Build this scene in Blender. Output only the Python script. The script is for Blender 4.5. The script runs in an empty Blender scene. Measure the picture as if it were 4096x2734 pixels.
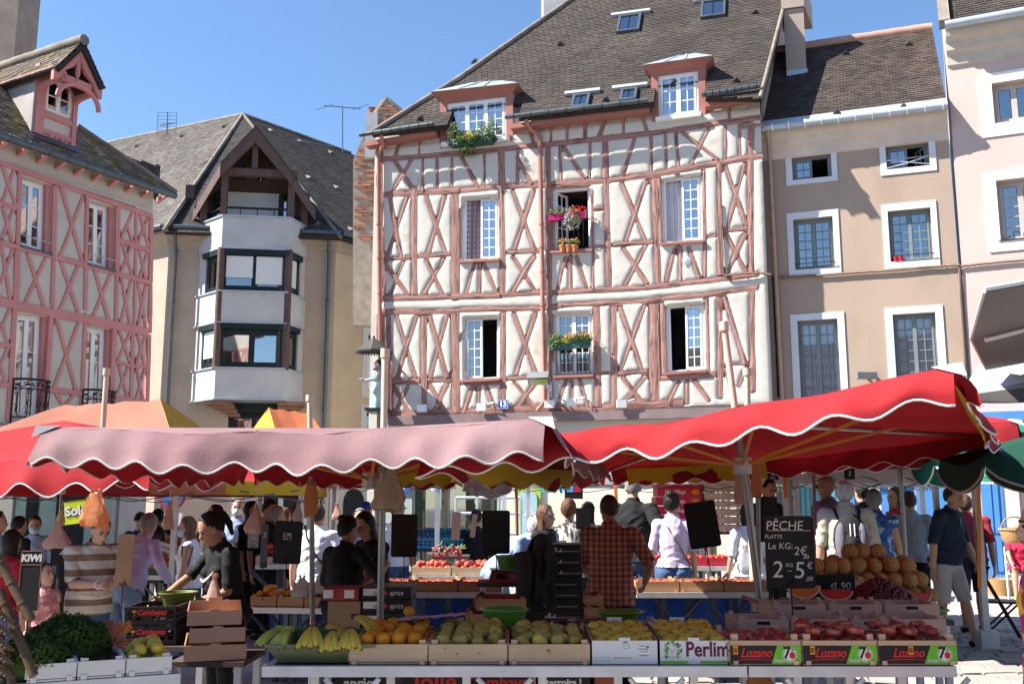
import bpy,bmesh,math,random
import numpy as np
from mathutils import Vector,Matrix,Euler,noise
from mathutils.geometry import tessellate_polygon
R = math.radians
rnd = random.Random(7)
sc = bpy.context.scene
C = sc.collection
# ---------------------------------------------------------------- camera, sky, sun, exposure
F = 3982.0            # focal length in photo pixels (photo is 4096 wide)
CAM_H = 1.55
TH = math.atan(658/F)
cam = bpy.data.objects.new('camera',bpy.data.cameras.new('camera'))
C.objects.link(cam)
cam.location = (0,0,CAM_H)
cam.rotation_euler = (R(90) + TH,0,0)
cam.data.sensor_width = 36
cam.data.lens = 36*F/4096
cam.data.clip_end = 3000
cam.data.clip_start = .05
sc.camera = cam
SUN_EL = R(46)
SUN_D = Vector((-.992,-.126,0)).normalized()*math.cos(SUN_EL) + Vector((0,0,math.sin(SUN_EL)))   # towards the sun
w = bpy.data.worlds.new('World'); sc.world = w; w.use_nodes = True
nt = w.node_tree
sky = nt.nodes.new('ShaderNodeTexSky'); sky.sky_type = 'NISHITA'; sky.sun_disc = False
sky.sun_elevation = SUN_EL
sky.sun_rotation = math.atan2(SUN_D.x,SUN_D.y)
sky.altitude = 100; sky.air_density = 1.1; sky.dust_density = 0.; sky.ozone_density = 6.
nt.links.new(sky.outputs[0],nt.nodes['Background'].inputs[0])
nt.nodes['Background'].inputs[1].default_value = .08
sl = bpy.data.lights.new('sun','SUN'); sl.energy = 5.0; sl.angle = R(.53); sl.color = (1,.95,.87)
so = bpy.data.objects.new('sun',sl); C.objects.link(so)
so.rotation_euler = SUN_D.to_track_quat('Z','Y').to_euler(); so.location = (-20,0,30)
sc.view_settings.view_transform = 'Standard'; sc.view_settings.look = 'None'
sc.view_settings.gamma = 1; sc.view_settings.use_curve_mapping = False
sc.view_settings.exposure = 1.5
sc.cycles.use_denoising = True
sc.cycles.max_bounces = 8; sc.cycles.transparent_max_bounces = 12
# ---------------------------------------------------------------- photo measuring helpers
FW = Vector((0,math.cos(TH),math.sin(TH))); UP = Vector((0,-math.sin(TH),math.cos(TH))); RT = Vector((1,0,0))
CP = Vector((0,0,CAM_H))
def ray(px,py): return RT*((px - 2048)/F) + UP*(-(py - 1367)/F) + FW
def at(px,py,Y):
 r = ray(px,py); return CP + r*(Y/r.y)
def atz(px,py,z):
 r = ray(px,py); return CP + r*((z - CAM_H)/r.z)
TZ = .785; YF = 5.10
def xw(px_,y=YF,z=None): z = (.85 if y < 6.7 else 1.3) if z is None else z; return (px_ - 2048)/F*(y*math.cos(TH) + (z - CAM_H)*math.sin(TH))
class Plane:
 def __init__(s,o,u,v):
  s.o = Vector(o); s.u = Vector(u).normalized(); s.v = Vector(v).normalized(); s.n = s.u.cross(s.v).normalized()
 def hit(s,px,py):
  r = ray(px,py); t = (s.o - CP).dot(s.n)/r.dot(s.n); q = CP + r*t - s.o
  return (q.dot(s.u),q.dot(s.v))
 def pt(s,a,b,h=0.): return s.o + s.u*a + s.v*b + s.n*h
 def w(s,px,py,h=0.):
  a,b = s.hit(px,py); return s.pt(a,b,h)
def facade(px,d,ang):
 """vertical plane through photo column px at depth d; ang>0: right end nearer. v = z up, n towards the camera"""
 o = at(px,2025,d); o.z = 0
 return Plane(o,(math.cos(R(ang)),-math.sin(R(ang)),0),(0,0,1))
def plane3(a,b,c):
 u = (b - a).normalized(); n = u.cross(c - a).normalized(); v = n.cross(u)
 return Plane(a,u,v)
# ---------------------------------------------------------------- materials
MATS = {}
def mat(name,col,rough=.8,var=.12,vs=3.,bump=.0,bs=40.,metal=0.,spec=.3,isl=0.,objr=0.,st=(1,1,1),col2=None,c2t=(.5,.7),c2s=2.,trans=0.,coat=0.,alpha=None,attr=None):
 if name in MATS: return MATS[name]
 m = bpy.data.materials.new(name); m.use_nodes = True; MATS[name] = m
 t = m.node_tree; N = t.nodes; L = t.links; b = N['Principled BSDF']
 b.inputs['Roughness'].default_value = rough; b.inputs['Metallic'].default_value = metal
 b.inputs['Specular IOR Level'].default_value = spec
 if coat: b.inputs['Coat Weight'].default_value = coat
 tc = N.new('ShaderNodeTexCoord'); mp = N.new('ShaderNodeMapping'); mp.inputs['Scale'].default_value = st
 L.new(tc.outputs['Object'],mp.inputs[0])
 if attr: at_ = N.new('ShaderNodeAttribute'); at_.attribute_name = attr; L.new(at_.outputs['Vector'],mp.inputs[0])
 def noise_(scale,det=4.):
  n = N.new('ShaderNodeTexNoise'); n.inputs['Scale'].default_value = scale; n.inputs['Detail'].default_value = det
  L.new(mp.outputs[0],n.inputs['Vector']); return n.outputs['Fac']
 def ramp(sock,p0,p1,c0,c1):
  r = N.new('ShaderNodeValToRGB'); e = r.color_ramp.elements
  e[0].position = p0; e[1].position = p1; e[0].color = c0; e[1].color = c1
  L.new(sock,r.inputs[0]); return r.outputs[0]
 def mixc(kind,fac,a,b_):
  x = N.new('ShaderNodeMix'); x.data_type = 'RGBA'; x.blend_type = kind
  for s_,v_ in ((x.inputs[0],fac),(x.inputs[6],a),(x.inputs[7],b_)):
   if hasattr(v_,'links'): L.new(v_,s_)
   else: s_.default_value = v_
  return x.outputs[2]
 c4 = lambda c,k=1.: (min(1,c[0]*k),min(1,c[1]*k),min(1,c[2]*k),1)
 if var > 0: cs = ramp(noise_(vs),.3,.7,c4(col,1 - var),c4(col,1 + var))
 else:
  rg = N.new('ShaderNodeRGB'); rg.outputs[0].default_value = c4(col); cs = rg.outputs[0]
 if col2: cs = mixc('MIX',ramp(noise_(c2s,6.),c2t[0],c2t[1],(0,0,0,1),(1,1,1,1)),cs,c4(col2))
 if isl:
  g = N.new('ShaderNodeNewGeometry')
  cs = mixc('MULTIPLY',1.,cs,ramp(g.outputs['Random Per Island'],0,1,(1 - isl,)*3 + (1,),(1 + isl*.8,)*3 + (1,)))
 if objr:
  g = N.new('ShaderNodeObjectInfo')
  cs = mixc('MULTIPLY',1.,cs,ramp(g.outputs['Random'],0,1,(1 - objr,1 - objr,1 - objr*.8,1),(1 + objr,1 + objr*.7,1,1)))
 L.new(cs,b.inputs['Base Color'])
 if bump:
  bp = N.new('ShaderNodeBump'); bp.inputs['Strength'].default_value = bump; bp.inputs['Distance'].default_value = .02
  L.new(noise_(bs,5.),bp.inputs['Height']); L.new(bp.outputs[0],b.inputs['Normal'])
 if trans:   # thin cloth or leaf: some light comes through
  tr = N.new('ShaderNodeBsdfTranslucent'); L.new(cs,tr.inputs[0])
  mx = N.new('ShaderNodeMixShader'); mx.inputs[0].default_value = trans
  L.new(b.outputs[0],mx.inputs[1]); L.new(tr.outputs[0],mx.inputs[2]); L.new(mx.outputs[0],N['Material Output'].inputs[0])
 return m
def glassmat(name,tint=(.8,.85,.9),refl=.25):
 if name in MATS: return MATS[name]
 m = bpy.data.materials.new(name); m.use_nodes = True; MATS[name] = m
 t = m.node_tree; N = t.nodes; L = t.links; N.remove(N['Principled BSDF'])
 tr = N.new('ShaderNodeBsdfTransparent'); tr.inputs[0].default_value = (*tint,1)
 gl = N.new('ShaderNodeBsdfGlossy'); gl.inputs['Roughness'].default_value = .03
 fr = N.new('ShaderNodeLayerWeight'); fr.inputs[0].default_value = .35
 ad = N.new('ShaderNodeMath'); ad.operation = 'ADD'; ad.inputs[1].default_value = refl; ad.use_clamp = True
 L.new(fr.outputs['Fresnel'],ad.inputs[0])
 mx = N.new('ShaderNodeMixShader'); L.new(ad.outputs[0],mx.inputs[0]); L.new(tr.outputs[0],mx.inputs[1]); L.new(gl.outputs[0],mx.inputs[2])
 L.new(mx.outputs[0],N['Material Output'].inputs[0]); return m
# ---------------------------------------------------------------- mesh builder
class MB:
 def __init__(s): s.v = []; s.f = []
 def add(s,vs,fs):
  k = len(s.v); s.v += [tuple(x) for x in vs]; s.f += [tuple(i + k for i in f) for f in fs]; return s
 def hexa(s,p):      # p: 8 points, 0-3 one face, 4-7 the opposite face in the same order
  return s.add(p,[(3,2,1,0),(4,5,6,7),(0,1,5,4),(1,2,6,5),(2,3,7,6),(3,0,4,7)])
 def box(s,x0,x1,y0,y1,z0,z1,M=None):
  p = [Vector(q) for q in ((x0,y0,z0),(x1,y0,z0),(x1,y1,z0),(x0,y1,z0),(x0,y0,z1),(x1,y0,z1),(x1,y1,z1),(x0,y1,z1))]
  if M: p = [M @ q for q in p]
  return s.hexa(p)
 def prism(s,pl,poly,h0,h1):      # polygon in plane coordinates, from height h0 to h1 off the plane
  n = len(poly); ar = sum(poly[i][0]*poly[(i + 1) % n][1] - poly[(i + 1) % n][0]*poly[i][1] for i in range(n))
  if ar < 0: poly = poly[::-1]
  a = [pl.pt(x,y,h1) for x,y in poly]; b = [pl.pt(x,y,h0) for x,y in poly]
  return s.add(a + b,[tuple(range(n)),tuple(range(2*n - 1,n - 1,-1))] + [(i,n + i,n + (i + 1) % n,(i + 1) % n) for i in range(n)])
 def rect(s,pl,a0,a1,b0,b1,h0,h1): return s.prism(pl,[(a0,b0),(a1,b0),(a1,b1),(a0,b1)],h0,h1)
 def tube(s,pts,r,seg=8,caps=True,ell=1.):
  pts = [Vector(p) for p in pts]; n = len(pts); rs = r if isinstance(r,(list,tuple)) else [r]*n
  k = len(s.v); pu = None
  for i,p in enumerate(pts):
   d = (pts[min(i + 1,n - 1)] - pts[max(i - 1,0)])
   d = d.normalized() if d.length > 1e-9 else Vector((0,0,1))
   if pu is None: pu = d.orthogonal().normalized()
   pu = (pu - d*pu.dot(d)); pu = pu.normalized() if pu.length > 1e-6 else d.orthogonal().normalized()
   q = d.cross(pu)
   for j in range(seg):
    t = 2*math.pi*j/seg; s.v.append(tuple(p + pu*(math.cos(t)*rs[i]) + q*(math.sin(t)*rs[i]*ell)))
  for i in range(n - 1):
   for j in range(seg):
    a = k + i*seg + j; b = k + i*seg + (j + 1) % seg; s.f.append((a,b,b + seg,a + seg))
  if caps: s.f.append(tuple(k + j for j in range(seg))[::-1]); s.f.append(tuple(k + (n - 1)*seg + j for j in range(seg)))
  return s
 def lathe(s,prof,c=(0,0,0),seg=16,M=None):     # prof: (r, z) pairs
  k = len(s.v); c = Vector(c)
  for r,z in prof:
   for j in range(seg):
    t = 2*math.pi*j/seg; q = Vector((r*math.cos(t),r*math.sin(t),z))
    s.v.append(tuple((M @ q if M else q) + c))
  for i in range(len(prof) - 1):
   for j in range(seg):
    a = k + i*seg + j; b = k + i*seg + (j + 1) % seg; s.f.append((a,b,b + seg,a + seg))
  return s
 def ell(s,c,r,M=None,seg=10,rings=6):
  r = (r,r,r) if not isinstance(r,(tuple,list)) else r
  vs = [Vector((0,0,-r[2]))]; c = Vector(c)
  for i in range(1,rings):
   ph = -math.pi/2 + math.pi*i/rings
   for j in range(seg):
    t = 2*math.pi*j/seg; vs.append(Vector((r[0]*math.cos(ph)*math.cos(t),r[1]*math.cos(ph)*math.sin(t),r[2]*math.sin(ph))))
  vs.append(Vector((0,0,r[2]))); fs = []
  for j in range(seg):
   fs.append((0,1 + (j + 1) % seg,1 + j))
   for i in range(rings - 2):
    a = 1 + i*seg + j; b = 1 + i*seg + (j + 1) % seg; fs.append((a,b,b + seg,a + seg))
   e = 1 + (rings - 2)*seg; fs.append((e + j,e + (j + 1) % seg,len(vs) - 1))
  return s.add([(M @ q if M else q) + c for q in vs],fs)
 def grid(s,P,closed=False):        # P: rows of points
  n,m = len(P),len(P[0]); k = len(s.v)
  for row in P: s.v += [tuple(q) for q in row]
  for i in range(n - 1):
   for j in range(m if closed else m - 1):
    a = k + i*m + j; b = k + i*m + (j + 1) % m; s.f.append((a,b,b + m,a + m))
  return s
 def shell(s,P,th):                 # P rows of points -> sheet with thickness
  P = [[Vector(q) for q in r] for r in P]; n,m = len(P),len(P[0]); Q = []
  for i in range(n):
   row = []
   for j in range(m):
    du = P[i][min(j + 1,m - 1)] - P[i][max(j - 1,0)]; dv = P[min(i + 1,n - 1)][j] - P[max(i - 1,0)][j]
    nn = du.cross(dv); row.append(P[i][j] - (nn.normalized()*th if nn.length > 1e-9 else Vector((0,0,th))))
   Q.append(row)
  k = len(s.v); s.grid(P); k2 = len(s.v); s.grid([r for r in Q]); nf = (n - 1)*(m - 1)
  s.f[-nf:] = [f[::-1] for f in s.f[-nf:]]
  ring = [(i,0) for i in range(n)] + [(n - 1,j) for j in range(1,m)] + [(i,m - 1) for i in range(n - 2,-1,-1)] + [(0,j) for j in range(m - 2,0,-1)]
  for q in range(len(ring)):
   a = ring[q]; b = ring[(q + 1) % len(ring)]; ia = a[0]*m + a[1]; ib = b[0]*m + b[1]
   s.f.append((k + ia,k2 + ia,k2 + ib,k + ib))
  return s
ORI = {}
def setp(o,label=None,cat=None,group=None,kind=None):
 if label: o['label'] = label
 if cat: o['category'] = cat
 if group: o['group'] = group
 if kind: o['kind'] = kind
 return o
def thing(name,label,cat,loc=(0,0,0),rz=0.,group=None,kind=None):
 o = bpy.data.objects.new(name,None); o.empty_display_size = .1; C.objects.link(o)
 o.location = loc; o.rotation_euler = (0,0,rz); ORI[o.name] = Vector(loc)
 return setp(o,label,cat,group,kind)
def mesh_of(name,mb,mats,smooth=0):
 me = bpy.data.meshes.new(name); me.from_pydata([tuple(x) for x in mb.v],[],mb.f)
 for m in (mats if isinstance(mats,(list,tuple)) else [mats]): me.materials.append(m)
 if smooth:
  me.polygons.foreach_set('use_smooth',[True]*len(me.polygons))
  if smooth < 180: me.set_sharp_from_angle(angle=R(smooth))
 return me
def obj(name,mb,m,parent=None,smooth=0,label=None,cat=None,group=None,kind=None,local=False,loc=None,mi=None):
 """mb in world coordinates (local=True: in the parent's coordinates)"""
 if isinstance(mb,bpy.types.Mesh): me = mb
 else:
  o0 = Vector((0,0,0))
  if parent is not None and not local: o0 = ORI.get(parent.name,o0)
  elif parent is None and loc is not None: o0 = Vector(loc)
  if o0.length: mb.v = [(x[0] - o0.x,x[1] - o0.y,x[2] - o0.z) for x in mb.v]
  me = mesh_of(name,mb,m,smooth)
  if mi is not None: me.polygons.foreach_set('material_index',mi)
 o = bpy.data.objects.new(name,me); C.objects.link(o)
 if parent is not None: o.parent = parent; ORI[o.name] = ORI.get(parent.name,Vector((0,0,0)))
 elif loc is not None: o.location = loc
 return setp(o,label,cat,group,kind)
def copy_tree(o,parent=None,**kw):
 c = o.copy(); C.objects.link(c); c.parent = parent
 for ch in o.children: copy_tree(ch,c)
 for k_,v_ in kw.items():
  if k_ == 'loc': c.location = v_
  elif k_ == 'rot': c.rotation_euler = v_
  elif k_ == 'scale': c.scale = v_
  else: c[k_] = v_
 return c
def text(body,size,m,name='lettering',parent=None,M=None,ext=.001,align='CENTER',shear=0.,bold=0.,sx=1.,label=None):
 cu = bpy.data.curves.new(name,'FONT'); cu.body = body; cu.size = size; cu.extrude = ext; cu.align_x = align; cu.align_y = 'CENTER'
 cu.shear = shear; cu.offset = bold; cu.resolution_u = 3
 t = bpy.data.objects.new('tmp_text',cu); C.objects.link(t)
 dg = bpy.context.evaluated_depsgraph_get(); me = bpy.data.meshes.new_from_object(t.evaluated_get(dg))
 bpy.data.objects.remove(t); bpy.data.curves.remove(cu)
 me.name = name; me.materials.clear(); me.materials.append(m)
 if sx != 1: me.transform(Matrix.Diagonal((sx,1,1,1)))
 if M is not None: me.transform(M)      # world matrix
 if parent is not None:
  me.transform(Matrix.Translation(-ORI.get(parent.name,Vector((0,0,0)))))
 o = bpy.data.objects.new(name,me); C.objects.link(o)
 if parent is not None: o.parent = parent
 if label: o['label'] = label
 return o
def facing(p,right,up):       # matrix whose x is right, y is up: for lettering
 r = Vector(right).normalized(); u = Vector(up); u = (u - r*u.dot(r)).normalized(); n = r.cross(u)
 M = Matrix((r,u,n)).transposed().to_4x4(); M.translation = p; return M

def ltext(parent,body,size,m,pos,right=(1,0,0),up=(0,0,1),name='lettering',**kw):      # lettering in the parent's own coordinates
 o = text(body,size,m,name,None,facing(Vector(pos),right,up),**kw); o.parent = parent; return o
# ---------------------------------------------------------------- facade kit
ZM = dict(A=(1424,0,1.742),B=(2248,0,1.742),C=(1424,800,1.650),D=(2248,800,1.650),E=(0,600,2.45),G=(0,1180,2.45),
          Y=(3072,0,1.742),Z=(3072,800,1.650),H=(600,400,1.742),K=(600,1000,1.742),L=(0,0,1.742),I=(3700,0,2.24),P=(0,0,1.))
def px(k,x,y): z = ZM[k]; return (z[0] + x/z[2],z[1] + y/z[2])
def pxs(k,*pts): return [px(k,*p) for p in pts]
def loc_(pl,k,*pts): return [pl.hit(*px(k,*p)) for p in pts]
def lerp(a,b,t): return tuple(a[i] + (b[i] - a[i])*t for i in range(len(a)))
def bil(q,u,v):       # q: tl,tr,br,bl ; v from the top
 return lerp(lerp(q[0],q[1],u),lerp(q[3],q[2],u),v)
def parse(s):
 """'A 160,1110 740,1065 w45; ...' -> (points in photo pixels, width in photo pixels)"""
 out = []
 for e in s.replace('\n',' ').split(';'):
  e = e.split()
  if not e: continue
  k = e[0]; pts = []; wd = 30
  for t in e[1:]:
   if t[0] == 'w': wd = float(t[1:])/ZM[e[0]][2]
   elif t[0].isalpha(): k = t
   else: pts.append(px(k,*map(float,t.split(','))))
  out.append((pts,wd))
 return out
def local_beams(pl,spec):
 res = []
 for pts,wd in parse(spec):
  for p,q in zip(pts[:-1],pts[1:]):
   a = np.array(pl.hit(*p)); b = np.array(pl.hit(*q))
   dp = np.array(q) - np.array(p); nn = np.array([-dp[1],dp[0]])/np.linalg.norm(dp)*wd/2
   m = (np.array(p) + np.array(q))/2; c = np.array(pl.hit(*(m + nn))); d = np.array(pl.hit(*(m - nn)))
   t = (b - a)/np.linalg.norm(b - a); x = c - d; wl = abs(t[0]*x[1] - t[1]*x[0])*.9; res.append((a,b,wl))
 return res
def wall(pl,outline,holes,reveal=.25,h=0.):
 mb = MB(); loops = [[Vector((x,y,0)) for x,y in outline]] + [[Vector((x,y,0)) for x,y in q] for q in holes]
 flat = [p for l in loops for p in l]
 tri = tessellate_polygon(loops); vs = [pl.pt(p.x,p.y,h) for p in flat]; fs = []
 for t in tri:
  n = (vs[t[1]] - vs[t[0]]).cross(vs[t[2]] - vs[t[0]]); fs.append(tuple(t) if n.dot(pl.n) > 0 else tuple(t[::-1]))
 mb.add(vs,fs)
 for q in holes:
  n = len(q); a = [pl.pt(x,y,h) for x,y in q]; b = [pl.pt(x,y,h - reveal) for x,y in q]
  mb.add(a + b,[(i,(i + 1) % n,n + (i + 1) % n,n + i) for i in range(n)])
 return mb
def timbers(house,pl,beams,m,face=.015,back=-.06,jit=.1,hj=.012,name='timber'):
 for a,b,wl in beams:
  L_ = np.linalg.norm(b - a); n = max(2,int(L_/.45)); t = (b - a)/L_; nn = np.array([-t[1],t[0]])
  rows = []; mb = MB(); drift = rnd.uniform(-1,1)*wl*jit*.5
  for i in range(n + 1):
   f = i/n; c = a + (b - a)*f + nn*drift*math.sin(f*3.1)
   w0 = wl/2*(1 + rnd.uniform(-jit,jit)); w1 = wl/2*(1 + rnd.uniform(-jit,jit)); hh = face + rnd.uniform(-hj,hj)
   p = c + nn*w0; q = c - nn*w1
   rows.append([pl.pt(p[0],p[1],back),pl.pt(p[0],p[1],hh),pl.pt(*((p + q)/2),hh + hj*.6),pl.pt(q[0],q[1],hh - rnd.uniform(0,hj)),pl.pt(q[0],q[1],back)])
  gr = [(o_ + i*L_/n,yy,o_) for o_ in (rnd.uniform(0,50),) for i in range(n + 1) for yy in (-.3*wl - wl*.5,-wl/2,0,wl/2,wl*.8)]; gr += gr[:5] + gr[-5:]
  mb.grid(rows,closed=True); mb.add(rows[0],[(4,3,2,1,0)]); mb.add(rows[-1],[(0,1,2,3,4)])
  me_ = obj(name,mb,m,house).data; me_.attributes.new('grain','FLOAT_VECTOR','POINT').data.foreach_set('vector',[c_ for v_ in gr for c_ in v_])
def seg_dist(A,B,beams):
 D = np.full(A.shape,9.)
 for a,b,wl in beams:
  ab = b - a; t = np.clip(((A - a[0])*ab[0] + (B - a[1])*ab[1])/(ab @ ab),0,1)
  D = np.minimum(D,np.hypot(A - a[0] - t*ab[0],B - a[1] - t*ab[1]) - wl/2)
 return D
def poly_dist(A,B,q):     # >0 outside a convex polygon (signed, approximate)
 n = len(q); ar = sum(q[i][0]*q[(i + 1) % n][1] - q[(i + 1) % n][0]*q[i][1] for i in range(n)); sgn = 1 if ar > 0 else -1
 D = np.full(A.shape,-99.)
 for i in range(n):
  x0,y0 = q[i]; x1,y1 = q[(i + 1) % n]; l = math.hypot(x1 - x0,y1 - y0)
  D = np.maximum(D,sgn*((A - x0)*(y1 - y0) - (B - y0)*(x1 - x0))/l)
 return D
def plaster(house,pl,outline,beams,holes,m,cell=.05,face=.015,puff=.045,ed=.05,lump=.008,minc=6):
 a0 = min(p[0] for p in outline); a1 = max(p[0] for p in outline); b0 = min(p[1] for p in outline); b1 = max(p[1] for p in outline)
 na = int((a1 - a0)/cell) + 1; nb = int((b1 - b0)/cell) + 1
 A,B = np.meshgrid(np.linspace(a0,a1,na),np.linspace(b0,b1,nb)); D = seg_dist(A,B,beams)
 for q in holes: D = np.minimum(D,poly_dist(A,B,q))
 D = np.minimum(D,-poly_dist(A,B,outline))
 Hh = np.where(D > 0,face + puff*(1 - np.exp(-np.maximum(D,0)/ed)),face + D*1.1)
 for i in range(nb):
  for j in range(na):
   if D[i,j] > 0: Hh[i,j] += lump*(noise.noise((A[i,j]*1.7,B[i,j]*1.7,3.1)) + .6*noise.noise((A[i,j]*5,B[i,j]*5,9.)))
 mn = np.minimum(np.minimum(D[:-1,:-1],D[1:,:-1]),np.minimum(D[:-1,1:],D[1:,1:]))
 lab = np.zeros(mn.shape,int); cur = 0; core = mn > .004
 for i in range(nb - 1):
  for j in range(na - 1):
   if core[i,j] and not lab[i,j]:
    cur += 1; st = [(i,j)]; lab[i,j] = cur
    while st:
     y,x = st.pop()
     for dy,dx in ((0,1),(1,0),(0,-1),(-1,0)):
      yy,xx = y + dy,x + dx
      if 0 <= yy < nb - 1 and 0 <= xx < na - 1 and core[yy,xx] and not lab[yy,xx]: lab[yy,xx] = cur; st.append((yy,xx))
 for _ in range(2):
  l2 = lab.copy()
  for dy,dx in ((0,1),(1,0),(0,-1),(-1,0)):
   if True:
    sh = np.roll(np.roll(lab,dy,0),dx,1); mx = (l2 == 0) & (sh > 0) & (mn > -.075); l2[mx] = sh[mx]
  lab = l2
 for c in range(1,cur + 1):
  ys,xs = np.nonzero(lab == c)
  if len(ys) < minc: continue
  idx = {}; mb = MB()
  def vi(y,x):
   if (y,x) not in idx: idx[(y,x)] = len(mb.v); mb.v.append(tuple(pl.pt(A[y,x],B[y,x],Hh[y,x])))
   return idx[(y,x)]
  for y,x in zip(ys,xs): mb.f.append((vi(y,x),vi(y,x + 1),vi(y + 1,x + 1),vi(y + 1,x)))
  obj('plaster_panel',mb,m,house,smooth=180)
def tiles(house,pl,poly,m,w=.17,e=.12,th=.022,name='roof_tile',jit=.25,seedname=None):
 """courses of flat tiles over a polygon given in plane coordinates (a along the eave, b up the slope)"""
 mb = MB(); bs = [p[1] for p in poly]; b = min(bs); row = 0; n = len(poly)
 mb0 = MB().prism(pl,list(poly),-.12,-.03); obj('roof_boarding',mb0,M_roofdark,house)
 while b < max(bs):
  bm = b + e*.5; xs = []
  for i in range(n):
   p,q = poly[i],poly[(i + 1) % n]
   if (p[1] - bm)*(q[1] - bm) < 0: xs.append(p[0] + (q[0] - p[0])*(bm - p[1])/(q[1] - p[1]))
  xs.sort()
  for x0,x1 in zip(xs[::2],xs[1::2]):
   k = max(1,round((x1 - x0)/w)); ww = (x1 - x0)/k; off = (row % 2)*.5
   for i in range(k + (1 if off else 0)):
    l = max(x0,x0 + (i - off)*ww); r = min(x1,x0 + (i + 1 - off)*ww)
    if r - l < .03: continue
    hf = th*(1 + rnd.uniform(-jit,jit)); hb = hf*.15; g = .004; bb = b - rnd.uniform(0,.012)
    p = [pl.pt(l + g,bb,hf),pl.pt(r - g,bb,hf*(1 + rnd.uniform(-jit,jit)*.5)),pl.pt(r - g,b + e*1.05,hb),pl.pt(l + g,b + e*1.05,hb),pl.pt(l + g,bb,-.02),pl.pt(r - g,bb,-.02)]
    mb.add(p,[(0,1,2,3),(4,5,1,0)])
  b += e; row += 1
 return obj(name,mb,m,house,kind='stuff')
def ridge(house,p,q,m,r=.11,step=.38,name='ridge_tile'):
 p,q = Vector(p),Vector(q); L_ = (q - p).length; n = max(1,round(L_/step)); d = (q - p)/n
 for i in range(n):
  a = p + d*i; b = a + d*1.06; mb = MB().tube([a,b],[r*rnd.uniform(.95,1.05),r*1.1],8,True); obj(name,mb,m,house,smooth=50)
def bar_poly(q,u0,u1,v0,v1): return [bil(q,u0,v0),bil(q,u1,v0),bil(q,u1,v1),bil(q,u0,v1)]
def window(house,pl,q,leaves=2,cols=2,rows=6,fm=None,depth=-.12,fw=.055,sw=.05,mw=.022,glass=None,curtain=None,opened=(),room=True,cdepth=.12,cur_leaves=None,name='window',label=None,opaque_rows=None,rdepth=.9,cut=None):
 """q: tl,tr,br,bl in plane coordinates (the opening). Casement window of divided leaves, each pane its own piece"""
 W = math.hypot(q[1][0] - q[0][0],q[1][1] - q[0][1]); Hh = math.hypot(q[3][0] - q[0][0],q[3][1] - q[0][1])
 fu = fw/W; fv = fw/Hh; mb = MB(); d0,d1 = depth - .03,depth + .03
 for u0,u1,v0,v1 in ((0,fu,0,1),(1 - fu,1,0,1),(fu,1 - fu,0,fv),(fu,1 - fu,1 - fv,1)): mb.prism(pl,bar_poly(q,u0,u1,v0,v1),d0,d1)
 win = obj(name,mb,fm,house,label=label)
 lw = (1 - 2*fu)/leaves
 for i in range(leaves):
  u0 = fu + i*lw; u1 = u0 + lw; su = sw/W; sv = sw/Hh; lb = MB(); a0,a1 = depth - .018,depth + .042
  for x0,x1,y0,y1 in ((u0,u0 + su,fv,1 - fv),(u1 - su,u1,fv,1 - fv),(u0 + su,u1 - su,fv,fv + sv),(u0 + su,u1 - su,1 - fv - sv,1 - fv)): lb.prism(pl,bar_poly(q,x0,x1,y0,y1),a0,a1)
  gu0,gu1,gv0,gv1 = u0 + su,u1 - su,fv + sv,1 - fv - sv; cu = (gu1 - gu0)/cols; rv = (gv1 - gv0)/rows; mu = mw/W/2; mv = mw/Hh/2
  for c in range(1,cols): lb.prism(pl,bar_poly(q,gu0 + c*cu - mu,gu0 + c*cu + mu,gv0,gv1),a0 + .012,a1 - .012)
  for r in range(1,rows): lb.prism(pl,bar_poly(q,gu0,gu1,gv0 + r*rv - mv,gv0 + r*rv + mv),a0 + .012,a1 - .014)
  ps = []
  for c in range(cols):
   for r in range(rows):
    ps.append(MB().prism(pl,bar_poly(q,gu0 + c*cu + mu,gu0 + (c + 1)*cu - mu,gv0 + r*rv + mv,gv0 + (r + 1)*rv - mv),depth + .008,depth + .014))
  ang = dict(opened).get(i)
  if ang:
   left = i < leaves/2; hp = bil(q,u0 if left else u1,.5); hv = pl.pt(hp[0],hp[1],depth)
   RM = Matrix.Translation(hv) @ Matrix.Rotation(R(ang if left else -ang),4,pl.v) @ Matrix.Translation(-hv)
   for b_ in [lb] + ps: b_.v = [tuple(RM @ Vector(x)) for x in b_.v]
  lf = obj('casement',lb,fm,win)
  for p in ps: obj('pane',p,glass or M_glass,win)
 if curtain:
  for i in (range(leaves) if cur_leaves is None else cur_leaves):
   u0 = fu + i*lw; u1 = u0 + lw; rws = []
   nn = 28
   for v in (fv,.35,.7,1 - fv):
    rws.append([pl.pt(*bil(q,u0 + (u1 - u0)*j/nn,v),depth - cdepth + .025*math.sin(j*1.55 + v) + .012*math.sin(j*.7)) for j in range(nn + 1)])
   obj('curtain',MB().grid(rws[::-1]),curtain,win,smooth=180)
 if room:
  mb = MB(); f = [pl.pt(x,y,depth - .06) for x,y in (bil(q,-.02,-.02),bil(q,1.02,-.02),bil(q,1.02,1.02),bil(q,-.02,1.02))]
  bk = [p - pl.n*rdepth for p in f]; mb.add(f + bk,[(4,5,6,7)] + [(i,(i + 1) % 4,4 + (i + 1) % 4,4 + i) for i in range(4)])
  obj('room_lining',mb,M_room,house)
 return win
def flat(house,name,pl,poly,h0,h1,m,**kw): return obj(name,MB().prism(pl,poly,h0,h1),m,house,**kw)
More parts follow.
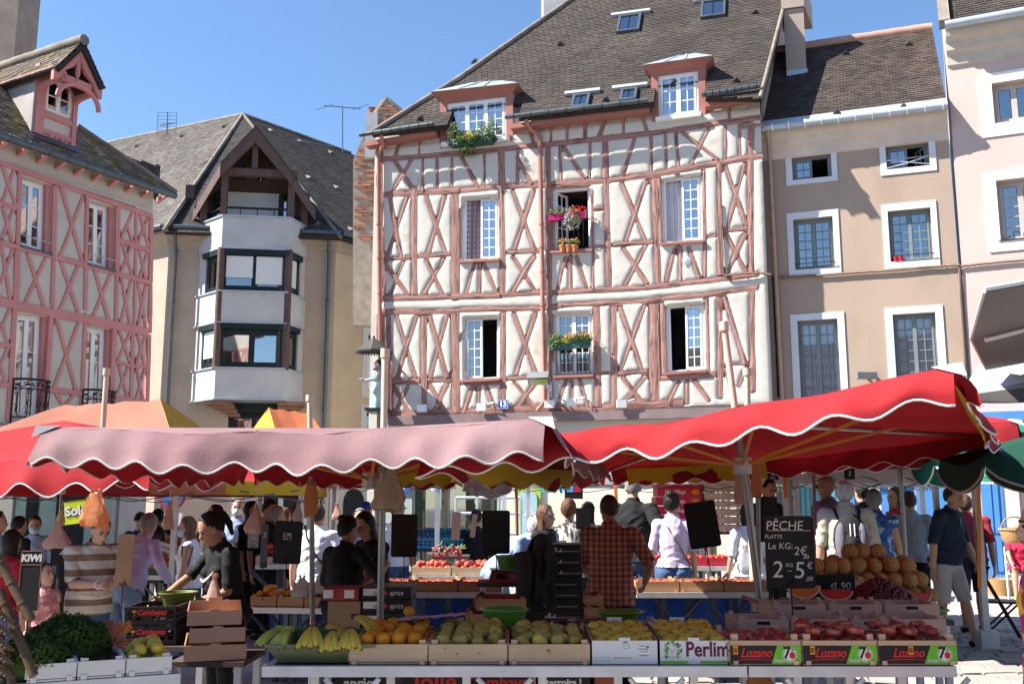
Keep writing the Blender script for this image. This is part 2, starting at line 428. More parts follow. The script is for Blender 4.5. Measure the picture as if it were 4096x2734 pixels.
# ---------------------------------------------------------------- shared materials
M_roofdark = mat('roof boarding',(.03,.025,.022),.9)
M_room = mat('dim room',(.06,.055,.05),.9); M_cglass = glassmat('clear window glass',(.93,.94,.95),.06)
M_glass = glassmat('window glass',(.75,.8,.82),.22)
M_white = mat('white paint',(.78,.78,.77),.5,.03)
M_zinc = mat('zinc sheet',(.42,.47,.52),.45,.12,3,metal=.4)
M_gutter = mat('dark zinc gutter',(.1,.12,.13),.4,.15,4,metal=.5)
M_tile_brown = mat('brown roof tiles',(.068,.055,.047),.85,.22,1.1,.25,90,isl=.2,col2=(.045,.038,.034),c2t=(.45,.75),c2s=.9)
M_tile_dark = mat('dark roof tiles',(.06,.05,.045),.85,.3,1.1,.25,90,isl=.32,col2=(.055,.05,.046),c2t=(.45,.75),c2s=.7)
M_tile_sunlit = mat('sunlit grey tiles',(.135,.12,.108),.9,.25,.9,.25,80,isl=.3,col2=(.12,.1,.09),c2t=(.45,.7),c2s=.6)  # lighter tile copy: sunlight on the block's left roof slope put in
M_tile_moss = mat('mossy roof tiles',(.17,.14,.11),.95,.3,2.,.3,70,isl=.4,col2=(.17,.14,.035),c2t=(.52,.66),c2s=2.2)
M_ridge = mat('weathered ridge tiles',(.2,.17,.14),.9,.3,3.,.2,60)
M_iron = mat('black wrought iron',(.015,.015,.017),.5,.1,metal=.3)
M_conc = mat('pale concrete',(.46,.45,.45),.85,.08,1.2,.08,50,col2=(.36,.355,.35),c2t=(.55,.8),c2s=1.5)
# ---------------------------------------------------------------- half-timbered house
TB = facade(2200,24,16)
M_tim = mat('weathered rust pink timber',(.32,.17,.14),.88,.2,1.6,.8,4.5,st=(1.,9.,9.),col2=(.11,.055,.045),c2t=(.54,.66),c2s=2.6,attr='grain')
M_plas = mat('cream lime plaster',(.54,.51,.445),.9,.05,1.5,.12,35,col2=(.42,.37,.29),c2t=(.58,.8),c2s=2.2)
M_rosew = mat('rose painted joinery',(.35,.14,.11),.7,.1,3,.1,40)
M_pipe = mat('rose painted pipe',(.40,.17,.13),.5,.1,3)
o_ = at(2250,2025,23.8); o_.z = 0
house = thing('timbered_house','tall half-timbered house with puffed cream plaster between rust pink timbers','house',o_)
spec_tb = '''
A 165,1112 740,1068 1340,1008 B 620,930 1395,815 w45; A 190,1357 720,1330 1050,1297 1330,1290 B 0,1280 290,1262 610,1222 1085,1140 1400,1085 w50;
C 185,390 360,383 w34; C 410,372 620,362 w34; C 1000,348 1230,338 w34; D 335,300 600,278 w34; D 213,308 280,304 w30; D 208,62 272,58 w32; D 960,242 1015,238 w30;
C 165,652 630,640 950,630 1230,612 D 0,610 550,580 1220,503 1290,490 w44;
C 150,738 620,735 700,725 1240,715 D 0,695 560,665 650,650 940,630 1290,578 w42;
C 240,1196 420,1194 w50; C 470,1190 625,1186 w40; C 1000,1180 1240,1163 w36; C 695,1210 945,1206 w28; D 372,1146 565,1130 w38; D 650,1178 1015,1152 w42; D 1070,1087 1230,1080 w26; D 265,1140 310,1138 w26; C 1310,1172 1560,1162 w28;
C 245,1422 640,1402 1200,1372 D 200,1385 420,1345 800,1335 w60;
A 168,1000 A 168,1568 C 178,640 w50; C 155,750 155,960 w40; C 212,770 228,1430 w42;
C 385,-80 385,625 w50; A 690,1330 C 660,640 w64; A 1012,1045 1016,1290 w58; A 1016,1310 C 968,612 w50; A 1338,1010 1340,1310 C 1278,0 1272,610 w46; C 1557,-60 1565,340 1566,585 w24; B 300,975 306,1250 D 310,570 w52; B 640,1215 D 635,550 w58; B 990,1180 D 945,505 w30; B 1095,1135 D 1045,495 w46; B 1320,880 1312,1100 D 1250,480 w54;
B 678,1240 D 652,290 w26;
A 465,1090 465,1335 w25; A 565,1090 568,1320 w25; A 670,1085 670,1315 w22; A 895,1065 895,1305 w22; A 1127,1040 1125,1285 w30; A 268,1115 402,1325 w34; A 392,1105 255,1335 w34; A 728,1080 852,1305 w32; A 1120,1100 1225,1280 w32;
A 1420,1015 1430,1265 w24; A 1450,1025 1592,1245 w32; A 1630,1000 1630,1240 w24; A 1735,985 1740,1240 w42;
B 195,990 195,1245 w24; B 505,970 425,1225 w30; B 620,940 625,1215 w30; B 718,930 730,1190 w26; B 790,920 815,1170 w28; B 840,925 1088,1115 w32; B 1022,900 900,1145 w28; B 1140,870 1140,1100 w26; B 1236,860 1240,1095 w34; B 1260,888 1400,868 w24;
A 302,985 275,1090 w30; A 440,975 440,1070 w20; A 1205,880 1238,990 w32; A 1357,870 1357,1000 w26; A 1475,845 1470,990 w22; A 1597,830 1597,975 w32; A 1737,825 1703,960 w26;
B 35,845 35,990 w20; B 160,830 160,980 w30; B 302,820 250,960 w26; B 428,805 428,940 w26; B 555,795 592,920 w32; B 1163,710 1165,850 w26;
A 235,1375 C 302,380 w36; A 358,1375 C 203,375 w36; A 488,1365 C 597,360 w36; A 622,1365 C 478,360 w36;
C 188,415 345,630 w36; C 315,405 224,625 w34; C 463,390 572,620 w36; C 582,385 452,620 w36; C 782,415 730,615 w30; C 815,415 818,610 w28; C 843,415 927,610 w30;
A 1095,1330 C 1182,330 w36; A 1242,1325 C 1048,328 w36; C 1038,375 1182,600 w36; C 1182,370 1038,605 w36; C 1382,372 1330,595 w32; C 1415,368 1415,588 w36; C 1453,368 1522,582 w32;
B 418,1275 D 552,270 w36; B 588,1262 D 423,275 w36; D 403,315 562,552 w36; D 557,298 418,565 w36; D 745,315 690,540 w36; D 783,312 783,532 w32; D 833,308 907,515 w36;
B 1140,1155 D 1217,168 w36; B 1275,1140 D 1093,182 w34; D 1068,202 1222,188 w40; D 1083,228 1217,475 w36; D 1212,218 1088,485 w36;
C 448,765 450,1400 w46; C 655,745 660,1400 w66; C 973,740 970,1385 w50; C 1277,640 1280,1370 w40; D 228,705 238,1360 w56; D 338,698 345,1360 w54; D 605,685 612,1350 w78; D 663,680 675,1150 w36; D 958,650 970,1150 w32; D 1037,640 1047,1300 w50; D 1250,600 1260,1260 w50;
C 268,760 395,1170 w36; C 405,760 272,1170 w36; C 488,760 602,1170 w36; C 603,755 492,1170 w36; C 1042,745 1192,1150 w36; C 1188,740 1058,1150 w36; D 383,700 528,1122 w36; D 548,690 386,1130 w36; D 1073,635 1210,1080 w38;
C 248,1230 352,1402 w36; C 342,1230 256,1402 w34; C 488,1215 592,1400 w36; C 607,1210 512,1400 w36; C 772,1220 713,1405 w36; C 812,1220 812,1400 w34; C 858,1220 917,1390 w36; C 1047,1200 1182,1370 w34; C 1192,1200 1058,1375 w34; C 1387,1190 1328,1360 w30; C 1425,1190 1430,1370 w28; C 1478,1190 1535,1370 w30;
D 398,1165 548,1355 w36; D 557,1160 420,1330 w36; D 772,1195 703,1345 w36; D 825,1190 828,1340 w36; D 873,1190 970,1320 w36; D 1078,1105 1130,1230 w34; D 1212,1115 1165,1235 w30
'''
bt = local_beams(TB,spec_tb)
TW = [loc_(TB,'P',*t) for t in (
 [(1866,790),(1992,783),(1995,1036),(1845,1044)],[(2208,758),(2363,745),(2365,998),(2210,1006)],[(2645,718),(2803,693),(2810,962),(2650,974)],
 [(1853,1268),(1997,1264),(1997,1512),(1855,1520)],[(2218,1250),(2366,1245),(2370,1497),(2221,1503)],[(2664,1222),(2814,1208),(2820,1478),(2668,1490)])]
TW[0][0] = TB.hit(1848,790)
# facade outline: wall under the eave, down to the ground
EA = TB.hit(1500,600); EB = TB.hit(3040,432); GL = TB.hit(1552,1650)
out_t = [(TB.hit(1556,1700)[0],.0),(TB.hit(3080,1560)[0],0.),EB,EA]
out_up = [(TB.hit(1552,1640)[0],GL[1] - .03),(TB.hit(3080,1500)[0],GL[1] - .03),EB,EA]
GR0,GR1 = TB.hit(2150,1930),TB.hit(2650,2230)
doors_t = [[(TB.hit(1655,2000)[0],2.75),(TB.hit(2000,2000)[0],2.75),(TB.hit(2000,2000)[0],.12),(TB.hit(1655,2000)[0],.12)],
           [(TB.hit(2660,2000)[0],2.6),(TB.hit(2860,2000)[0],2.6),(TB.hit(2860,2000)[0],.05),(TB.hit(2660,2000)[0],.05)]]
obj('wall',wall(TB,out_t,TW + doors_t,.3,-.055),M_plas,house)
timbers(house,TB,bt,M_tim,face=.012)
for xa,xb in ((1500,1764),(2048,2608),(2820,3040)):
 a,b = TB.hit(xa,560)[0],TB.hit(xb,470)[0]; f = lambda x: EA[1] + (EB[1] - EA[1])*(x - EA[0])/(EB[0] - EA[0]); flat(house,'eave_wall',TB,[(a,f(a) - .05),(b,f(b) - .05),(b,f(b) + .48),(a,f(a) + .48)],-.1,-.04,M_plas)
plaster(house,TB,out_up,bt,TW,M_plas,.045,puff=.016,ed=.035)
obj('ledge',MB().rect(TB,TB.hit(1560,1700)[0],TB.hit(3060,1560)[0],GL[1] - .32,GL[1] - .1,-.05,.16),mat('mauve stone ledge',(.22,.16,.16),.9,.15),house)
M_cream = mat('pale cream render',(.66,.62,.48),.85,.06,1.,.05,40)
flat(house,'ground_floor_render',TB,[(TB.hit(2005,2000)[0],0),(TB.hit(2655,2000)[0],0),(TB.hit(2655,2000)[0],3.2),(TB.hit(2005,2000)[0],3.2)],-.05,.03,M_cream)
flat(house,'ground_floor_render',TB,[(TB.hit(1520,2000)[0],0),(TB.hit(1650,2000)[0],0),(TB.hit(1650,2000)[0],3.2),(TB.hit(1520,2000)[0],3.2)],-.05,.03,mat('sage grey render',(.34,.38,.34),.8,.06))
# right gable wall and the body behind
bk = -TB.n
rc = TB.pt(TB.hit(3082,1560)[0],0)           # right corner on the ground
GABL = Plane(rc,bk,(0,0,1)); PIT = 53.
ez = EB[1]
top = 9.; gz = lambda d: ez - .1 + (d + .3)*math.tan(R(PIT))
M_gable = mat('brown grey gable render',(.36,.29,.24),.9,.12,1.2,.1,40)
flat(house,'gable_wall',GABL,[(0,0),(top,0),(top,ez),(4.4,gz(4.4)),(0,gz(0))],-.2,.02,M_gable)
lc = TB.pt(EA[0],0); flat(house,'side_wall',Plane(lc,bk,(0,0,1)),[(0.05,0),(top,0),(top,EA[1]),(0.05,EA[1])],-.02,.2,M_plas)
# roof
e0 = TB.w(1475,562,.42); e1 = TB.w(3042,392,.42); eu = (e1 - e0).normalized()
RF = Plane(e0,eu,(bk*math.cos(R(PIT)) + Vector((0,0,1))*math.sin(R(PIT))))
rp = [RF.hit(*p) for p in ((1475,562),(3042,392),(3138,20),(3150,-160),(2440,-120),(2290,0),(1830,322))]
rp[0] = (rp[0][0],0); rp[1] = (rp[1][0],min(rp[1][1],.02))
def notch(x0,x1,y):
 l = (RF.hit(x0,y)[0],RF.hit(x1,y)[0]); b = .42/math.cos(R(PIT)) + .02; return [(l[0],0),(l[0],b),(l[1],b),(l[1],0)]
rp0 = rp; rp = [rp[0]] + notch(1766,2046,560) + notch(2610,2818,450) + rp[1:]
tiles(house,RF,rp,M_tile_brown,.165,.088,.018)
rp = rp0
for i in (5,6): ridge(house,RF.pt(*rp[i],.03),RF.pt(*rp[(i + 1) % 7],.03),M_ridge,.075,.34,'hip_tile')
ridge(house,RF.pt(rp[1][0],rp[1][1],.02),RF.pt(rp[2][0],rp[2][1],.02),M_ridge,.05,.3,'verge_tile')
# gutters between the dormers, fascia, pipes
for p,q in (((1470,566),(1760,522)),((2044,497),(2604,432)),((2815,412),(3044,376))):
 a = TB.w(*p,.5); b = TB.w(*q,.5); obj('gutter',MB().tube([a,b],.06,10),M_gutter,house,smooth=60)
 for i in range(8): c = a.lerp(b,(i + .5)/8); obj('gutter_bracket',MB().tube([c - eu*.012,c + eu*.012],.063,10),M_iron,house)
 a2 = TB.w(p[0] + 8,p[1] + 22,.02); b2 = TB.w(q[0] - 4,q[1] + 20,.02)
 obj('eave_board',MB().prism(TB,[TB.hit(p[0] + 10,p[1] + 16),TB.hit(q[0] - 3,q[1] + 14),TB.hit(q[0] - 3,q[1] + 30),TB.hit(p[0] + 10,p[1] + 34)],.0,.3),M_rosew,house)
for pts in ([('A',222,985,.45),('A',220,1040,.3),('A',172,1085,.12),('A',170,1568,.12),('C',172,940,.12),('C',222,1010,.1),('C',222,1440,.1)],
   [('A',1215,885,.42),('A',1235,925,.2),('A',1290,960,.12),('A',1300,1568,.12),('C',1240,700,.12),('C',1255,1330,.12),('C',1205,1390,.12)]):
 obj('downpipe',MB().tube([TB.w(*px(k,x,y),h) for k,x,y,h in pts],.055,8),M_pipe,house,smooth=60)
 mb = MB()
 for k,x,y,h in pts[3:5]: mb.tube([TB.w(*px(k,x,y - 6),h),TB.w(*px(k,x,y + 6),h)],.07,8)
 for f in (.3,.6): c = TB.w(*px(pts[3][0],pts[3][1],pts[3][2]),.12).lerp(TB.w(*px(pts[4][0],pts[4][1],pts[4][2]),.12),f); mb.tube([c,c + Vector((0,0,.05))],.07,8)
 obj('pipe_collar',mb,M_pipe,house,smooth=60)
# windows of the timbered house
M_polka = mat('grey polka dot curtain',(.32,.25,.26),.9,.0)
t = M_polka.node_tree; vn = t.nodes.new('ShaderNodeTexVoronoi'); vn.inputs['Scale'].default_value = 7; vn.inputs['Randomness'].default_value = .0
tc = t.nodes.new('ShaderNodeTexCoord'); t.links.new(tc.outputs['Object'],vn.inputs['Vector'])
rr = t.nodes.new('ShaderNodeValToRGB'); rr.color_ramp.elements[0].position = .42; rr.color_ramp.elements[1].position = .46
rr.color_ramp.elements[0].color = (.55,.48,.52,1); rr.color_ramp.elements[1].color = (.27,.2,.21,1)
t.links.new(vn.outputs['Distance'],rr.inputs[0]); t.links.new(rr.outputs[0],t.nodes['Principled BSDF'].inputs['Base Color'])
M_sheer = mat('white curtain cloth',(.8,.8,.82),.9,.04,trans=.3)
M_glassblue = glassmat('sky reflecting glass',(.5,.6,.7),.5)
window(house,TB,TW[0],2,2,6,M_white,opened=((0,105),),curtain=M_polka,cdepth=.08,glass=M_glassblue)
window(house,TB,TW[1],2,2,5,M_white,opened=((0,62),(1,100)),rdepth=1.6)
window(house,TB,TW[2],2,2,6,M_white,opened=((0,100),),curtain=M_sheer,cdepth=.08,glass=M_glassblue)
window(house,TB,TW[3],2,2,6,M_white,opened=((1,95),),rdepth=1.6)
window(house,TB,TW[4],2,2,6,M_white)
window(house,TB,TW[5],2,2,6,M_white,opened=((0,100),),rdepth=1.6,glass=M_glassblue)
for q in TW:
 flat(house,'window_sill',TB,[lerp(q[3],q[2],-.04),lerp(q[3],q[2],1.04),tuple(np.array(lerp(q[3],q[2],1.04)) - (0,.06)),tuple(np.array(lerp(q[3],q[2],-.04)) - (0,.06))],-.1,.1,M_rosew)
# ground floor shop front: dark green joinery and glass
M_dgreen = mat('dark olive joinery',(.05,.06,.022),.5,.1)
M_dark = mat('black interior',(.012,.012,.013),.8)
window(house,TB,doors_t[0],3,1,1,M_dgreen,fw=.16,sw=.1,rdepth=2.,name='shop_window')
window(house,TB,doors_t[1],2,1,2,M_dgreen,fw=.12,sw=.1,rdepth=2.,name='shop_window')
# dormers
def dormer(pl,q,win,cols,rows,leaves,glass,over=.3,dep=2.4,hgt=.36,curtain=None):
 d = house; w0 = q[0][0]; w1 = q[1][0]
 obj('dormer_front',wall(pl,[q[3],q[2],q[1],q[0]],[win],.14,.03),M_rosew,d)
 sp = Plane(pl.pt(*q[2],.03),bk,(0,0,1))
 for x,nm in ((q[1],1),(q[0],-1)):
  y0 = q[2][1] if nm > 0 else q[3][1]
  P4 = [pl.pt(x[0],y0,.028),pl.pt(x[0],y0,-dep),pl.pt(x[0],x[1],-dep),pl.pt(x[0],x[1],.028)]
  obj('dormer_cheek',MB().add(P4,[(0,1,2,3)]),mat('grey render',(.4,.36,.33),.9,.1),d)
 # flared cornice
 zl,zr = q[0][1],q[1][1]; st = []
 for off,dz in ((-.06,-.05),(.01,-.02),(over*.5,.05),(over,.1),(over,.13)):
  st.append([pl.pt(w0 - off,zl + dz,-dep),pl.pt(w0 - off,zl + dz,.03 + off),pl.pt(w1 + off,zr + dz,.03 + off),pl.pt(w1 + off,zr + dz,-dep)])
 obj('dormer_cornice',MB().grid(st),M_rosew,d)
 e = over + .03; zz = .13
 A_ = [pl.pt(w0 - e,zl + zz,.03 + e),pl.pt(w1 + e,zr + zz,.03 + e),pl.pt(w1 + e,zr + zz,-dep),pl.pt(w0 - e,zl + zz,-dep)]
 m0 = pl.pt(w0 + (w1 - w0)*.38,zl + zz + hgt,-.3); m1 = pl.pt(w1 - (w1 - w0)*.2,zr + zz + hgt,-.3); n0 = m0 + bk*dep; n1 = m1 + bk*dep
 obj('dormer_roof',MB().add(A_ + [m0,m1,n0,n1],[(0,1,5,4),(1,2,7,5),(3,0,4,6),(4,5,7,6),(0,3,2,1)]),M_zinc,d)
 for f in (.33,.62):
  a = lerp(tuple(A_[0]),tuple(A_[1]),f); b = lerp(tuple(m0),tuple(m1),f); obj('zinc_seam',MB().tube([a,b],.03,6),M_zinc,d)
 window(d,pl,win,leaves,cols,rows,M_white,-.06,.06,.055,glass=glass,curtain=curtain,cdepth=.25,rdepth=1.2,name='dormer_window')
 flat(d,'window_sill',pl,[lerp(win[3],win[2],-.06),lerp(win[3],win[2],1.06),tuple(np.array(lerp(win[3],win[2],1.06)) - (0,.1)),tuple(np.array(lerp(win[3],win[2],-.06)) - (0,.1))],.02,.16,M_white)
dormer(TB,loc_(TB,'A',(588,690),(1093,640),(1097,985),(588,1040)),loc_(TB,'A',(632,722),(1045,672),(1050,962),(632,1003)),2,4,3,M_glassblue,.17)
dormer(TB,loc_(TB,'B',(622,508),(1000,455),(1000,800),(627,852)),loc_(TB,'B',(668,530),(948,492),(953,795),(674,830)),2,3,2,M_glassblue,.17,curtain=M_sheer)
# skylights
for bl,tr in (((2295,432),(2352,388)),((2490,405),(2540,366)),((2476,132),(2557,67)),((2812,74),(2893,8))):
 a0,b0 = RF.hit(*bl); a1,b1 = RF.hit(*tr); q = [(a0,b1),(a1,b1),(a1,b0),(a0,b0)]; mb = MB(); g = .07
 for r_ in ((a0 - g,a0,b0 - g,b1 + g),(a1,a1 + g,b0 - g,b1 + g),(a0,a1,b0 - g,b0),(a0,a1,b1,b1 + g)): mb.rect(RF,*r_,-.05,.09)
 sk = obj('skylight',mb,M_gutter,house)
 for k in range(2): obj('pane',MB().rect(RF,a0 + (a1 - a0)*k/2 + .012,a0 + (a1 - a0)*(k + 1)/2 - .012,b0,b1,.04,.06),M_glassblue,sk)
 obj('shutter_box',MB().rect(RF,a0 - .3,a1 + .3,b1 + g + .05,b1 + g + .17,0,.1),M_zinc,sk)
def vents(house,pl,pts,m,s=.12):
 for p in pts:
  a,b = pl.hit(*p); obj('roof_vent',MB().add([pl.pt(a - s,b - s*.6,.0),pl.pt(a + s,b - s*.6,.0),pl.pt(a,b - s*.6,.13),pl.pt(a,b + s*2,.0),pl.pt(a - s,b - s*.6,-.02),pl.pt(a + s,b - s*.6,-.02)],[(0,2,3),(2,1,3),(0,1,2)]),m,house)
vents(house,RF,[(1684,478),(2243,180),(2425,402),(3022,52),(2945,324),(1900,250),(2700,330)],M_tile_dark)
# chimneys of the timbered house
ch = at(2250,0,29); obj('chimney',MB().box(ch.x - .62,ch.x + 1.6,28.6,30.2,8,20),mat('pale grey render',(.6,.58,.54),.9,.08,1,.1,30),house)
GB2 = Plane(rc,(.43,.903,0),(0,0,1)); flat(house,'gable_wall',GB2,[GB2.hit(*p) for p in ((3052,420),(3142,40),(3150,300),(3092,560),(3075,700))],-.06,.0,M_gable)
CH = Plane(rc + bk*1.9,TB.u,(0,0,1)); x0 = CH.hit(3142,200)[0]; x1 = CH.hit(3222,200)[0]
obj('chimney',MB().add([CH.pt(a,z,h) for z in (ez - 1,CH.hit(3142,40)[1]) for a,h in ((x0,0),(x1,0),(x1,-1.1),(x0,-1.1))],[(0,1,5,4),(1,2,6,5),(2,3,7,6),(3,0,4,7),(4,5,6,7)]),M_gable,house)
obj('chimney',MB().add([CH.pt(a,z,h) for z in (CH.hit(3142,38)[1],CH.hit(3142,-60)[1]) for a,h in ((x0 - .05,.06),(x1 + .02,.06),(x1 + .25,-1.3),(x0 - .05,-1.3))],[(0,1,5,4),(1,2,6,5),(2,3,7,6),(3,0,4,7),(4,5,6,7),(3,2,1,0)]),M_gable,house)
obj('chimney_flashing',MB().add([CH.pt(a,z,h) for z,e in ((CH.hit(3142,310)[1],.04),(CH.hit(3142,285)[1],.02)) for a,h in ((x0,e),(x1 + e,e),(x1 + e,-1.1),(x0,-1.1))],[(0,1,5,4),(1,2,6,5),(4,5,6,7)]),M_zinc,house)
# ---------------------------------------------------------------- left house, pink timbers
PK = facade(600,24,-61)
M_ptim = mat('salmon pink painted timber',(.52,.215,.2),.65,.08,3,.25,30)
M_pplas = mat('old beige plaster',(.5,.455,.4),.92,.09,1.4,.15,30,col2=(.46,.39,.31),c2t=(.5,.8),c2s=1.2)
o_ = PK.pt(-2,0)
house = thing('timbered_house','narrow old house with salmon pink timbers, twin iron balconies and a bracketed gabled dormer','house',o_)
spec_pk = '''
E -300,25 0,128 215,205 870,435 1482,650 w46; E -300,830 0,908 560,1055 1150,1215 1482,1305 w50; E -300,1395 0,1460 G 0,60 200,110 500,170 870,242 1450,365 w88;
G -300,830 0,872 140,885 w55; G 462,922 810,967 w55; G 1095,1003 1450,1047 w50; G -300,1240 0,1288 420,1330 w70;
E 190,220 170,930 w46; E 535,350 520,1040 w46; E 850,450 835,1115 w36; E 1150,560 1140,1200 w46; E 1330,620 1320,1245 w26; E 1478,655 1470,1300 w42;
E 165,980 150,1480 w60; E 518,1075 505,1530 w40; E 835,1155 830,1568 w36; E 1140,1235 1130,1568 G 1130,265 w32; E 1320,1285 G 1310,315 w26; E 1470,1315 G 1465,370 w38;
E 15,155 152,550 w32; E 132,195 18,510 w32; E -20,515 158,570 w52; E 22,560 112,905 w32; E 122,585 12,870 w32;
E 590,360 802,1098 w32; E 812,450 583,1040 w32; E 1292,612 1175,880 w28; E 1240,745 1297,915 w26; E 1165,885 1300,930 1460,985 w48; E 1190,905 1292,1240 w28; E 1282,945 1178,1205 w28; E 1368,635 1452,960 w26; E 1442,665 1343,925 w26; E 1358,970 1428,1280 w26; E 1442,995 1362,1250 w26;
E 8,925 92,1460 w32; E 122,970 -5,1310 w32; E 263,1010 422,1525 w34; E 442,1055 238,1500 w34; E 588,1090 752,1568 G 755,190 w34; E 757,1140 580,1565 w34; E 923,1180 G 1057,240 w34; E 1072,1230 G 903,212 w34; E 1183,1250 G 1272,305 w28; E 1277,1285 G 1178,270 w28; E 1348,1305 G 1427,332 w26; E 1422,1325 G 1348,312 w26;
G 140,135 100,870 70,1230 w52; G 500,205 450,900 430,1250 w46; G 830,265 800,945 780,1250 w36; G 1120,325 1090,985 1080,1200 w46; G 1300,365 1280,1015 w36; G 1455,385 1435,1045 w42;
G -50,490 100,490 w48; G 12,270 62,470 w30; G 92,125 -5,355 w30; G 78,505 -5,690 w30; G -5,685 42,850 w30;
G 543,212 737,935 w34; G 768,260 522,905 w34; G 1163,345 1268,655 w28; G 1272,365 1147,640 w28; G 1130,655 1280,692 1430,702 w36; G 1158,690 1243,1000 w28; G 1252,705 1127,1000 w28; G 1343,385 1412,690 w26; G 1422,395 1327,680 w26; G 1333,715 1398,1030 w26; G 1412,725 1327,1020 w26; G 538,950 625,1120 w34; G 712,975 615,1100 w34
'''
bp_ = local_beams(PK,spec_pk)
PW = [loc_(PK,'E',(218,262),(512,345),(496,1018),(200,930)),loc_(PK,'E',(870,492),(1127,565),(1118,1180),(858,1108)),
      loc_(PK,'G',(182,180),(478,215),(440,1210),(125,1200)),loc_(PK,'G',(855,305),(1102,340),(1075,1270),(810,1250))]
PE = PK.hit(612,800); L0 = PK.hit(-120,1200)[0]; zt = PE[1] + .35
out_p = [(L0,0),(PK.hit(578,1500)[0],0),(PK.hit(612,860)[0],zt),(L0,zt)]
obj('wall',wall(PK,out_p,PW,.3,-.03),M_pplas,house)
timbers(house,PK,bp_,M_ptim,face=.035,back=-.05,jit=.05,hj=.006)
plaster(house,PK,[(L0,PK.hit(300,1780)[1] - .8),(PK.hit(578,1500)[0],PK.hit(300,1780)[1] - .8),(PK.hit(612,860)[0],PE[1] - .25),(L0,PE[1] - .25)],bp_,PW,M_pplas,.05,face=.012,puff=.006,ed=.05,lump=.006)
M_gglass = glassmat('grey window glass',(.6,.65,.66),.3)
for i,q in enumerate(PW):
 u1 = .86; q2 = [q[0],lerp(q[0],q[1],u1),lerp(q[3],q[2],u1),q[3]]
 window(house,PK,q2,2,1,3,M_white,depth=-.2,glass=M_gglass,curtain=M_sheer if i >= 2 else None,fw=.06,cdepth=.2,cur_leaves=(0,1))
 flat(house,'window_jamb',PK,[lerp(q[0],q[1],u1),q[1],q[2],lerp(q[3],q[2],u1)],-.24,-.06,M_ptim)
 if i < 2: flat(house,'window_sill',PK,[lerp(q[3],q[2],-.03),lerp(q[3],q[2],1.03),tuple(np.array(lerp(q[3],q[2],1.03)) - (0,.05)),tuple(np.array(lerp(q[3],q[2],-.03)) - (0,.05))],-.2,.06,M_gutter)
 if i < 2:
  a = lerp(q[0],q[3],.85); b = lerp(q[1],q[2],.85); obj('guard_rail',MB().tube([PK.pt(*a,.04),PK.pt(*b,.04)],.012,6),M_zinc,house)
def scroll(mb,pl,c,s,hfun,fl=1,n=14,r=.009):
 P = []
 for i in range(n + 1):
  t = i/n; th = fl*t*4.4; rad = s*(1 - t*.75); P.append((c[0] + rad*math.cos(th),c[1] + rad*math.sin(th)))
 mb.tube([pl.pt(x,y,hfun(x)) for x,y in P],r,5,False)
def balcony(pl,a0,a1,z0,z1,dep):
 w_ = a1 - a0; prof = lambda x: .05 + dep*math.sin(math.pi*min(1,max(0,(x - a0)/w_))) ** .35
 mb = MB(); n = 16
 for z,r in ((z1,.025),(z1 - .2,.013),(z0 + .22,.013),(z0 + .03,.02)): mb.tube([pl.pt(a0 + w_*i/n,z,prof(a0 + w_*i/n)) for i in range(n + 1)],r,6)
 for i in range(7):
  x = a0 + w_*(i + .5)/7; s = .075
  for zc in (z1 - .1,z0 + .125): scroll(mb,pl,(x,zc),s,prof,1 if i % 2 else -1); scroll(mb,pl,(x + .06,zc),s*.7,prof,-1 if i % 2 else 1)
 za,zb = z0 + .22,z1 - .2
 for i in range(4):
  x = a0 + w_*(i + .5)/4; rr_ = .075; P = []
  for j in range(21):
   t = 2*math.pi*j/20; y = (zb - rr_ if math.sin(t) > 0 else za + rr_) + rr_*math.sin(t); P.append((x + rr_*math.cos(t),y))
  mb.tube([pl.pt(p,y,prof(p)) for p,y in P],.011,5,False)
  if i < 3:
   x += w_/8; mb.tube([pl.pt(x + .05*math.cos(2*math.pi*j/12),(za + zb)/2 + .07*math.sin(2*math.pi*j/12),prof(x)) for j in range(13)],.01,5,False)
 for x in (a0,a1): mb.tube([pl.pt(x,z0,.06),pl.pt(x,z1,.06)],.018,6)
 bal = obj('balcony_railing',mb,M_iron,house)
 P = [(a0 + w_*i/n,prof(a0 + w_*i/n) + .05) for i in range(n + 1)]
 for zt_,zb_,e,mm,nm in ((z0,z0 - .07,.02,M_gutter,'balcony_slab'),(z0 - .07,z0 - .16,-.02,M_ptim,'balcony_moulding'),(z0 - .16,z0 - .26,-.08,M_ptim,'balcony_moulding')):
  b2 = MB(); f = [pl.pt(x,zt_,h + e) for x,h in P]; g = [pl.pt(x,zb_,h + e) for x,h in P]; k = len(f)
  b2.add(f + g + [pl.pt(a0,zt_,0),pl.pt(a1,zt_,0),pl.pt(a0,zb_,0),pl.pt(a1,zb_,0)],[tuple(range(k)) + (2*k + 1,2*k),tuple(range(2*k - 1,k - 1,-1)) + (2*k + 2,2*k + 3)] + [(i + k,i + 1 + k,i + 1,i) for i in range(k - 1)])
  obj(nm,b2,mm,house)
for k,(l,r_,t_,b_) in enumerate((((120,820),(465,865),None,(95,1215)),((800,925),(1100,965),None,(790,1300)))):
 a0,zt0 = PK.hit(*px('G',*l)); a1,zt1 = PK.hit(*px('G',*r_)); zb0 = PK.hit(*px('G',*b_))[1]
 balcony(PK,a0,a1 - .05,(zt0 + zt1)/2 - 1.02,(zt0 + zt1)/2,.32)
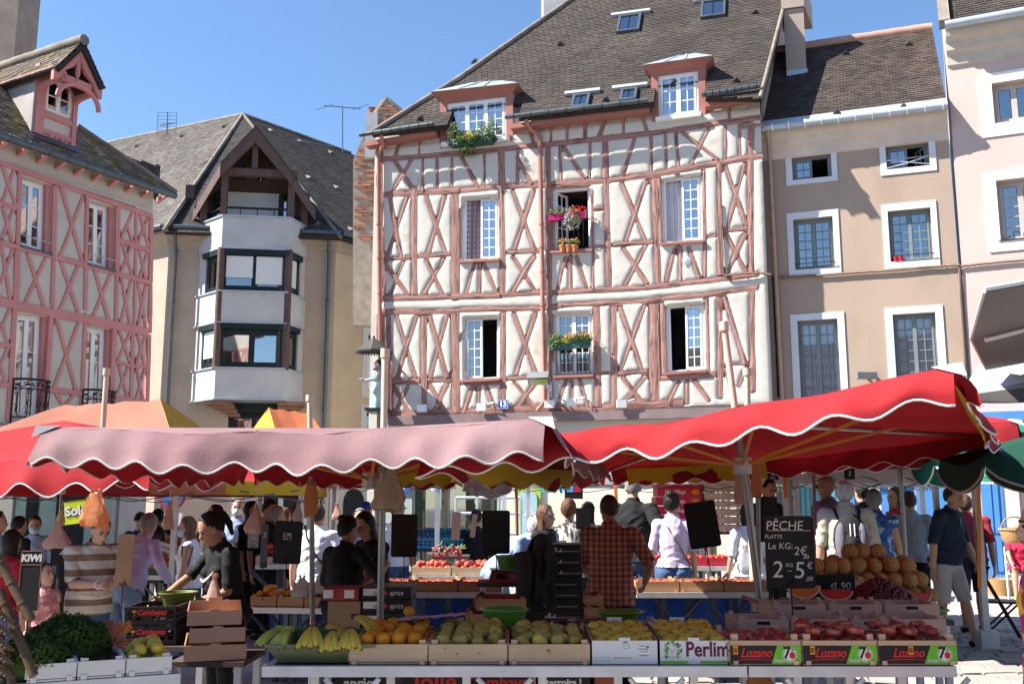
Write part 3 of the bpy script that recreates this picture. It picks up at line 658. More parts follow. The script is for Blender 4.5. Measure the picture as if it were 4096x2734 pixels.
# eave, gutter, roof of the pink house
PIT2 = 50; bkp = -PK.n
g0 = PK.w(-130,488,.35); g1 = PK.w(662,792,.35)
g0.z = g1.z
obj('gutter',MB().tube([g0,g1],.085,10),M_gutter,house,smooth=60)
for i in range(11):
 mb = MB(); mb2 = MB()
 c = g0.lerp(g1,(i + .4)/11) - PK.n*.35 + Vector((0,0,-.06)); mb.add([c + PK.u*a + PK.n*h + Vector((0,0,z)) for a,h,z in ((0,0,0),(.09,0,0),(.09,.3,0),(0,.3,0),(0,0,-.13),(.09,0,-.13),(.09,.26,-.03),(0,.26,-.03))],[(3,2,1,0),(4,5,6,7),(0,1,5,4),(1,2,6,5),(2,3,7,6),(3,0,4,7)])
 c = g0.lerp(g1,(i + .5)/11); mb2.tube([c - PK.u*.02,c + PK.u*.02],.095,10)
 obj('rafter_end',mb,M_ptim,house); obj('gutter_joint',mb2,M_gutter,house)
RP = Plane(g0 + Vector((0,0,.06)),PK.u,bkp*math.cos(R(PIT2)) + Vector((0,0,1))*math.sin(R(PIT2)))
L_ = (g1 - g0).length; pp = [RP.hit(*p) for p in ((-200,420),(60,330),(310,510))]
tiles(house,RP,[(-1.,0),(L_,0),pp[2],pp[1],(-1.,pp[0][1] + 1.2)],M_tile_moss,.17,.115)
ridge(house,RP.pt(L_,0,.03),RP.pt(*pp[2],.03),M_ridge,.07,.32,'hip_tile')
# bracketed dormer
DP = Plane(PK.pt(0,0,.05),PK.u,(0,0,1)); OV = .8
DF = Plane(PK.pt(0,0,.05 + OV),PK.u,(0,0,1))
la,lb = DP.hit(150,305)[0],DP.hit(184,330)[0]; ra,rb = DP.hit(292,420)[0],DP.hit(309,420)[0]
zb_ = DP.hit(240,590)[1]; ztp = DP.hit(235,330)[1] + .25
mb = MB(); mb.rect(DP,la,lb,zb_,ztp,-.1,.04); obj('dormer_post',mb,M_ptim,house); obj('dormer_post',MB().rect(DP,ra,rb,zb_,ztp,-.1,.04),M_ptim,house)
obj('dormer_wall',MB().rect(DP,lb,ra,zb_,DP.hit(230,430)[1],-.08,-.02),M_pplas,house)
for y,h in ((478,.13),(545,.1),(585,.08)): z = DP.hit(235,y)[1]; obj('dormer_rail',MB().rect(DP,lb,ra,z - h/2,z + h/2,-.06,.03),M_ptim,house)
zq0,zq1 = DP.hit(235,580)[1],DP.hit(235,550)[1]; mid = (lb + ra)/2
for a,b in (((mid - .3,zq0),(mid - .08,zq1)),((mid + .3,zq0),(mid + .08,zq1)),((mid,zq0),(mid,zq1))): timbers(house,DP,[(np.array(a),np.array(b),.07)],M_ptim,.02,-.03,.02,.003,'dormer_strut')
zw0 = DP.hit(235,465)[1]; zw1 = DP.hit(235,345)[1]
arch = [(lb,zw0),(ra,zw0),(ra,zw1 - .25)] + [((lb + ra)/2 + (ra - lb)/2*math.cos(t),zw1 - .25 + .4*math.sin(t)) for t in np.linspace(.15,3.0,10)] + [(lb,zw1 - .25)]
window(house,DP,[(lb,zw1 + .15),(ra,zw1 + .15),(ra,zw0),(lb,zw0)],2,1,2,M_white,depth=-.06,fw=.05,glass=M_gglass,name='dormer_window')
big = [(lb,zw1 - .3),(lb,ztp + .5),(ra,ztp + .5),(ra,zw1 - .3)]
obj('arched_head',MB().prism(DP,[(ra,zw1 - .3)] + [((lb + ra)/2 + (ra - lb)/2*math.cos(t),zw1 - .3 + .42*math.sin(t)) for t in np.linspace(0,math.pi,12)] + [(lb,ztp + .1),(ra,ztp + .1)],-.03,.03),M_ptim,house)
ap = DF.hit(322,168); fl = DF.hit(230,285); fr_ = DF.hit(419,352)
fl = (ap[0] - (fr_[0] - fl[0])/2*1.02,(fl[1] + fr_[1])/2); fr_ = (ap[0] + (ap[0] - fl[0]),fl[1])
def barge(a,b,w_=.3):
 t = np.array(b) - np.array(a); P = []; Q = []
 for i in range(9):
  f = i/8; c = np.array(a) + t*f + np.array((0,-.12*math.sin(f*math.pi))); P.append(tuple(c)); Q.append((c[0],c[1] - w_*(1.15 - .35*f) - .06*math.sin(f*9)))
 return MB().prism(DF,P + Q[::-1],-.05,.04)
obj('barge_board',barge(ap,fl),M_ptim,house); obj('barge_board',barge(ap,fr_),M_ptim,house)
zc = fl[1] - .05
obj('tie_beam',MB().rect(DF,fl[0] + .25,fr_[0] - .25,zc - .13,zc + .03,-.12,.0),M_ptim,house)
for x in (la + .08,rb - .05):
 obj('side_plate',MB().rect(Plane(DP.pt(x,zc,0),DP.n,(0,0,1)),-2.4,OV,-.1,.08,-.06,.06),M_ptim,house)
 P = [DP.pt(x + (.0),zw0 + .45 + (zc - zw0 - .5)*math.sin(t),.02 + OV*.92*(1 - math.cos(t))) for t in np.linspace(0,math.pi/2,9)]
 obj('curved_brace',MB().tube(P,.075,6),M_ptim,house)
P = [DF.pt((la + rb)/2 + (rb - la)/2*math.cos(t),zc - .5 + .42*math.sin(t),-.05) for t in np.linspace(0,math.pi,13)]
obj('curved_brace',MB().tube(P,.06,6),M_ptim,house)
obj('finial',MB().lathe([(.0,-.28),(.05,-.25),(.07,-.18),(.03,-.1),(.06,0),(.05,.5)],DF.pt(ap[0],ap[1] - .75,-.02),8),M_ptim,house)
for s in (0,1):
 A_ = DF.pt(ap[0],ap[1],.12); F_ = DF.pt(*(fl if not s else fr_),.12); d = bkp*3.6
 Pl = Plane(F_ + d,-bkp,(A_ - F_).normalized()) if not s else Plane(F_,bkp,(A_ - F_).normalized())
 Ls = (A_ - F_).length; tiles(house,Pl,[(0,-.02),(3.6,-.02),(3.6,Ls),(0,Ls)],M_tile_moss,.17,.115,name='dormer_tile')
ridge(house,DF.pt(ap[0],ap[1] + .02,.14),DF.pt(ap[0],ap[1] + .02,.14) + bkp*3.6,M_ridge,.12,.42)
sw = Plane(DP.pt(la,0,0),bkp,(0,0,1)); obj('dormer_cheek',MB().prism(sw,[(0,zb_),(2.4,zb_ + 1),(2.6,zc + .1),(0,zc + .1)],-.05,.05),mat('old grey cheek render',(.36,.33,.31),.95,.15,1.5,.2,30),house)
flat(house,'soffit',Plane(DP.pt(la,zc + .1,0),bkp,PK.u),[(-OV,-.2),(2.4,-.2),(2.4,.1),(-OV,.1)],0,.03,M_ptim)
obj('dormer_flashing',MB().add([DP.pt(la - .05,zb_ - .05,.2),DP.pt(rb + .05,zb_ - .05,.2),DP.pt(rb + .05,zb_ + .12,.06),DP.pt(la - .05,zb_ + .12,.06)],[(0,1,2,3)]),M_gutter,house)
c0 = at(24,0,26); c1 = at(75,0,26); obj('chimney',MB().box(c0.x - 1,c1.x,26,27.2,8,17),mat('brown stone chimney',(.27,.215,.175),.9,.15,2,.3,20),house)
# ---------------------------------------------------------------- apartment block with the bay
M_apt = mat('sand coloured render',(.42,.33,.255),.9,.07,1.1,.1,45,col2=(.36,.28,.21),c2t=(.5,.75),c2s=.8)
M_apt2 = mat('sand render in bounced light',(.5,.36,.23),.9,.07,1.1,.1,45)  # right wing: warm light bounced off the timbered house put into the render
M_bron = mat('dark brown wood',(.10,.06,.05),.7,.15,4,.2,30)
M_dkgr = mat('dark green frame',(.007,.016,.014),.4)
M_shut = mat('white roller shutter',(.7,.7,.7),.6,.02)
AF = facade(1010,35.2,-8)
o_ = AF.pt(0,0); house = thing('apartment_block','sand coloured apartment block with stacked grey bay balconies under a gable','apartment block',o_)
c1 = AF.hit(676,1000)[0]; c2 = AF.hit(1344,1000)[0]; ze = AF.hit(1000,938)[1]
EV = AF.pt(c1,ze); EW = AF.pt(c2,ze)
uL = Vector((-.84,.545,0)); uR = Vector((.585,.81,0))
AL = Plane(AF.pt(c1,0) + uL*9,-uL,(0,0,1)); AR = Plane(AF.pt(c2,0),uR,(0,0,1))
dr = [AF.hit(915,1625)[0],AF.hit(1120,1625)[0]]; zd = AF.hit(1000,1612)[1]
arch_a = [AR.hit(1368,1990)[0],AR.hit(1452,1990)[0]]
door = [(dr[0],zd),(dr[1],zd),(dr[1],2.9),(dr[0],2.9)]
ah = [(arch_a[0],.1),(arch_a[1],.1)] + [((arch_a[0] + arch_a[1])/2 + (arch_a[1] - arch_a[0])/2*math.cos(t),1.7 + .5*math.sin(t)) for t in np.linspace(0,math.pi,9)]
obj('wall',wall(AF,[(c1,0),(c2,0),(c2,ze),(c1,ze)],[door],.25),M_apt,house)
flat(house,'wall',AL,[(0,0),(9,0),(9,ze),(0,ze)],-.2,0,M_apt)
rw0 = AR.hit(1470,1020)[0]
RWs = [[(AR.hit(1478,1072)[0],AR.hit(1478,1060)[1]),(AR.hit(1530,1080)[0],AR.hit(1478,1060)[1]),(AR.hit(1530,1200)[0],AR.hit(1478,1232)[1]),(AR.hit(1478,1072)[0],AR.hit(1478,1232)[1])],
       [(AR.hit(1478,1072)[0],AR.hit(1478,1340)[1]),(AR.hit(1530,1080)[0],AR.hit(1478,1340)[1]),(AR.hit(1530,1200)[0],AR.hit(1478,1560)[1]),(AR.hit(1478,1072)[0],AR.hit(1478,1560)[1])],
       [(AR.hit(1478,1072)[0],AR.hit(1478,1650)[1]),(AR.hit(1530,1080)[0],AR.hit(1478,1650)[1]),(AR.hit(1530,1200)[0],AR.hit(1478,1740)[1]),(AR.hit(1478,1072)[0],AR.hit(1478,1740)[1])]]
obj('wall',wall(AR,[(0,0),(9,0),(9,ze),(0,ze)],RWs,.2),M_apt2,house)
M_surr = mat('pale stone surround',(.55,.5,.44),.85,.06)
for q in RWs:
 g = .28; a0,z1 = q[0]; a1,z0 = q[2]; mb = MB()
 for r_ in ((a0 - g,a0,z0 - g,z1 + g),(a1,a1 + g,z0 - g,z1 + g),(a0,a1,z1,z1 + g),(a0,a1,z0 - g,z0)): mb.rect(AR,*r_,0,.03)
 obj('window_surround',mb,M_surr,house); window(house,AR,q,1,1,1,M_dkgr,depth=-.15)
 n = 22; mb = MB()
 for i in range(n): z = z1 - .45 - (z1 - z0 - .5)*i/n; mb.rect(AR,a0 + .05,a1,z - (z1 - z0)/n*.9,z,-.12,-.09)
 obj('roller_shutter',mb,M_shut,house)
# ground floor of the apartment block: grey stone with arched opening and shop front
M_gst = mat('grey limestone blocks',(.40,.37,.34),.9,.1,1.5,.2,20)
gfz = 2.75
obj('stone_ground_floor',wall(AF,[(AF.hit(980,2000)[0],0),(c2,0),(c2,gfz),(AF.hit(980,2000)[0],gfz)],[],.25,.06),M_gst,house)
flat(house,'stone_ground_floor',AR,[(0,0),(9,0),(9,gfz),(0,gfz)],0,.06,M_gst)
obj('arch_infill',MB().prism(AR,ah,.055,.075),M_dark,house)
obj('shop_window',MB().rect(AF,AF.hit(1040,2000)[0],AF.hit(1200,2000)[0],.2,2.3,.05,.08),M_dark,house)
# cornice, gutters
for P0,P1 in ((EV + uL*9,EV),(EV,EW),(EW,EW + uR*9)):
 d = (P1 - P0).normalized(); n = d.cross(Vector((0,0,1)))
 pr = [(0,-.55),(.1,-.5),(.12,-.3),(.28,-.22),(.3,-.02),(.45,.0)]
 obj('cornice',MB().grid([[P0 + n*h + Vector((0,0,z)) - d*h*.45 for h,z in pr][::-1],[P1 + n*h + Vector((0,0,z)) + d*h*.45 for h,z in pr][::-1]]),M_apt,house)
 obj('gutter',MB().tube([P0 + n*.5 + Vector((0,0,.05)) - d*.2,P1 + n*.5 + Vector((0,0,.05)) + d*.2],.1,8),M_gutter,house,smooth=60)
for p in (707,1318):
 a = AF.hit(p,1000)[0]; obj('downpipe',MB().tube([AF.pt(a,0,.14),AF.pt(a,ze - .8,.14),AF.pt(a,ze - .4,.4),AF.pt(a,ze,.5)],.07,8),M_gutter,house,smooth=60)
 mb = MB()
 for y in (1010,1210,1420,1640): z = AF.hit(p,y)[1]; mb.tube([AF.pt(a,z,.14),AF.pt(a,z + .08,.14)],.095,8)
 obj('pipe_collar',mb,M_gutter,house)
# roof planes
nL = Vector((-uL.y,uL.x,0)); nL = nL if nL.y > 0 else -nL
eo = .5
RLp = Plane(EV - nL*eo,-uL,nL*math.cos(R(48)) + Vector((0,0,1))*math.sin(R(48)))
apex = RLp.w(972,457)
pl_ = [RLp.hit(*p) for p in ((400,577),(972,457))]
tiles(house,RLp,[(pl_[0][0] - .3,0),(RLp.hit(655,925)[0],0),pl_[1],(pl_[0][0] - .3,pl_[0][1])],M_tile_sunlit,.2,.115,.018)
nF = -AF.n; CW = EV - nF*eo; CE = EW - nF*eo
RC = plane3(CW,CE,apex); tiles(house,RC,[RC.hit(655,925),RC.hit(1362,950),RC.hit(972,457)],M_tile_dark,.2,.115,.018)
nR = Vector((-uR.y,uR.x,0)); nR = nR if nR.y > 0 else -nR; far = EW - nR*eo + uR*8
RR = plane3(CE,far,apex); rr1 = RR.hit(1400,612); pa = RR.hit(972,457)
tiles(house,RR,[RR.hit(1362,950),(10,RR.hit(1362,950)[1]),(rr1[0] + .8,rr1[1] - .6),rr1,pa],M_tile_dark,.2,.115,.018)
ridge(house,apex,RLp.pt(*pl_[0],0),M_ridge,.07,.5); ridge(house,RLp.w(655,925,.02),apex,M_ridge,.07,.4,'hip_tile'); ridge(house,RC.w(1362,950,.02),apex,M_ridge,.07,.4,'hip_tile'); ridge(house,apex,RR.pt(*rr1,.02),M_ridge,.07,.5)
vents(house,RLp,[(552,585),(732,545),(902,507)],M_tile_dark,.16); vents(house,RR,[(1083,525),(1200,568),(1322,612),(1234,712),(1345,752),(1446,790),(1404,920),(1495,955)],M_ridge,.16); vents(house,RC,[(1270,895)],M_ridge,.14)
# the bay: canted, stacked balconies
BF = Plane(AF.pt(0,0,1.25),AF.u,(0,0,1))
b0,b1 = BF.hit(890,900)[0],BF.hit(1160,900)[0]
a0_,a1_ = AF.hit(800,900)[0] ,AF.hit(1233,900)[0]
def ring(z,e=0.): return [AF.pt(a0_ - e,z,.0),BF.pt(b0 - e*.4,z,e),BF.pt(b1 + e*.4,z,e),AF.pt(a1_ + e,z,.0)]
def bayband(z0,z1,m,name,e=0.):
 p,q = ring(z0,e),ring(z1,e); obj(name,MB().add(p + q,[(i,i + 1,5 + i,4 + i) for i in range(3)] + [(4,5,6,7),(3,2,1,0)]),m,house)
bands = [(BF.hit(1000,992)[1],BF.hit(1000,868)[1]),(BF.hit(1000,1288)[1],BF.hit(1000,1168)[1]),(BF.hit(1000,1594)[1],BF.hit(1000,1474)[1])]
for z0,z1 in bands:
 bayband(z0,z1,M_conc,'bay_parapet'); bayband(z1,z1 + .05,M_zinc,'bay_coping',.06); bayband(z0 - .04,z0,M_zinc,'bay_edge',.05)
SL = [Plane(ring(0)[0],ring(0)[1] - ring(0)[0],(0,0,1)),BF,Plane(ring(0)[2],ring(0)[3] - ring(0)[2],(0,0,1))]
wL = (ring(0)[1] - ring(0)[0]).length
for k,(zb,zt_) in enumerate(((bands[1][1] + .05,bands[0][0] - .04),(bands[2][1] + .05,bands[1][0] - .04))):
 for j,pl in enumerate(SL):
  x0,x1 = (b0,b1) if j == 1 else ((.0,wL) if j == 0 else (0.,wL))
  if j != 1:
   e0_,e1_ = (wL*.3,wL) if j == 0 else (0,wL*.62)
   flat(house,'bay_pier',pl,[(0,zb),(wL*.3,zb),(wL*.3,zt_),(0,zt_)] if j == 0 else [(wL*.62,zb),(wL,zb),(wL,zt_),(wL*.62,zt_)],-.25,-.05,M_conc); x0,x1 = e0_,e1_
  hd = .2; flat(house,'shutter_box',pl,[(x0 - .1,zt_ - hd),(x1,zt_ - hd),(x1,zt_),(x0 - .1,zt_)],-.2,.04 if j != 1 else .0,M_dkgr)
  q = [(x0,zt_ - hd),(x1,zt_ - hd),(x1,zb),(x0,zb)]
  g = M_glassblue if k == 1 else M_gglass
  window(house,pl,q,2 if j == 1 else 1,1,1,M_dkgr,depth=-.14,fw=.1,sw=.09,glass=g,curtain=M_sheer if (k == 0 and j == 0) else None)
  sh = {(0,1): ((.08,.47,.62),(.52,.92,.8)),(0,2): ((.0,.75,.8),),(1,0): ((.1,.95,.72),),(1,2): ()}.get((k,j),())
  H_ = zt_ - hd - zb; W_ = x1 - x0
  for u0,u1,fr in sh:
   mb = MB(); n = int(H_*fr/.055)
   for i in range(n): z = zt_ - hd - .04 - i*.055; mb.rect(pl,x0 + W_*u0,x0 + W_*u1,z - .05,z,-.1,-.075)
   obj('roller_shutter',mb,M_shut,house)
  if (k,j) == (1,2):
   mb = MB()
   for i in range(9): z = zb + .1 + H_*i/9.5; mb.rect(pl,x0 + W_*.05,x0 + W_*.55,z,z + H_/18,-.2,-.19)
   obj('slatted_blind',mb,M_shut,house)
for x in (b0,b1): obj('bay_column',MB().tube([BF.pt(x,bands[2][1],-.08),BF.pt(x,bands[0][0],-.08)],.13,10),M_bron,house,smooth=60)
# corbels under the bay
for s,xa in ((0,AF.hit(835,1600)[0]),(1,AF.hit(1120,1600)[0])):
 for k in range(4):
  z1 = bands[2][0] - .05 - k*.12; w_ = 1.0 - k*.2; x = xa + (.25*k if s == 0 else 0)
  obj('corbel',MB().rect(AF,x,x + w_*.9,z1 - .12,z1,0,1.0 - k*.25),mat('red brown stone',(.25,.14,.1),.85,.12),house)
obj('shop_awning_box',MB().rect(AF,dr[0] - .1,dr[1] + .1,zd - .35,zd,.02,.2),M_dkgr,house)
window(house,AF,[(dr[0],zd - .35),(dr[1],zd - .35),(dr[1],2.9),(dr[0],2.9)],2,1,1,M_dkgr,depth=-.1,fw=.1,sw=.08,glass=M_gglass,curtain=M_sheer)
# loggia and gable on top of the bay
zc0 = bands[0][1] + .05; zbm = BF.hit(1000,702)[1]
for x in (b0,b1): obj('loggia_post',MB().rect(BF,x - .11,x + .11,zc0,zbm,-.22,0),M_bron,house)
for x,pl in ((a0_ + .15,AF),(a1_ - .15,AF)): obj('loggia_post',MB().rect(AF,x - .12,x + .12,zc0,AF.hit(810,790)[1],.02,.3),M_bron,house)
obj('loggia_beam',MB().rect(BF,b0 - .2,b1 + .2,zbm,zbm + .26,-.24,.02),M_bron,house)
GF = Plane(BF.pt(0,0,.22),BF.u,(0,0,1)); ga = GF.hit(1024,512); gl = GF.hit(889,665); gr = GF.hit(1158,672)
gl = (ga[0] - (gr[0] - gl[0])/2,(gl[1] + gr[1])/2); gr = (2*ga[0] - gl[0],gl[1])
obj('king_post',MB().rect(BF,ga[0] - .1,ga[0] + .1,zbm + .26,ga[1] - .3,-.2,.1),M_bron,house)
bw = .42
for s in (gl,gr): obj('barge_board',MB().prism(GF,[ga,s,(s[0],s[1] - bw),(ga[0],ga[1] - bw*1.3)],-.06,.03),M_bron,house)
back = nF*5.5
sl_ = (gl[1] - ga[1])/(gl[0] - ga[0])
outL = (AF.hit(795,775)); outR = AF.hit(1233,785)
for s,gp,ox,pl_name in ((-1,gl,a0_ - .25,'L'),(1,gr,a1_ + .25,'R')):
 zo = ga[1] - abs(ox - ga[0])*abs(sl_)*.97
 A_ = GF.pt(*ga,.04); Bp = GF.pt(*gp,.04); Cc = AF.pt(ox,zo,.1); Dd = AF.pt(ox,zo,-4.); Ee = GF.pt(ga[0],ga[1],.04) + back
 quad = [A_,Bp,Cc,Dd,Ee]; off = Vector((0,0,.1))
 obj('gable_roof',MB().add(quad + [p + off for p in quad],[(0,1,2,3,4),(9,8,7,6,5)] + [(i,(i + 1) % 5,5 + (i + 1) % 5,5 + i) for i in range(5)]),M_tile_dark,house)
 dn = Vector((0,0,-.4)); obj('barge_board',MB().add([Bp,Cc,Cc + dn,Bp + dn,Bp + nF*.1,Cc + nF*.1,Cc + dn + nF*.1,Bp + dn + nF*.1],[(0,1,2,3),(7,6,5,4),(0,3,7,4),(1,5,6,2),(2,6,7,3),(0,4,5,1)]),M_bron,house)
# loggia back wall: windows, shutter, triangular lights
LB = Plane(AF.pt(0,0,-.3),AF.u,(0,0,1)); zt_ = ga[1] - .9
obj('loggia_wall',MB().prism(LB,[(a0_,zc0 - 1),(a1_,zc0 - 1),(a1_,LB.hit(1000,770)[1]),(ga[0],ga[1] - .2),(a0_,LB.hit(1000,770)[1])],-.1,0),M_bron,house)
obj('loggia_floor',MB().add([p + Vector((0,0,0)) for p in ring(bands[0][0] + .1,-.05)] + [AF.pt(a1_,bands[0][0] + .1,-.4),AF.pt(a0_,bands[0][0] + .1,-.4)],[(0,1,2,3,4,5)]),M_conc,house)
zl0,zl1 = LB.hit(1000,870)[1],LB.hit(1000,772)[1]; x0,x1 = LB.hit(905,800)[0],LB.hit(1115,800)[0]; mb = MB(); n = int((zl1 - zl0 + .9)/.07)
for i in range(n): z = zl1 - i*.07; mb.rect(LB,x0,x1,z - .062,z,.02,.05)
obj('roller_shutter',mb,M_shut,house)
for xa,xb in ((LB.hit(855,800)[0],LB.hit(895,800)[0]),(LB.hit(1125,800)[0],LB.hit(1160,800)[0])): window(house,LB,[(xa,zl1),(xb,zl1),(xb,zl0 - .8),(xa,zl0 - .8)],1,1,1,M_dkgr,depth=.05,glass=M_glassblue,room=False)
for tri in (((930,722),(982,722),(982,660)),((1028,722),(1065,722),(1028,668))): obj('gable_light',MB().prism(LB,[LB.hit(*p) for p in tri],.01,.03),M_glassblue,house)
zr = zc0 + .3
obj('loggia_rail',MB().tube([AF.pt(a0_ + .2,zr,.1),BF.pt(b0,zr,-.1),BF.pt(b1,zr,-.1),AF.pt(a1_ - .2,zr,.1)],.045,8),M_iron,house)
for i in range(5): obj('loggia_baluster',MB().tube([BF.pt(b0 + (b1 - b0)*i/4,zc0,-.1),BF.pt(b0 + (b1 - b0)*i/4,zr,-.1)],.02,6),M_iron,house)
obj('wall_lamp',MB().box(-.16,.16,-.12,.12,-.25,.25,Matrix.Translation(AF.pt(a0_ - .35,AF.hit(785,775)[1],.15))),M_iron,house)
# side roof between the pink house and the block
sp = plane3(at(455,690,28.5),at(640,770,29.5),at(640,665,30)); hs = thing('side_roof','small dark tiled roof tucked between the pink timbered house and the apartment block','roof',at(560,740,29))
tiles(hs,sp,[sp.hit(*p) for p in ((455,690),(600,752),(632,800),(642,664),(455,614))],M_tile_dark,.18,.12)
# aerials
def aerial(x,y0,y1,d,kind,lab):
 t = thing('roof_aerial',lab,'aerial',at(x,y1,d)); obj('mast',MB().tube([at(x,y1 + 20,d),at(x,y0,d)],.025,6),M_gutter,t)
 mb = MB(); c = at(x,y0,d)
 if kind == 0:
  for i in range(7): z = .0 - i*.15; mb.tube([c + Vector((-.38,0,z)),c + Vector((.38,0,z))],.01,5)
  for xx in (-.38,0,.38): mb.tube([c + Vector((xx,0,0)),c + Vector((xx,0,-.95))],.012,5)
  mb.tube([c + Vector((-.3,.1,-.5)),c + Vector((.3,.1,-.4))],.03,5)
 else:
  mb.tube([c + Vector((-.75,0,.02)),c + Vector((.75,0,-.1))],.02,5); mb.tube([c + Vector((-1.9,0,-1.45)),c + Vector((-.1,0,-1.75))],.025,5)
  for i in range(8): p = c + Vector((-1.85 + i*.22,0,-1.46 - i*.037)); mb.tube([p + Vector((0,-.25,0)),p + Vector((0,.25,0))],.008,4)
  for s in (-1,1): p = c + Vector((.72*s,0,-.04)); mb.tube([p + Vector((-.3,-.2,-.2)),p + Vector((.3,.2,.2))],.01,4)
 obj('antenna_elements',mb,M_gutter,t,kind='stuff')
aerial(670,450,515,38,0,'grid shaped roof aerial above the long grey tiled ridge on the left')
aerial(1370,425,590,38,1,'tall mast aerial with a boom standing over the dark right hand roof slope')
# ---------------------------------------------------------------- brick gable between
house = thing('brick_gable','crumbling red brick gable with a stone chimney squeezed beside the half-timbered house','gable wall',at(1490,2025,31))
M_brick = mat('worn red brick',(.40,.19,.12),.9,.2,3,.3,30,objr=.35,col2=(.3,.25,.2),c2t=(.5,.65),c2s=3.)
M_mortar = mat('crumbled mortar',(.33,.28,.23),.95,.2,4,.4,25)
BG = Plane((at(1490,2025,31).x,31,0),(1,0,0),(0,0,1)); bo = [BG.hit(*p) for p in ((1412,640),(1412,1300),(1700,1300),(1700,520),(1610,455),(1542,398),(1515,430),(1490,470),(1455,540))]
flat(house,'masonry',BG,bo,-.4,0,M_mortar)
brick_me = mesh_of('brick',MB().box(0,.27,-.03,.05,0,.075),M_brick); inb = []
z = BG.hit(0,960)[1]; row = 0; cand = []
while z < BG.hit(0,405)[1]:
 xs = []
 for i in range(len(bo)):
  p,q = bo[i],bo[(i + 1) % len(bo)]
  if (p[1] - z - .04)*(q[1] - z - .04) < 0: xs.append(p[0] + (q[0] - p[0])*(z + .04 - p[1])/(q[1] - p[1]))
 xs.sort(); x = xs[0] + (.15 if row % 2 else 0.02)
 while x < min(xs[1],BG.hit(1610,800)[0]) - .25: cand.append((x,z)); x += .3
 z += .1; row += 1
rnd.shuffle(cand)
stuff = MB()
for k,(x,z) in enumerate(cand):
 if k < 300:
  o = obj('brick',brick_me,None,house); o.location = BG.pt(x,z,0) - house.location + Vector((0,rnd.uniform(-.02,.05),0)); o.rotation_euler = (rnd.uniform(-.03,.03),rnd.uniform(-.03,.03),rnd.uniform(-.04,.04))
 else: stuff.box(x,x + .27,30.95,31.03,z,z + .075,Matrix.Translation((BG.o.x,0,0)))
if stuff.v: obj('brickwork',stuff,M_brick,house,kind='stuff')
a = BG.hit(1467,460); b = BG.hit(1512,520)
obj('chimney',MB().rect(BG,a[0],b[0],b[1] - 1,a[1],-.7,.2),M_conc,house)
for x in (.15,.42): obj('chimney_pot',MB().lathe([(.12,0),(.11,.3),(.13,.32),(.1,.34)],BG.pt(a[0] + x*.9,a[1],-.2),10),M_brick,house,smooth=60)
cp = [BG.hit(*p) for p in ((1490,470),(1542,395),(1612,455),(1700,520))]
for p,q in zip(cp[:-1],cp[1:]): obj('coping',MB().tube([BG.pt(*p,-.1),BG.pt(*q,-.1)],.13,6),M_ridge,house)
# ---------------------------------------------------------------- tan house on the right
M_tan = mat('tan render',(.385,.29,.22),.9,.06,.9,.15,40,st=(1,1,.45),col2=(.335,.25,.188),c2t=(.5,.75),c2s=1.4)
M_wsurr = mat('white painted surround',(.62,.62,.64),.8,.04)
M_grblue = mat('grey green joinery',(.17,.21,.21),.6,.08)
TN = Plane(rc - TB.n*.62,(math.cos(R(20)),-math.sin(R(20)),0),(0,0,1))
house = thing('tan_house','tan rendered house with white window surrounds and grey green casements','house',TN.pt(2,0))
tl = TN.hit(3070,700)[0] - .2; tr_ = TN.hit(3820,900)[0]; tz = TN.hit(3440,500)[1]
TQ = [('Y',(120,1068),(475,1025),(487,1258),(128,1297),(168,1105),(440,1068),(443,1230),(170,1257)),
      ('Y',(775,990),(1165,938),(1172,1185),(783,1230),(820,1025),(1120,988),(1125,1150),(825,1187)),
      ('Z',(125,90),(465,58),(483,480),(137,502),(168,130),(428,105),(440,440),(178,465)),
      ('Z',(750,32),(1110,0),(1135,430),(768,458),(795,75),(1075,48),(1090,385),(803,412)),
      ('Z',(147,757),(503,735),(532,1345),(172,1368),(195,797),(460,780),(482,1310),(217,1330)),
      ('Z',(773,712),(1158,690),(1188,1320),(802,1345),(825,755),(1108,738),(1136,1290),(852,1310))]
def rq(pl,k,pts):          # square the measured corners up on the wall
 q = loc_(pl,k,*pts); l = (q[0][0] + q[3][0])/2; r = (q[1][0] + q[2][0])/2; t = (q[0][1] + q[1][1])/2; b = (q[2][1] + q[3][1])/2
 return [(l,t),(r,t),(r,b),(l,b)]
sur = [rq(TN,t[0],t[1:5]) for t in TQ]; ope = [rq(TN,t[0],t[5:9]) for t in TQ]
M_blue = mat('blue shop paint',(.06,.2,.45),.5,.08); M_blue2 = mat('light blue shop paint',(.16,.42,.75),.5,.06); M_teal = mat('teal shop paint',(.08,.25,.27),.5,.08)
shop = [(TN.hit(3420,2000)[0],.15),(TN.hit(3660,2000)[0],.15),(TN.hit(3660,2000)[0],2.35),(TN.hit(3420,2000)[0],2.35)][::-1]
shop = [shop[1],shop[0],shop[3],shop[2]]
obj('wall',wall(TN,[(tl,0),(tr_,0),(tr_,tz),(tl,tz)],ope + [shop],.28),M_tan,house)
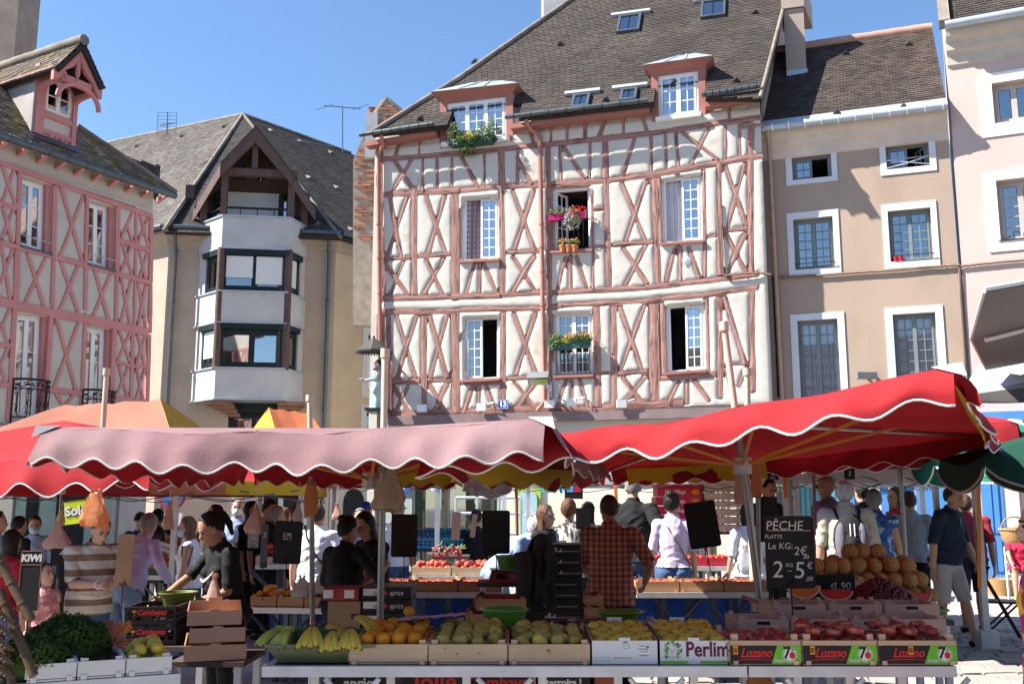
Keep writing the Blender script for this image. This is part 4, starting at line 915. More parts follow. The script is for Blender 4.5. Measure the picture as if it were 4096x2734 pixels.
for i,(s,o) in enumerate(zip(sur,ope)):
 mb = MB()
 for a,b in ((0,1),(1,2),(2,3),(3,0)): mb.prism(TN,[s[a],s[b],o[b],o[a]],0,.025)
 obj('window_surround',mb,M_wsurr,house)
 kw = dict(curtain=mat('lilac white net curtain',(.8,.76,.82),.9,.05,3),glass=M_cglass,cdepth=.05) if i >= 4 else dict(glass=M_gglass,cdepth=.04)
 if i == 0: kw['opened'] = ((1,100),)
 if i == 1: kw['opened'] = ((1,60),)
 window(house,TN,o,2,2,(2,2,5,5,7,7)[i],M_grblue,depth=-.16,fw=.05,sw=.042,mw=.022,rdepth=1.2,**kw)
 if i in (2,3): a,b = lerp(o[0],o[3],.9),lerp(o[1],o[2],.9); obj('guard_rail',MB().tube([TN.pt(a[0],a[1],.0),TN.pt(a[0],a[1],.08),TN.pt(b[0],b[1],.08),TN.pt(b[0],b[1],0)],.01,5),M_iron,house)
 if i == 1:
  mb = MB(); a,b,c,d = [bil(o,u,v) for u,v in ((0,.6),(1,.6),(1,.95),(0,.95))]; cc = bil(o,.5,.8)
  for p,q in ((a,b),(a,c),(d,cc),(cc,b)): mb.tube([TN.pt(*p,.02),TN.pt(*q,.02)],.012,5)
  obj('guard_rail',mb,M_zinc,house)
for nm,u in (('left',.12),('right',.24)):
 p = TN.pt(*bil(ope[3],u,.995),-.06); setp(obj('flower_pot',MB().lathe([(0,0),(.05,0),(.065,.12),(.055,.12),(.05,.1),(0,.1)],p,10),mat('red glazed pot',(.6,.02,.03),.3,.05),smooth=40,loc=p),'small red pot, %s one of two on a tan house window sill' % nm,'pot','red pots on the tan house sill')
cor = [(0,-.62),(.05,-.6),(.06,-.38),(.14,-.34),(.15,-.2),(.24,-.15),(.28,.02),(0,.02)]
obj('cornice',MB().grid([[TN.pt(a,tz + z,h) for h,z in cor] for a in (tr_,tl)]).add([TN.pt(tr_,tz + z,h) for h,z in cor],[tuple(range(8))]),mat('cream cornice',(.62,.52,.42),.85,.1,2,.1,30),house)
obj('gutter',MB().tube([TN.pt(tl + .1,tz + .06,.4),TN.pt(tr_,tz + .06,.4)],.09,10),M_zinc,house,smooth=60)
mb = MB()
for i in range(11): a = tl + .4 + (tr_ - tl - .5)*i/10; mb.tube([TN.pt(a - .015,tz + .06,.4),TN.pt(a + .015,tz + .06,.4)],.1,10)
obj('gutter_bracket',mb,M_white,house)
P3 = 50; RT2 = Plane(TN.pt(tl,tz + .1,.32),TN.u,-TN.n*math.cos(R(P3)) + Vector((0,0,1))*math.sin(R(P3)))
obj('zinc_apron',MB().rect(RT2,0,tr_ - tl,0,.3,-.02,.02),M_zinc,house)
rt = RT2.hit(3786,112)[1]; rl = RT2.hit(3265,172)[1]; rt = (rt + rl)/2
tiles(house,RT2,[(0,.3),(tr_ - tl,.3),(tr_ - tl,rt),(0,rt)],mat('brown clay roof tiles',(.066,.05,.043),.85,.25,1.5,.2,90,isl=.35,col2=(.052,.04,.034),c2t=(.4,.7),c2s=.8),.165,.095,.018)
M_terr = mat('pale terracotta ridge',(.4,.25,.2),.85,.15)
ridge(house,RT2.pt(tr_ - tl,rt,.0),RT2.pt(0,rt,.0),M_terr,.13,.5)
vents(house,RT2,[(3635,180),(3384,215),(3348,452),(3615,428)],M_tile_dark)
obj('downpipe',MB().tube([TN.pt(tl + .28,tz,.4),TN.pt(tl + .28,tz - .5,.12),TN.pt(tl + .34,0,.1)],.05,8),mat('tan painted pipe',(.42,.29,.2),.6),house,smooth=60)
def cable(pts,r,nm='cable',sag=0.):
 P = []
 for a,b in zip(pts[:-1],pts[1:]):
  for i in range(8): f = i/8; P.append(a.lerp(b,f) + Vector((0,0,-sag*4*f*(1 - f) + rnd.uniform(-.008,.008))))
 P.append(pts[-1]); return MB().tube(P,r,5)
obj('wall_cable',cable([TN.w(*px('Z',*p),.05) for p in ((60,515),(480,490),(800,468),(1130,440),(1265,432))],.03),mat('cable brown',(.2,.13,.1),.8),house)
obj('wall_cable',cable([TN.w(*px('Z',*p),.04) for p in ((1262,440),(1270,640),(1300,1090),(1305,1300))],.025),MATS['cable brown'],house)
obj('wall_cable',cable([TN.w(*px('Z',*p),.06) for p in ((35,500),(45,700),(60,1000),(72,1300))],.03),M_iron,house)
# blue shop front under the tan house and the pink one
sx0,sx1 = TN.hit(3395,2000)[0],TN.hit(3668,2000)[0]
window(house,TN,shop,2,1,1,M_blue,fw=.08,sw=.08,depth=-.1,rdepth=1.5,name='shop_window')
obj('shop_fascia',MB().rect(TN,TN.hit(3100,2000)[0],tr_,2.45,3.1,0,.22),M_blue2,house)
obj('shop_cornice',MB().rect(TN,TN.hit(3100,2000)[0],tr_,3.1,3.2,0,.3),M_blue,house)
for x0,x1,m_ in ((3390,3418,M_blue),(3665,3800,M_blue)): obj('shop_pilaster',MB().rect(TN,TN.hit(x0,2000)[0],TN.hit(x1,2000)[0],0,2.45,.0,.12),m_,house)
mb = MB()
for i in range(14): a = TN.hit(3125,2000)[0] + i*.11; mb.rect(TN,a,a + .09,.1,2.4,.02,.06)
obj('metal_shutter',mb,M_teal,house)
# ---------------------------------------------------------------- pink house at the right edge
M_rpink = mat('pale pink render',(.53,.405,.36),.9,.04,.9,.08,40)
PR = Plane(TN.pt(TN.hit(3800,470)[0] + .03,0,.0),(math.cos(R(24)),-math.sin(R(24)),0),(0,0,1))
house = thing('pink_house','pale pink rendered house at the right edge with white surrounds and blue shop below','house',PR.pt(2,0))
pz = PR.hit(3900,130)[1]; pr1 = 6.5
R1 = rq(PR,'I',((605,748),(1000,690),(1000,1055),(613,1115))); R1s = rq(PR,'I',((525,690),(1090,620),(1090,1120),(545,1200)))
R1s = [(R1[0][0] - .26,R1[0][1] + .24),(R1[1][0] + .26,R1[0][1] + .24),(R1[1][0] + .26,R1[2][1] - .3),(R1[0][0] - .26,R1[2][1] - .3)]
a2 = PR.hit(3993,850)[0]; w2 = .95; R2 = [(a2,PR.hit(3993,722)[1]),(a2 + w2,PR.hit(3993,722)[1]),(a2 + w2,PR.hit(3993,968)[1]),(a2,PR.hit(3993,968)[1])]
R2s = [(R2[0][0] - .24,R2[0][1] + .2),(R2[1][0] + .24,R2[0][1] + .2),(R2[1][0] + .24,R2[2][1] - .22),(R2[0][0] - .24,R2[2][1] - .22)]
obj('wall',wall(PR,[(0,0),(pr1,0),(pr1,pz),(0,pz)],[R1,R2],.28),M_rpink,house)
M_beigej = mat('grey beige joinery',(.42,.38,.34),.6,.06)
for s,o,rows,cu in ((R1s,R1,1,None),(R2s,R2,5,M_sheer)):
 mb = MB()
 for a,b in ((0,1),(1,2),(2,3),(3,0)): mb.prism(PR,[s[a],s[b],o[b],o[a]],0,.03)
 obj('window_surround',mb,M_white,house); window(house,PR,o,2,1 if rows == 1 else 2,rows,M_beigej,depth=-.2,fw=.07,sw=.06,glass=M_gglass,curtain=cu,cdepth=.06)
mb = MB(); z = R2[2][1] + .12
for i in range(5): scroll(mb,PR,(R2[0][0] + .1 + i*.2,z),.09,lambda x: .05,1 if i % 2 else -1)
mb.tube([PR.pt(R2[0][0] - .05,z - .1,.05),PR.pt(R2[1][0],z - .1,.05)],.012,5); obj('guard_rail',mb,M_iron,house)
cor2 = [(0,-.75),(.06,-.72),(.08,-.5),(.2,-.42),(.22,-.25),(.38,-.15),(.42,0),(0,0)]
obj('cornice',MB().grid([[PR.pt(a,pz + z,h) for h,z in cor2] for a in (pr1,0)]).add([PR.pt(0,pz + z,h) for h,z in cor2],[tuple(range(7,-1,-1))]),mat('stone cornice',(.5,.44,.36),.85,.08),house)
obj('gutter',MB().tube([PR.pt(0,pz + .06,.52),PR.pt(pr1,pz + .06,.52)],.1,10),M_zinc,house,smooth=60)
RPk = Plane(PR.pt(0,pz + .1,.45),PR.u,-PR.n*math.cos(R(52)) + Vector((0,0,1))*math.sin(R(52)))
tiles(house,RPk,[(.12,0),(pr1,0),(pr1,2.6),(.12,2.6)],M_tile_brown,.165,.11)
obj('verge_stone',MB().rect(RPk,-.12,.1,0,2.6,-.1,.14),M_ridge,house)
flat(house,'side_wall',Plane(PR.pt(0,0,0),-PR.n,(0,0,1)),[(0.02,0),(5,0),(5,pz),(1.7,pz + 2.1),(.02,pz)],-.02,.2,M_rpink)
obj('wall_cable',cable([PR.w(*px('Z',*p),.05) for p in ((1270,440),(1400,425),(1690,398),(1760,392))],.03),MATS['cable brown'],house)
obj('shop_fascia',MB().rect(PR,.02,pr1,2.55,3.35,0,.25),M_blue2,house); obj('shop_cornice',MB().rect(PR,.02,pr1,3.35,3.55,0,.35),M_blue,house)
mb = MB()
for z in (2.75,2.95,3.1): mb.rect(PR,.4,pr1,z,z + .03,.25,.262)
obj('fascia_stripe',mb,M_white,house)
obj('shop_panel',MB().rect(PR,.02,PR.hit(4022,2100)[0],0,2.55,0,.1),M_blue,house)
mb = MB(); ee = PR.hit(4022,2100)[0]
for z0,z1 in ((.2,.85),(1.0,2.35)): mb.rect(PR,.15,ee*.48,z0,z1,.1,.13); mb.rect(PR,ee*.55,ee - .1,z0,z1,.1,.13)
obj('panel_moulding',mb,M_blue,house)
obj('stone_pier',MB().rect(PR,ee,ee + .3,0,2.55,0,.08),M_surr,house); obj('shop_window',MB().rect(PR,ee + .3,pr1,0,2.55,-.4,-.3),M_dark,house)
obj('wall',MB().rect(PR,ee + .3,pr1,2.5,2.56,-.3,.0),M_rpink,house)
# ---------------------------------------------------------------- the square
M_pave = mat('pale granite paving',(.35,.325,.305),.85,.12,.8,.15,12,col2=(.35,.325,.305),c2t=(.5,.75),c2s=.7)
M_joint = mat('sandy paving joints',(.17,.155,.14),.95,.15,2.,.2,30)
ground = obj('ground',MB().add([(-600,-400,0),(600,-400,0),(600,900,0),(-600,900,0)],[(0,1,2,3)]),M_joint,kind='structure')
M_ps = mat('paving stone',(.36,.335,.31),.85,.12,1.5,.2,18,objr=.12,isl=.2)
# stones in courses along the square's own direction
SA = R(-14); su = Vector((math.cos(SA),math.sin(SA),0)); sv = Vector((-su.y,su.x,0))
cells = []; y = -6.
row = 0
while y < 30:
 x = -22. + (row % 3)*.11
 while x < 22:
  wd = rnd.choice((.26,.32,.38)); c = su*(x + wd/2) + sv*(y + .1)
  if c.y > 3 and c.y < 24 and abs(c.x) < 1.5 + c.y*.62: cells.append((-(1 if (c.x/c.y > .37) else 0),c.y,x,y,wd))
  x += wd
 y += .2; row += 1
cells.sort()
rest = MB()
def stone(mb,x,y,wd,hz):
 g = .008; P = [su*(x + a) + sv*(y + b) for a,b in ((g,g),(wd - g,g),(wd - g,.2 - g),(g,.2 - g))]
 e = .012; Q = [su*(x + a) + sv*(y + b) + Vector((0,0,hz)) for a,b in ((g + e,g + e),(wd - g - e,g + e),(wd - g - e,.2 - g - e),(g + e,.2 - g - e))]
 mb.add([p + Vector((0,0,.001)) for p in P] + Q,[(4,5,6,7),(0,1,5,4),(1,2,6,5),(2,3,7,6),(3,0,4,7)])
near = [c for c in cells if c[0] == -1 and c[1] > 8][:300]; ns = set((c[2],c[3]) for c in near)
for c in cells:
 if (c[2],c[3]) in ns: mb = MB(); stone(mb,c[2],c[3],c[4],.012 + rnd.uniform(0,.006)); obj('paving_stone',mb,M_ps,ground)
 else: stone(rest,c[2],c[3],c[4],.012 + rnd.uniform(0,.006))
obj('paving',rest,M_ps,ground,kind='stuff')
q = at(4020,2500,11.2); gr_ = MB()
for i in range(24): gr_.box(-.8 + i*.068,-.8 + i*.068 + .04,-.13,.13,.019,.024,Matrix.Translation((2.95 + .6,11.9,0)) @ Matrix.Rotation(SA,4,'Z'))
obj('drain_grate',gr_,M_iron,ground)
# ---------------------------------------------------------------- cloth roofs
def cloth(name,col,trans=.35,fade=.12): return mat(name,col,.85,fade,1.2,.12,120,trans=trans)
M_red = cloth('red canvas',(.46,.025,.032),.32); M_pinkc = mat('sun bleached pink canvas',(.285,.16,.168),.88,.14,1.3,.1,40,trans=.2,col2=(.34,.225,.225),c2t=(.45,.75),c2s=1.1)
M_dred = cloth('deep red canvas inside',(.42,.018,.024),.36); M_trim = mat('white piping',(.75,.73,.7),.8,.05); M_trimg = mat('grey piping',(.5,.47,.44),.8,.1)
M_cap = mat('white vinyl corner',(.5,.5,.51),.5,.04); M_yel = cloth('yellow canvas',(.72,.46,.03),.25); M_ora = cloth('orange canvas',(.62,.19,.08),.25); M_sal = cloth('faded salmon canvas',(.48,.2,.13),.25); M_pyel = cloth('faded yellow canvas',(.56,.38,.05),.25)
M_wood_rib = mat('orange varnished rib',(.6,.25,.04),.5,.1); M_mast = mat('galvanised mast',(.27,.26,.25),.4,.12,5,metal=.6); M_woodmast = mat('pale wood mast',(.55,.46,.33),.7,.15,4,.1,40)
M_steel = mat('brushed steel',(.45,.44,.43),.35,.1,8,metal=.8); M_alu = mat('aluminium rail',(.62,.62,.62),.4,.12,6,metal=.35)
def parasol(name,label,cor,zb,vh,rise,mast_b,mast_t,m_out,m_in,m_trim,per=.3,amp=.035,seed=0,n_rib=8,flare=.08,mast_r=.023,yellow=None,caps=True,zmast=0.,m_roof=None,group=None,cat='parasol',mast_m=None):
 """cor: four corners (x,y) in order front left, front right, rear right, rear left; zb: height of the cloth edge at each corner"""
 r_ = random.Random(seed); c4 = [Vector((x,y,z)) for (x,y),z in zip(cor,zb)]; cen = sum(c4,Vector())/4
 pk = Vector((mast_t[0],mast_t[1],0)); pk.z = cen.z + vh + rise
 pk.x,pk.y = cen.x,cen.y
 t = thing(name,label,cat,(cen.x,cen.y,0),group=group)
 up = Vector((0,0,vh))
 # roof: sagging between the hip ribs
 for k in range(4):
  A_,B_ = c4[k] + up,c4[(k + 1) % 4] + up; n,m = 8,14; P = []
  for i in range(n + 1):
   f = i/n; row = []
   for j in range(m + 1):
    g = j/m; p = (A_.lerp(B_,g)).lerp(pk,f); s = math.sin(math.pi*g)*(1 - f)*(.05 + .06*math.sin(math.pi*f)); p = p - Vector((0,0,s + .012*math.sin(g*23 + k + seed)*(1 - f)*math.sin(math.pi*g))); row.append(p)
   P.append(row)
  mb = MB().shell(P,.006); nf = n*m; obj('roof_cloth',mb,[m_roof or m_out,m_in],t,smooth=60,mi=[0]*nf + [1]*nf + [0]*(len(mb.f) - 2*nf))
  # valance with a scalloped hem
  L_ = (B_ - A_).length; ns = max(2,round(L_/(per if k % 2 == 0 else per*2.))); m = ns*10; out = Vector(((B_ - A_).y,-(B_ - A_).x,0)).normalized(); P = []; hem = []
  for i in range(6):
   f = i/5; row = []
   for j in range(m + 1):
    g = j/m; top = A_.lerp(B_,g) - Vector((0,0,math.sin(math.pi*g)*.05 + .012*math.sin(g*23 + k + seed)*math.sin(math.pi*g)))
    sc_ = amp*math.cos(2*math.pi*ns*g) ; wv = (.035*math.sin(g*L_*3.1 + seed + k) + .018*math.sin(g*L_*9 + seed) + .03*noise.noise((g*L_*2.3,f*1.2,seed + k)))*f + .012*noise.noise((g*L_*6,f*3,seed))
    row.append(top - Vector((0,0,f*(vh + sc_))) + out*(flare*math.sin(f*1.4) + wv))
   P.append(row); hem = row
  mb = MB().shell(P[::-1],.005); nf = 5*m; obj('valance',mb,[m_out,m_in],t,smooth=60,mi=[0]*nf + [1]*nf + [0]*(len(mb.f) - 2*nf))
  obj('valance_trim',MB().tube(hem,.0058,5),m_trim,t,smooth=180)
  if yellow and k in yellow:
   a,b = yellow[k]; P = []
   for i in range(4):
    f = i/3; row = []
    for j in range(41):
     g = a + (b - a)*j/40; top = A_.lerp(B_,g) - Vector((0,0,math.sin(math.pi*g)*.05)); row.append(top + out*(flare*math.sin(f*1.2) - .02) - Vector((0,0,.01 + f*(vh*.75 + .05*abs(((j/5) % 2) - 1)))))
    P.append(row)
   obj('yellow_panel',MB().shell(P[::-1],.004),M_yel,t,smooth=60)
  # hip rib and cap
  rb = pk - Vector((0,0,.05)); obj('rib',MB().tube([A_ - Vector((0,0,.02)),rb],.014,6),M_steel,t)
  if caps:
   p = A_; q = (c4[(k + 3) % 4] + up - A_).normalized(); q2 = (B_ - A_).normalized(); q3 = (pk - A_).normalized(); e = Vector((0,0,.008)); s = .085; dn = Vector((0,0,-.055)) - (q + q2)*.02
   obj('corner_cap',MB().add([p + q*s + e,p + q2*s + e,p + q3*s*.9 + e,p - (q + q2)*.035 + e*.5,p + dn + (q + q2)*-.03],[(0,3,2),(3,1,2),(3,4,1),(0,4,3)]),M_cap,t)
 hub = Vector((pk.x,pk.y,cen.z - .05)) if zmast == 0 else Vector((mast_b[0] + (mast_t[0] - mast_b[0])*((cen.z - .05)/mast_t[2]),mast_b[1],cen.z - .05))
 for k in range(n_rib):
  j = k // 2; f = .3 if k % 2 == 0 else .7; A_,B_ = c4[j] + up,c4[(j + 1) % 4] + up; e = A_.lerp(B_,f).lerp(pk,.3) - Vector((0,0,.03)); obj('strut',MB().tube([hub,e],.011,5),M_wood_rib,t)
 obj('hub',MB().lathe([(.03,-.06),(.06,-.05),(.06,.05),(.03,.06)],hub,10),M_cap,t)
 mb_,mt_ = Vector(mast_b),Vector(mast_t); obj('mast',MB().tube([mb_,mb_.lerp(mt_,.72)],mast_r,10),M_mast,t,smooth=60)
 obj('mast_top',MB().tube([mb_.lerp(mt_,.70),mt_],mast_r*.95,10).tube([mt_ - Vector((0,0,.05)),mt_ + Vector((0,0,.01))],mast_r*1.35,10),mast_m or M_woodmast,t,smooth=60)
 return t
parasol('market_parasol','sun bleached pink market parasol over the fruit stall with grey scalloped edge',[(-2.38,5.08),(.155,4.6),(.75,8.65),(-2.4,9.25)],(1.774,1.778,1.79,1.77),.176,.13,(-.845,6.6,0),(-.85,6.6,2.585),M_pinkc,M_dred,M_trimg,.232,.024,1,yellow={2: (.38,.62)})
parasol('market_parasol','bright red market parasol with white scalloped edge over the peach crates',[(-.42,5.12),(1.79,4.0),(3.75,7.9),(.9,9.2)],(1.718,1.974,1.98,1.76),.14,.14,(1.64,6.4,0),(1.385,6.4,2.73),M_red,M_dred,M_trim,.31,.026,2,yellow={1: (.1,.45),2: (.55,.95),3: (.3,.9)},zmast=1)
parasol('market_parasol','red market parasol at the left edge standing behind the pink one',[(-5.6,8.3),(-2.72,7.6),(-2.62,9.5),(-5.1,10.2)],(1.7,1.72,1.85,1.8),.24,.3,(-3.42,8.35,0),(-3.45,8.4,2.70),M_red,M_dred,M_trim,.42,.05,3)
parasol('market_parasol','unseen red parasol added beyond the left edge to shade the left table',[(-5.0,4.0),(-2.5,4.3),(-3.1,5.7),(-5.3,5.5)],(2.0,2.0,1.98,1.98),.2,.25,(-4.,4.9,0),(-4.,4.9,2.6),M_red,M_dred,M_trim,.4,.03,6)  # out of view, added to keep the sun off the left table
parasol('market_parasol','red market parasol behind the red stall canopy, ending above the green one',[(1.9,10.9),(4.55,10.3),(5.0,12.3),(2.3,12.9)],(1.98,1.98,1.95,1.95),.17,.35,(3.2,11.6,0),(3.2,11.6,2.7),M_red,M_dred,M_trim,.4,.03,4)
parasol('market_parasol','far red parasol with white corner showing beside the blue shop',[(2.95,9.9),(4.82,9.5),(5.2,11.4),(3.3,11.9)],(2.12,2.12,2.1,2.1),.24,.3,(4.1,10.6,0),(4.1,10.6,2.75),M_red,M_dred,M_trim,.4,.03,5)
def tent(label,cor,ze,hv,ridge_,mats,legs=True,mval=None,group=None,mleg=None,legs_i=(0,1,2,3),panels=None):
 """folding tent: cor front left, front right, rear right, rear left; ridge_ two points; mats front, right, rear, left"""
 c4 = [Vector((x,y,ze)) for x,y in cor]; cen = sum(c4,Vector())/4; t = thing('market_tent',label,'tent',(cen.x,cen.y,0),group=group); ra,rb = [Vector(p) for p in ridge_]
 quads = [(c4[0],c4[1],rb,ra),(c4[1],c4[2],rb,rb),(c4[2],c4[3],ra,rb),(c4[3],c4[0],ra,ra)]
 for k,(a,b,c,d) in enumerate(quads):
  P = []; n = 8
  for i in range(n + 1):
   f = i/n; l = a.lerp(d,f); r_ = b.lerp(c,f); P.append([l.lerp(r_,j/n) - Vector((0,0,.1*math.sin(math.pi*j/n)*math.sin(math.pi*f) + .015*math.sin(j*2.3 + f*5))) for j in range(n + 1)])
  obj('roof_cloth',MB().shell(P,.005),mats[k],t,smooth=60)
  if k < 4:
   ps = panels if (panels and k == 0) else [(0,1,(mval or mats)[k] if isinstance(mval or mats,(list,tuple)) else mval)]
   for u0,u1,mm in ps:
    P = [[a.lerp(b,u0 + (u1 - u0)*j/16) + Vector((0,0,-hv*f)) + Vector(((b - a).y,-(b - a).x,0)).normalized()*(.02*math.sin(j*1.3)*f + .01) for j in range(17)] for f in (1,.66,.33,0)]
    obj('valance',MB().shell(P,.004),mm,t,smooth=60)
 for i in legs_i: p = c4[i] + (cen - c4[i]).normalized()*.06; obj('leg',MB().box(-.028,.028,-.028,.028,0,ze + .02,Matrix.Translation((p.x,p.y,0))),mleg or M_alu,t)
 mb = MB()
 for a,b in ((0,1),(1,2),(2,3),(3,0)):
  p,q = c4[a],c4[b]; d = Vector((0,0,-.08)); n = 4
  for i in range(n): x0,x1 = p.lerp(q,i/n),p.lerp(q,(i + 1)/n); e = Vector((0,0,-.22)); mb.tube([x0 + d,x1 + e],.008,4); mb.tube([x0 + e,x1 + d],.008,4)
 obj('scissor_frame',mb,M_gutter,t); return t
A = lambda x,y,d: tuple(at(x,y,d))
def xy(px_,d): p = at(px_,2025,d); return (p.x,d)
tent('long market tent with salmon front, yellow end and red orange yellow valance',[xy(-420,10.2),xy(715,10.6),xy(1060,13.2),xy(-60,13.4)],2.02,.2,[A(258,1622,11.6),A(640,1599,11.8)],[M_sal,M_pyel,M_sal,M_pyel],mval=[M_red,M_ora,M_red,M_red])
tent('low red and yellow valanced tent behind the pink parasol',[xy(-300,9.4),xy(1228,11.0),xy(1300,13.),xy(-100,12.)],1.82,.15,[(-4,10.8,2.0),(-2.5,11.6,2.0)],[M_red,M_yel,M_red,M_red],panels=[(0,.545,M_red),(.545,.755,M_ora),(.755,1,M_yel)],legs_i=(1,2))
tent('orange tent with yellow gable peeking up before the apartment block',[xy(1120,13.6),xy(1350,14.2),xy(1230,16.),xy(920,15.)],2.3,.25,[A(1075,1632,14.6),A(1235,1652,15.0)],[M_ora,M_ora,M_pyel,M_pyel])
tent('red edged tent in the middle of the market',[xy(1250,12.4),xy(1760,11.9),xy(1800,14.),xy(1330,14.4)],1.98,.17,[(-1.8,13.2,2.3),(-1.2,13.1,2.3)],[M_red,M_ora,M_red,M_ora],legs_i=(0,1,2))
M_whc = mat('white tent cloth',(.75,.75,.76),.8,.04,trans=.3)
tent('white market tent behind the red parasol',[xy(2000,12.2),xy(3160,12.2),xy(3100,15.),xy(2100,15.)],1.98,.16,[(.6,13.6,2.3),(2.6,13.6,2.3)],[M_whc]*4,mleg=M_white)
tent('second white market tent on the right before the blue shop',[xy(3175,12.0),xy(3760,11.6),xy(3700,14.2),xy(3150,14.5)],1.98,.16,[(3.8,13.2,2.3),(4.8,13.,2.3)],[M_whc]*4,mleg=M_white)
# orange ratchet straps on the white legs
for x,y0,y1,d in ((2462,1930,2010,12.15),(3140,1910,1990,12.15),(3915,1935,2350,11.3)):
 a,b = at(x,y0,d),at(x + 4,y1,d); n = Vector((.02,0,0)); setp(obj('tie_strap',MB().hexa([a - n,a + n,a + n + Vector((0,.01,0)),a - n + Vector((0,.01,0)),b - n,b + n,b + n + Vector((0,.01,0)),b - n + Vector((0,.01,0))]),mat('orange strap',(.8,.22,.02),.7),loc=a),{2462: 'orange tie strap on the white post behind the tall man',3140: 'orange tie strap on the white post above the dark sign',3915: 'long orange tie strap on the post beside the green parasol'}[x],'strap')
p = at(3935,2400,11.4); setp(obj('tent_post',MB().box(-.035,.035,-.035,.035,0,2.1,Matrix.Translation((p.x,p.y,0))).box(-.1,.1,-.1,.1,0,.2,Matrix.Translation((p.x,p.y,0))),M_alu,loc=(p.x,p.y,0)),'grey tent post with weighted foot behind the man in the navy shirt','post')
def awning(name,label,P,th,m,cat='awning',trim=None):
 """P: rows of points, back to front"""
 t = thing(name,label,cat,P[0][0]); obj('cloth',MB().shell(P,th),m,t,smooth=60)
 if trim: obj('hem',MB().tube(P[-1],.008,5),trim,t)
 return t
M_turq = cloth('turquoise canvas',(.06,.42,.43),.4); M_green = cloth('green parasol cloth',(.015,.22,.15),.3); M_dgrn = cloth('dark green parasol cloth',(.012,.07,.045),.2); M_greyc = cloth('grey parasol cloth',(.17,.16,.16),.05)
def strip(x0,x1,ytop,ybot,d0,d1,n=14,amp=12,per=60):
 return [[at(x0 + (x1 - x0)*j/n,ytop,d0) for j in range(n + 1)],[at(x0 + (x1 - x0)*j/n,(ytop*.4 + ybot*.6),(d0 + d1*3)/4) for j in range(n + 1)],[at(x0 + (x1 - x0)*j/n,ybot + amp*math.sin(j*2.2),d1) for j in range(n + 1)]]
awning('awning','turquoise awning over the cream wall left of the white price card reader sign',strip(2160,2290,1905,1965,19.5,18.5),.01,M_turq)
awning('awning','turquoise scalloped awning under the white tent near the bald man',strip(3150,3330,1870,1912,17.5,16.5),.01,M_turq)
awning('awning','small teal awning end seen past the second white tent',strip(3640,3760,1880,1920,15.5,15.),.01,M_turq)
# green parasols at the right: octagonal cloth with drooping valance
def octo(label,c,rad,z,rise,drop,m,trim,mast_z,tilt=(0,0),ns=8,rot=0.,vm=None):
 t = thing('garden_parasol',label,'parasol',(c[0],c[1],0)); c = Vector((c[0],c[1],z)); TM = Matrix.Rotation(tilt[0],3,'X') @ Matrix.Rotation(tilt[1],3,'Y')
 cor = [c + TM @ Vector((rad*math.cos(rot + 2*math.pi*k/ns),rad*math.sin(rot + 2*math.pi*k/ns),0)) for k in range(ns)]; pk = c + TM @ Vector((0,0,rise))
 for k in range(ns):
  a,b = cor[k],cor[(k + 1) % ns]; P = [[a.lerp(b,j/10).lerp(pk,f) - Vector((0,0,.07*math.sin(math.pi*j/10)*(1 - f))) for j in range(11)] for f in (0,.2,.4,.6,.8,1)]
  obj('roof_panel',MB().shell(P,.004),m,t,smooth=60)
  out = ((a + b)/2 - c); out.z = 0; out = out.normalized(); hem = []
  P = []
  for f in (1,.66,.33,0):
   P.append([a.lerp(b,j/12) - Vector((0,0,.07*math.sin(math.pi*j/12) + f*drop*(.55 + .45*math.sin(math.pi*j/12) ** .5))) + out*(.03*f) for j in range(13)])
  obj('valance',MB().shell(P,.004),vm or m,t,smooth=60); obj('valance_trim',MB().tube(P[0],.009,5),trim,t)
  obj('rib',MB().tube([a - Vector((0,0,.01)),pk - Vector((0,0,.03))],.01,5),M_iron,t)
 obj('mast',MB().tube([(c.x,c.y,0),(pk.x,pk.y,pk.z + .1)],.022,8),M_iron if vm else M_woodmast,t)
 obj('finial',MB().ell(pk + Vector((0,0,.12)),.05),M_cap,t); return t
octo('emerald green parasol with white edging beside the blue shop front',(5.5,9.9),1.45,2.05,.45,.22,M_green,M_trim,0,rot=.2)
octo('dark green parasol with pale pink edging in front at the right edge',(4.5,7.6),1.15,1.93,.3,.2,M_dgrn,mat('pale pink piping',(.55,.38,.33),.8),0,rot=.35)
def sheet4(t,nm,c,m,th=.006,n=10,sag=.04,scal=0.):
 P = []
 for i in range(n + 1):
  f = i/n; l,r_ = c[0].lerp(c[3],f),c[1].lerp(c[2],f); P.append([l.lerp(r_,j/n) - Vector((scal*abs(math.sin(f*math.pi*2.5))*(1 - j/n) ** 6,0,sag*math.sin(math.pi*f)*math.sin(math.pi*j/n))) for j in range(n + 1)])
 return obj(nm,MB().shell(P,th),m,t,smooth=60)
t = thing('garden_parasol','big grey parasol tipped up at the upper right corner','parasol',(3.6,4.2,0))
K4 = [at(3938,1165,3.2),None,None,at(3945,1475,4.9)]; K4[1] = K4[0] + Vector((1.6,.1,.3)); K4[2] = K4[3] + Vector((1.6,0,.3))
mid_ = K4[0].lerp(K4[3],.5) - Vector((.06,0,0)); mr_ = K4[1].lerp(K4[2],.5) + Vector((0,0,.1))
sheet4(t,'roof_panel',[K4[0],K4[1],mr_,mid_],M_greyc); sheet4(t,'roof_panel',[mid_,mr_,K4[2],K4[3]],M_greyc)
obj('rim',MB().tube([K4[0] + Vector((0,0,.008)),K4[1] + Vector((0,0,.008))],.009,6),M_trim,t); obj('rim',MB().tube([K4[0],mid_,K4[3]],.007,6),M_trimg,t)  # white upper rim is an edge highlight put in as a pale tube
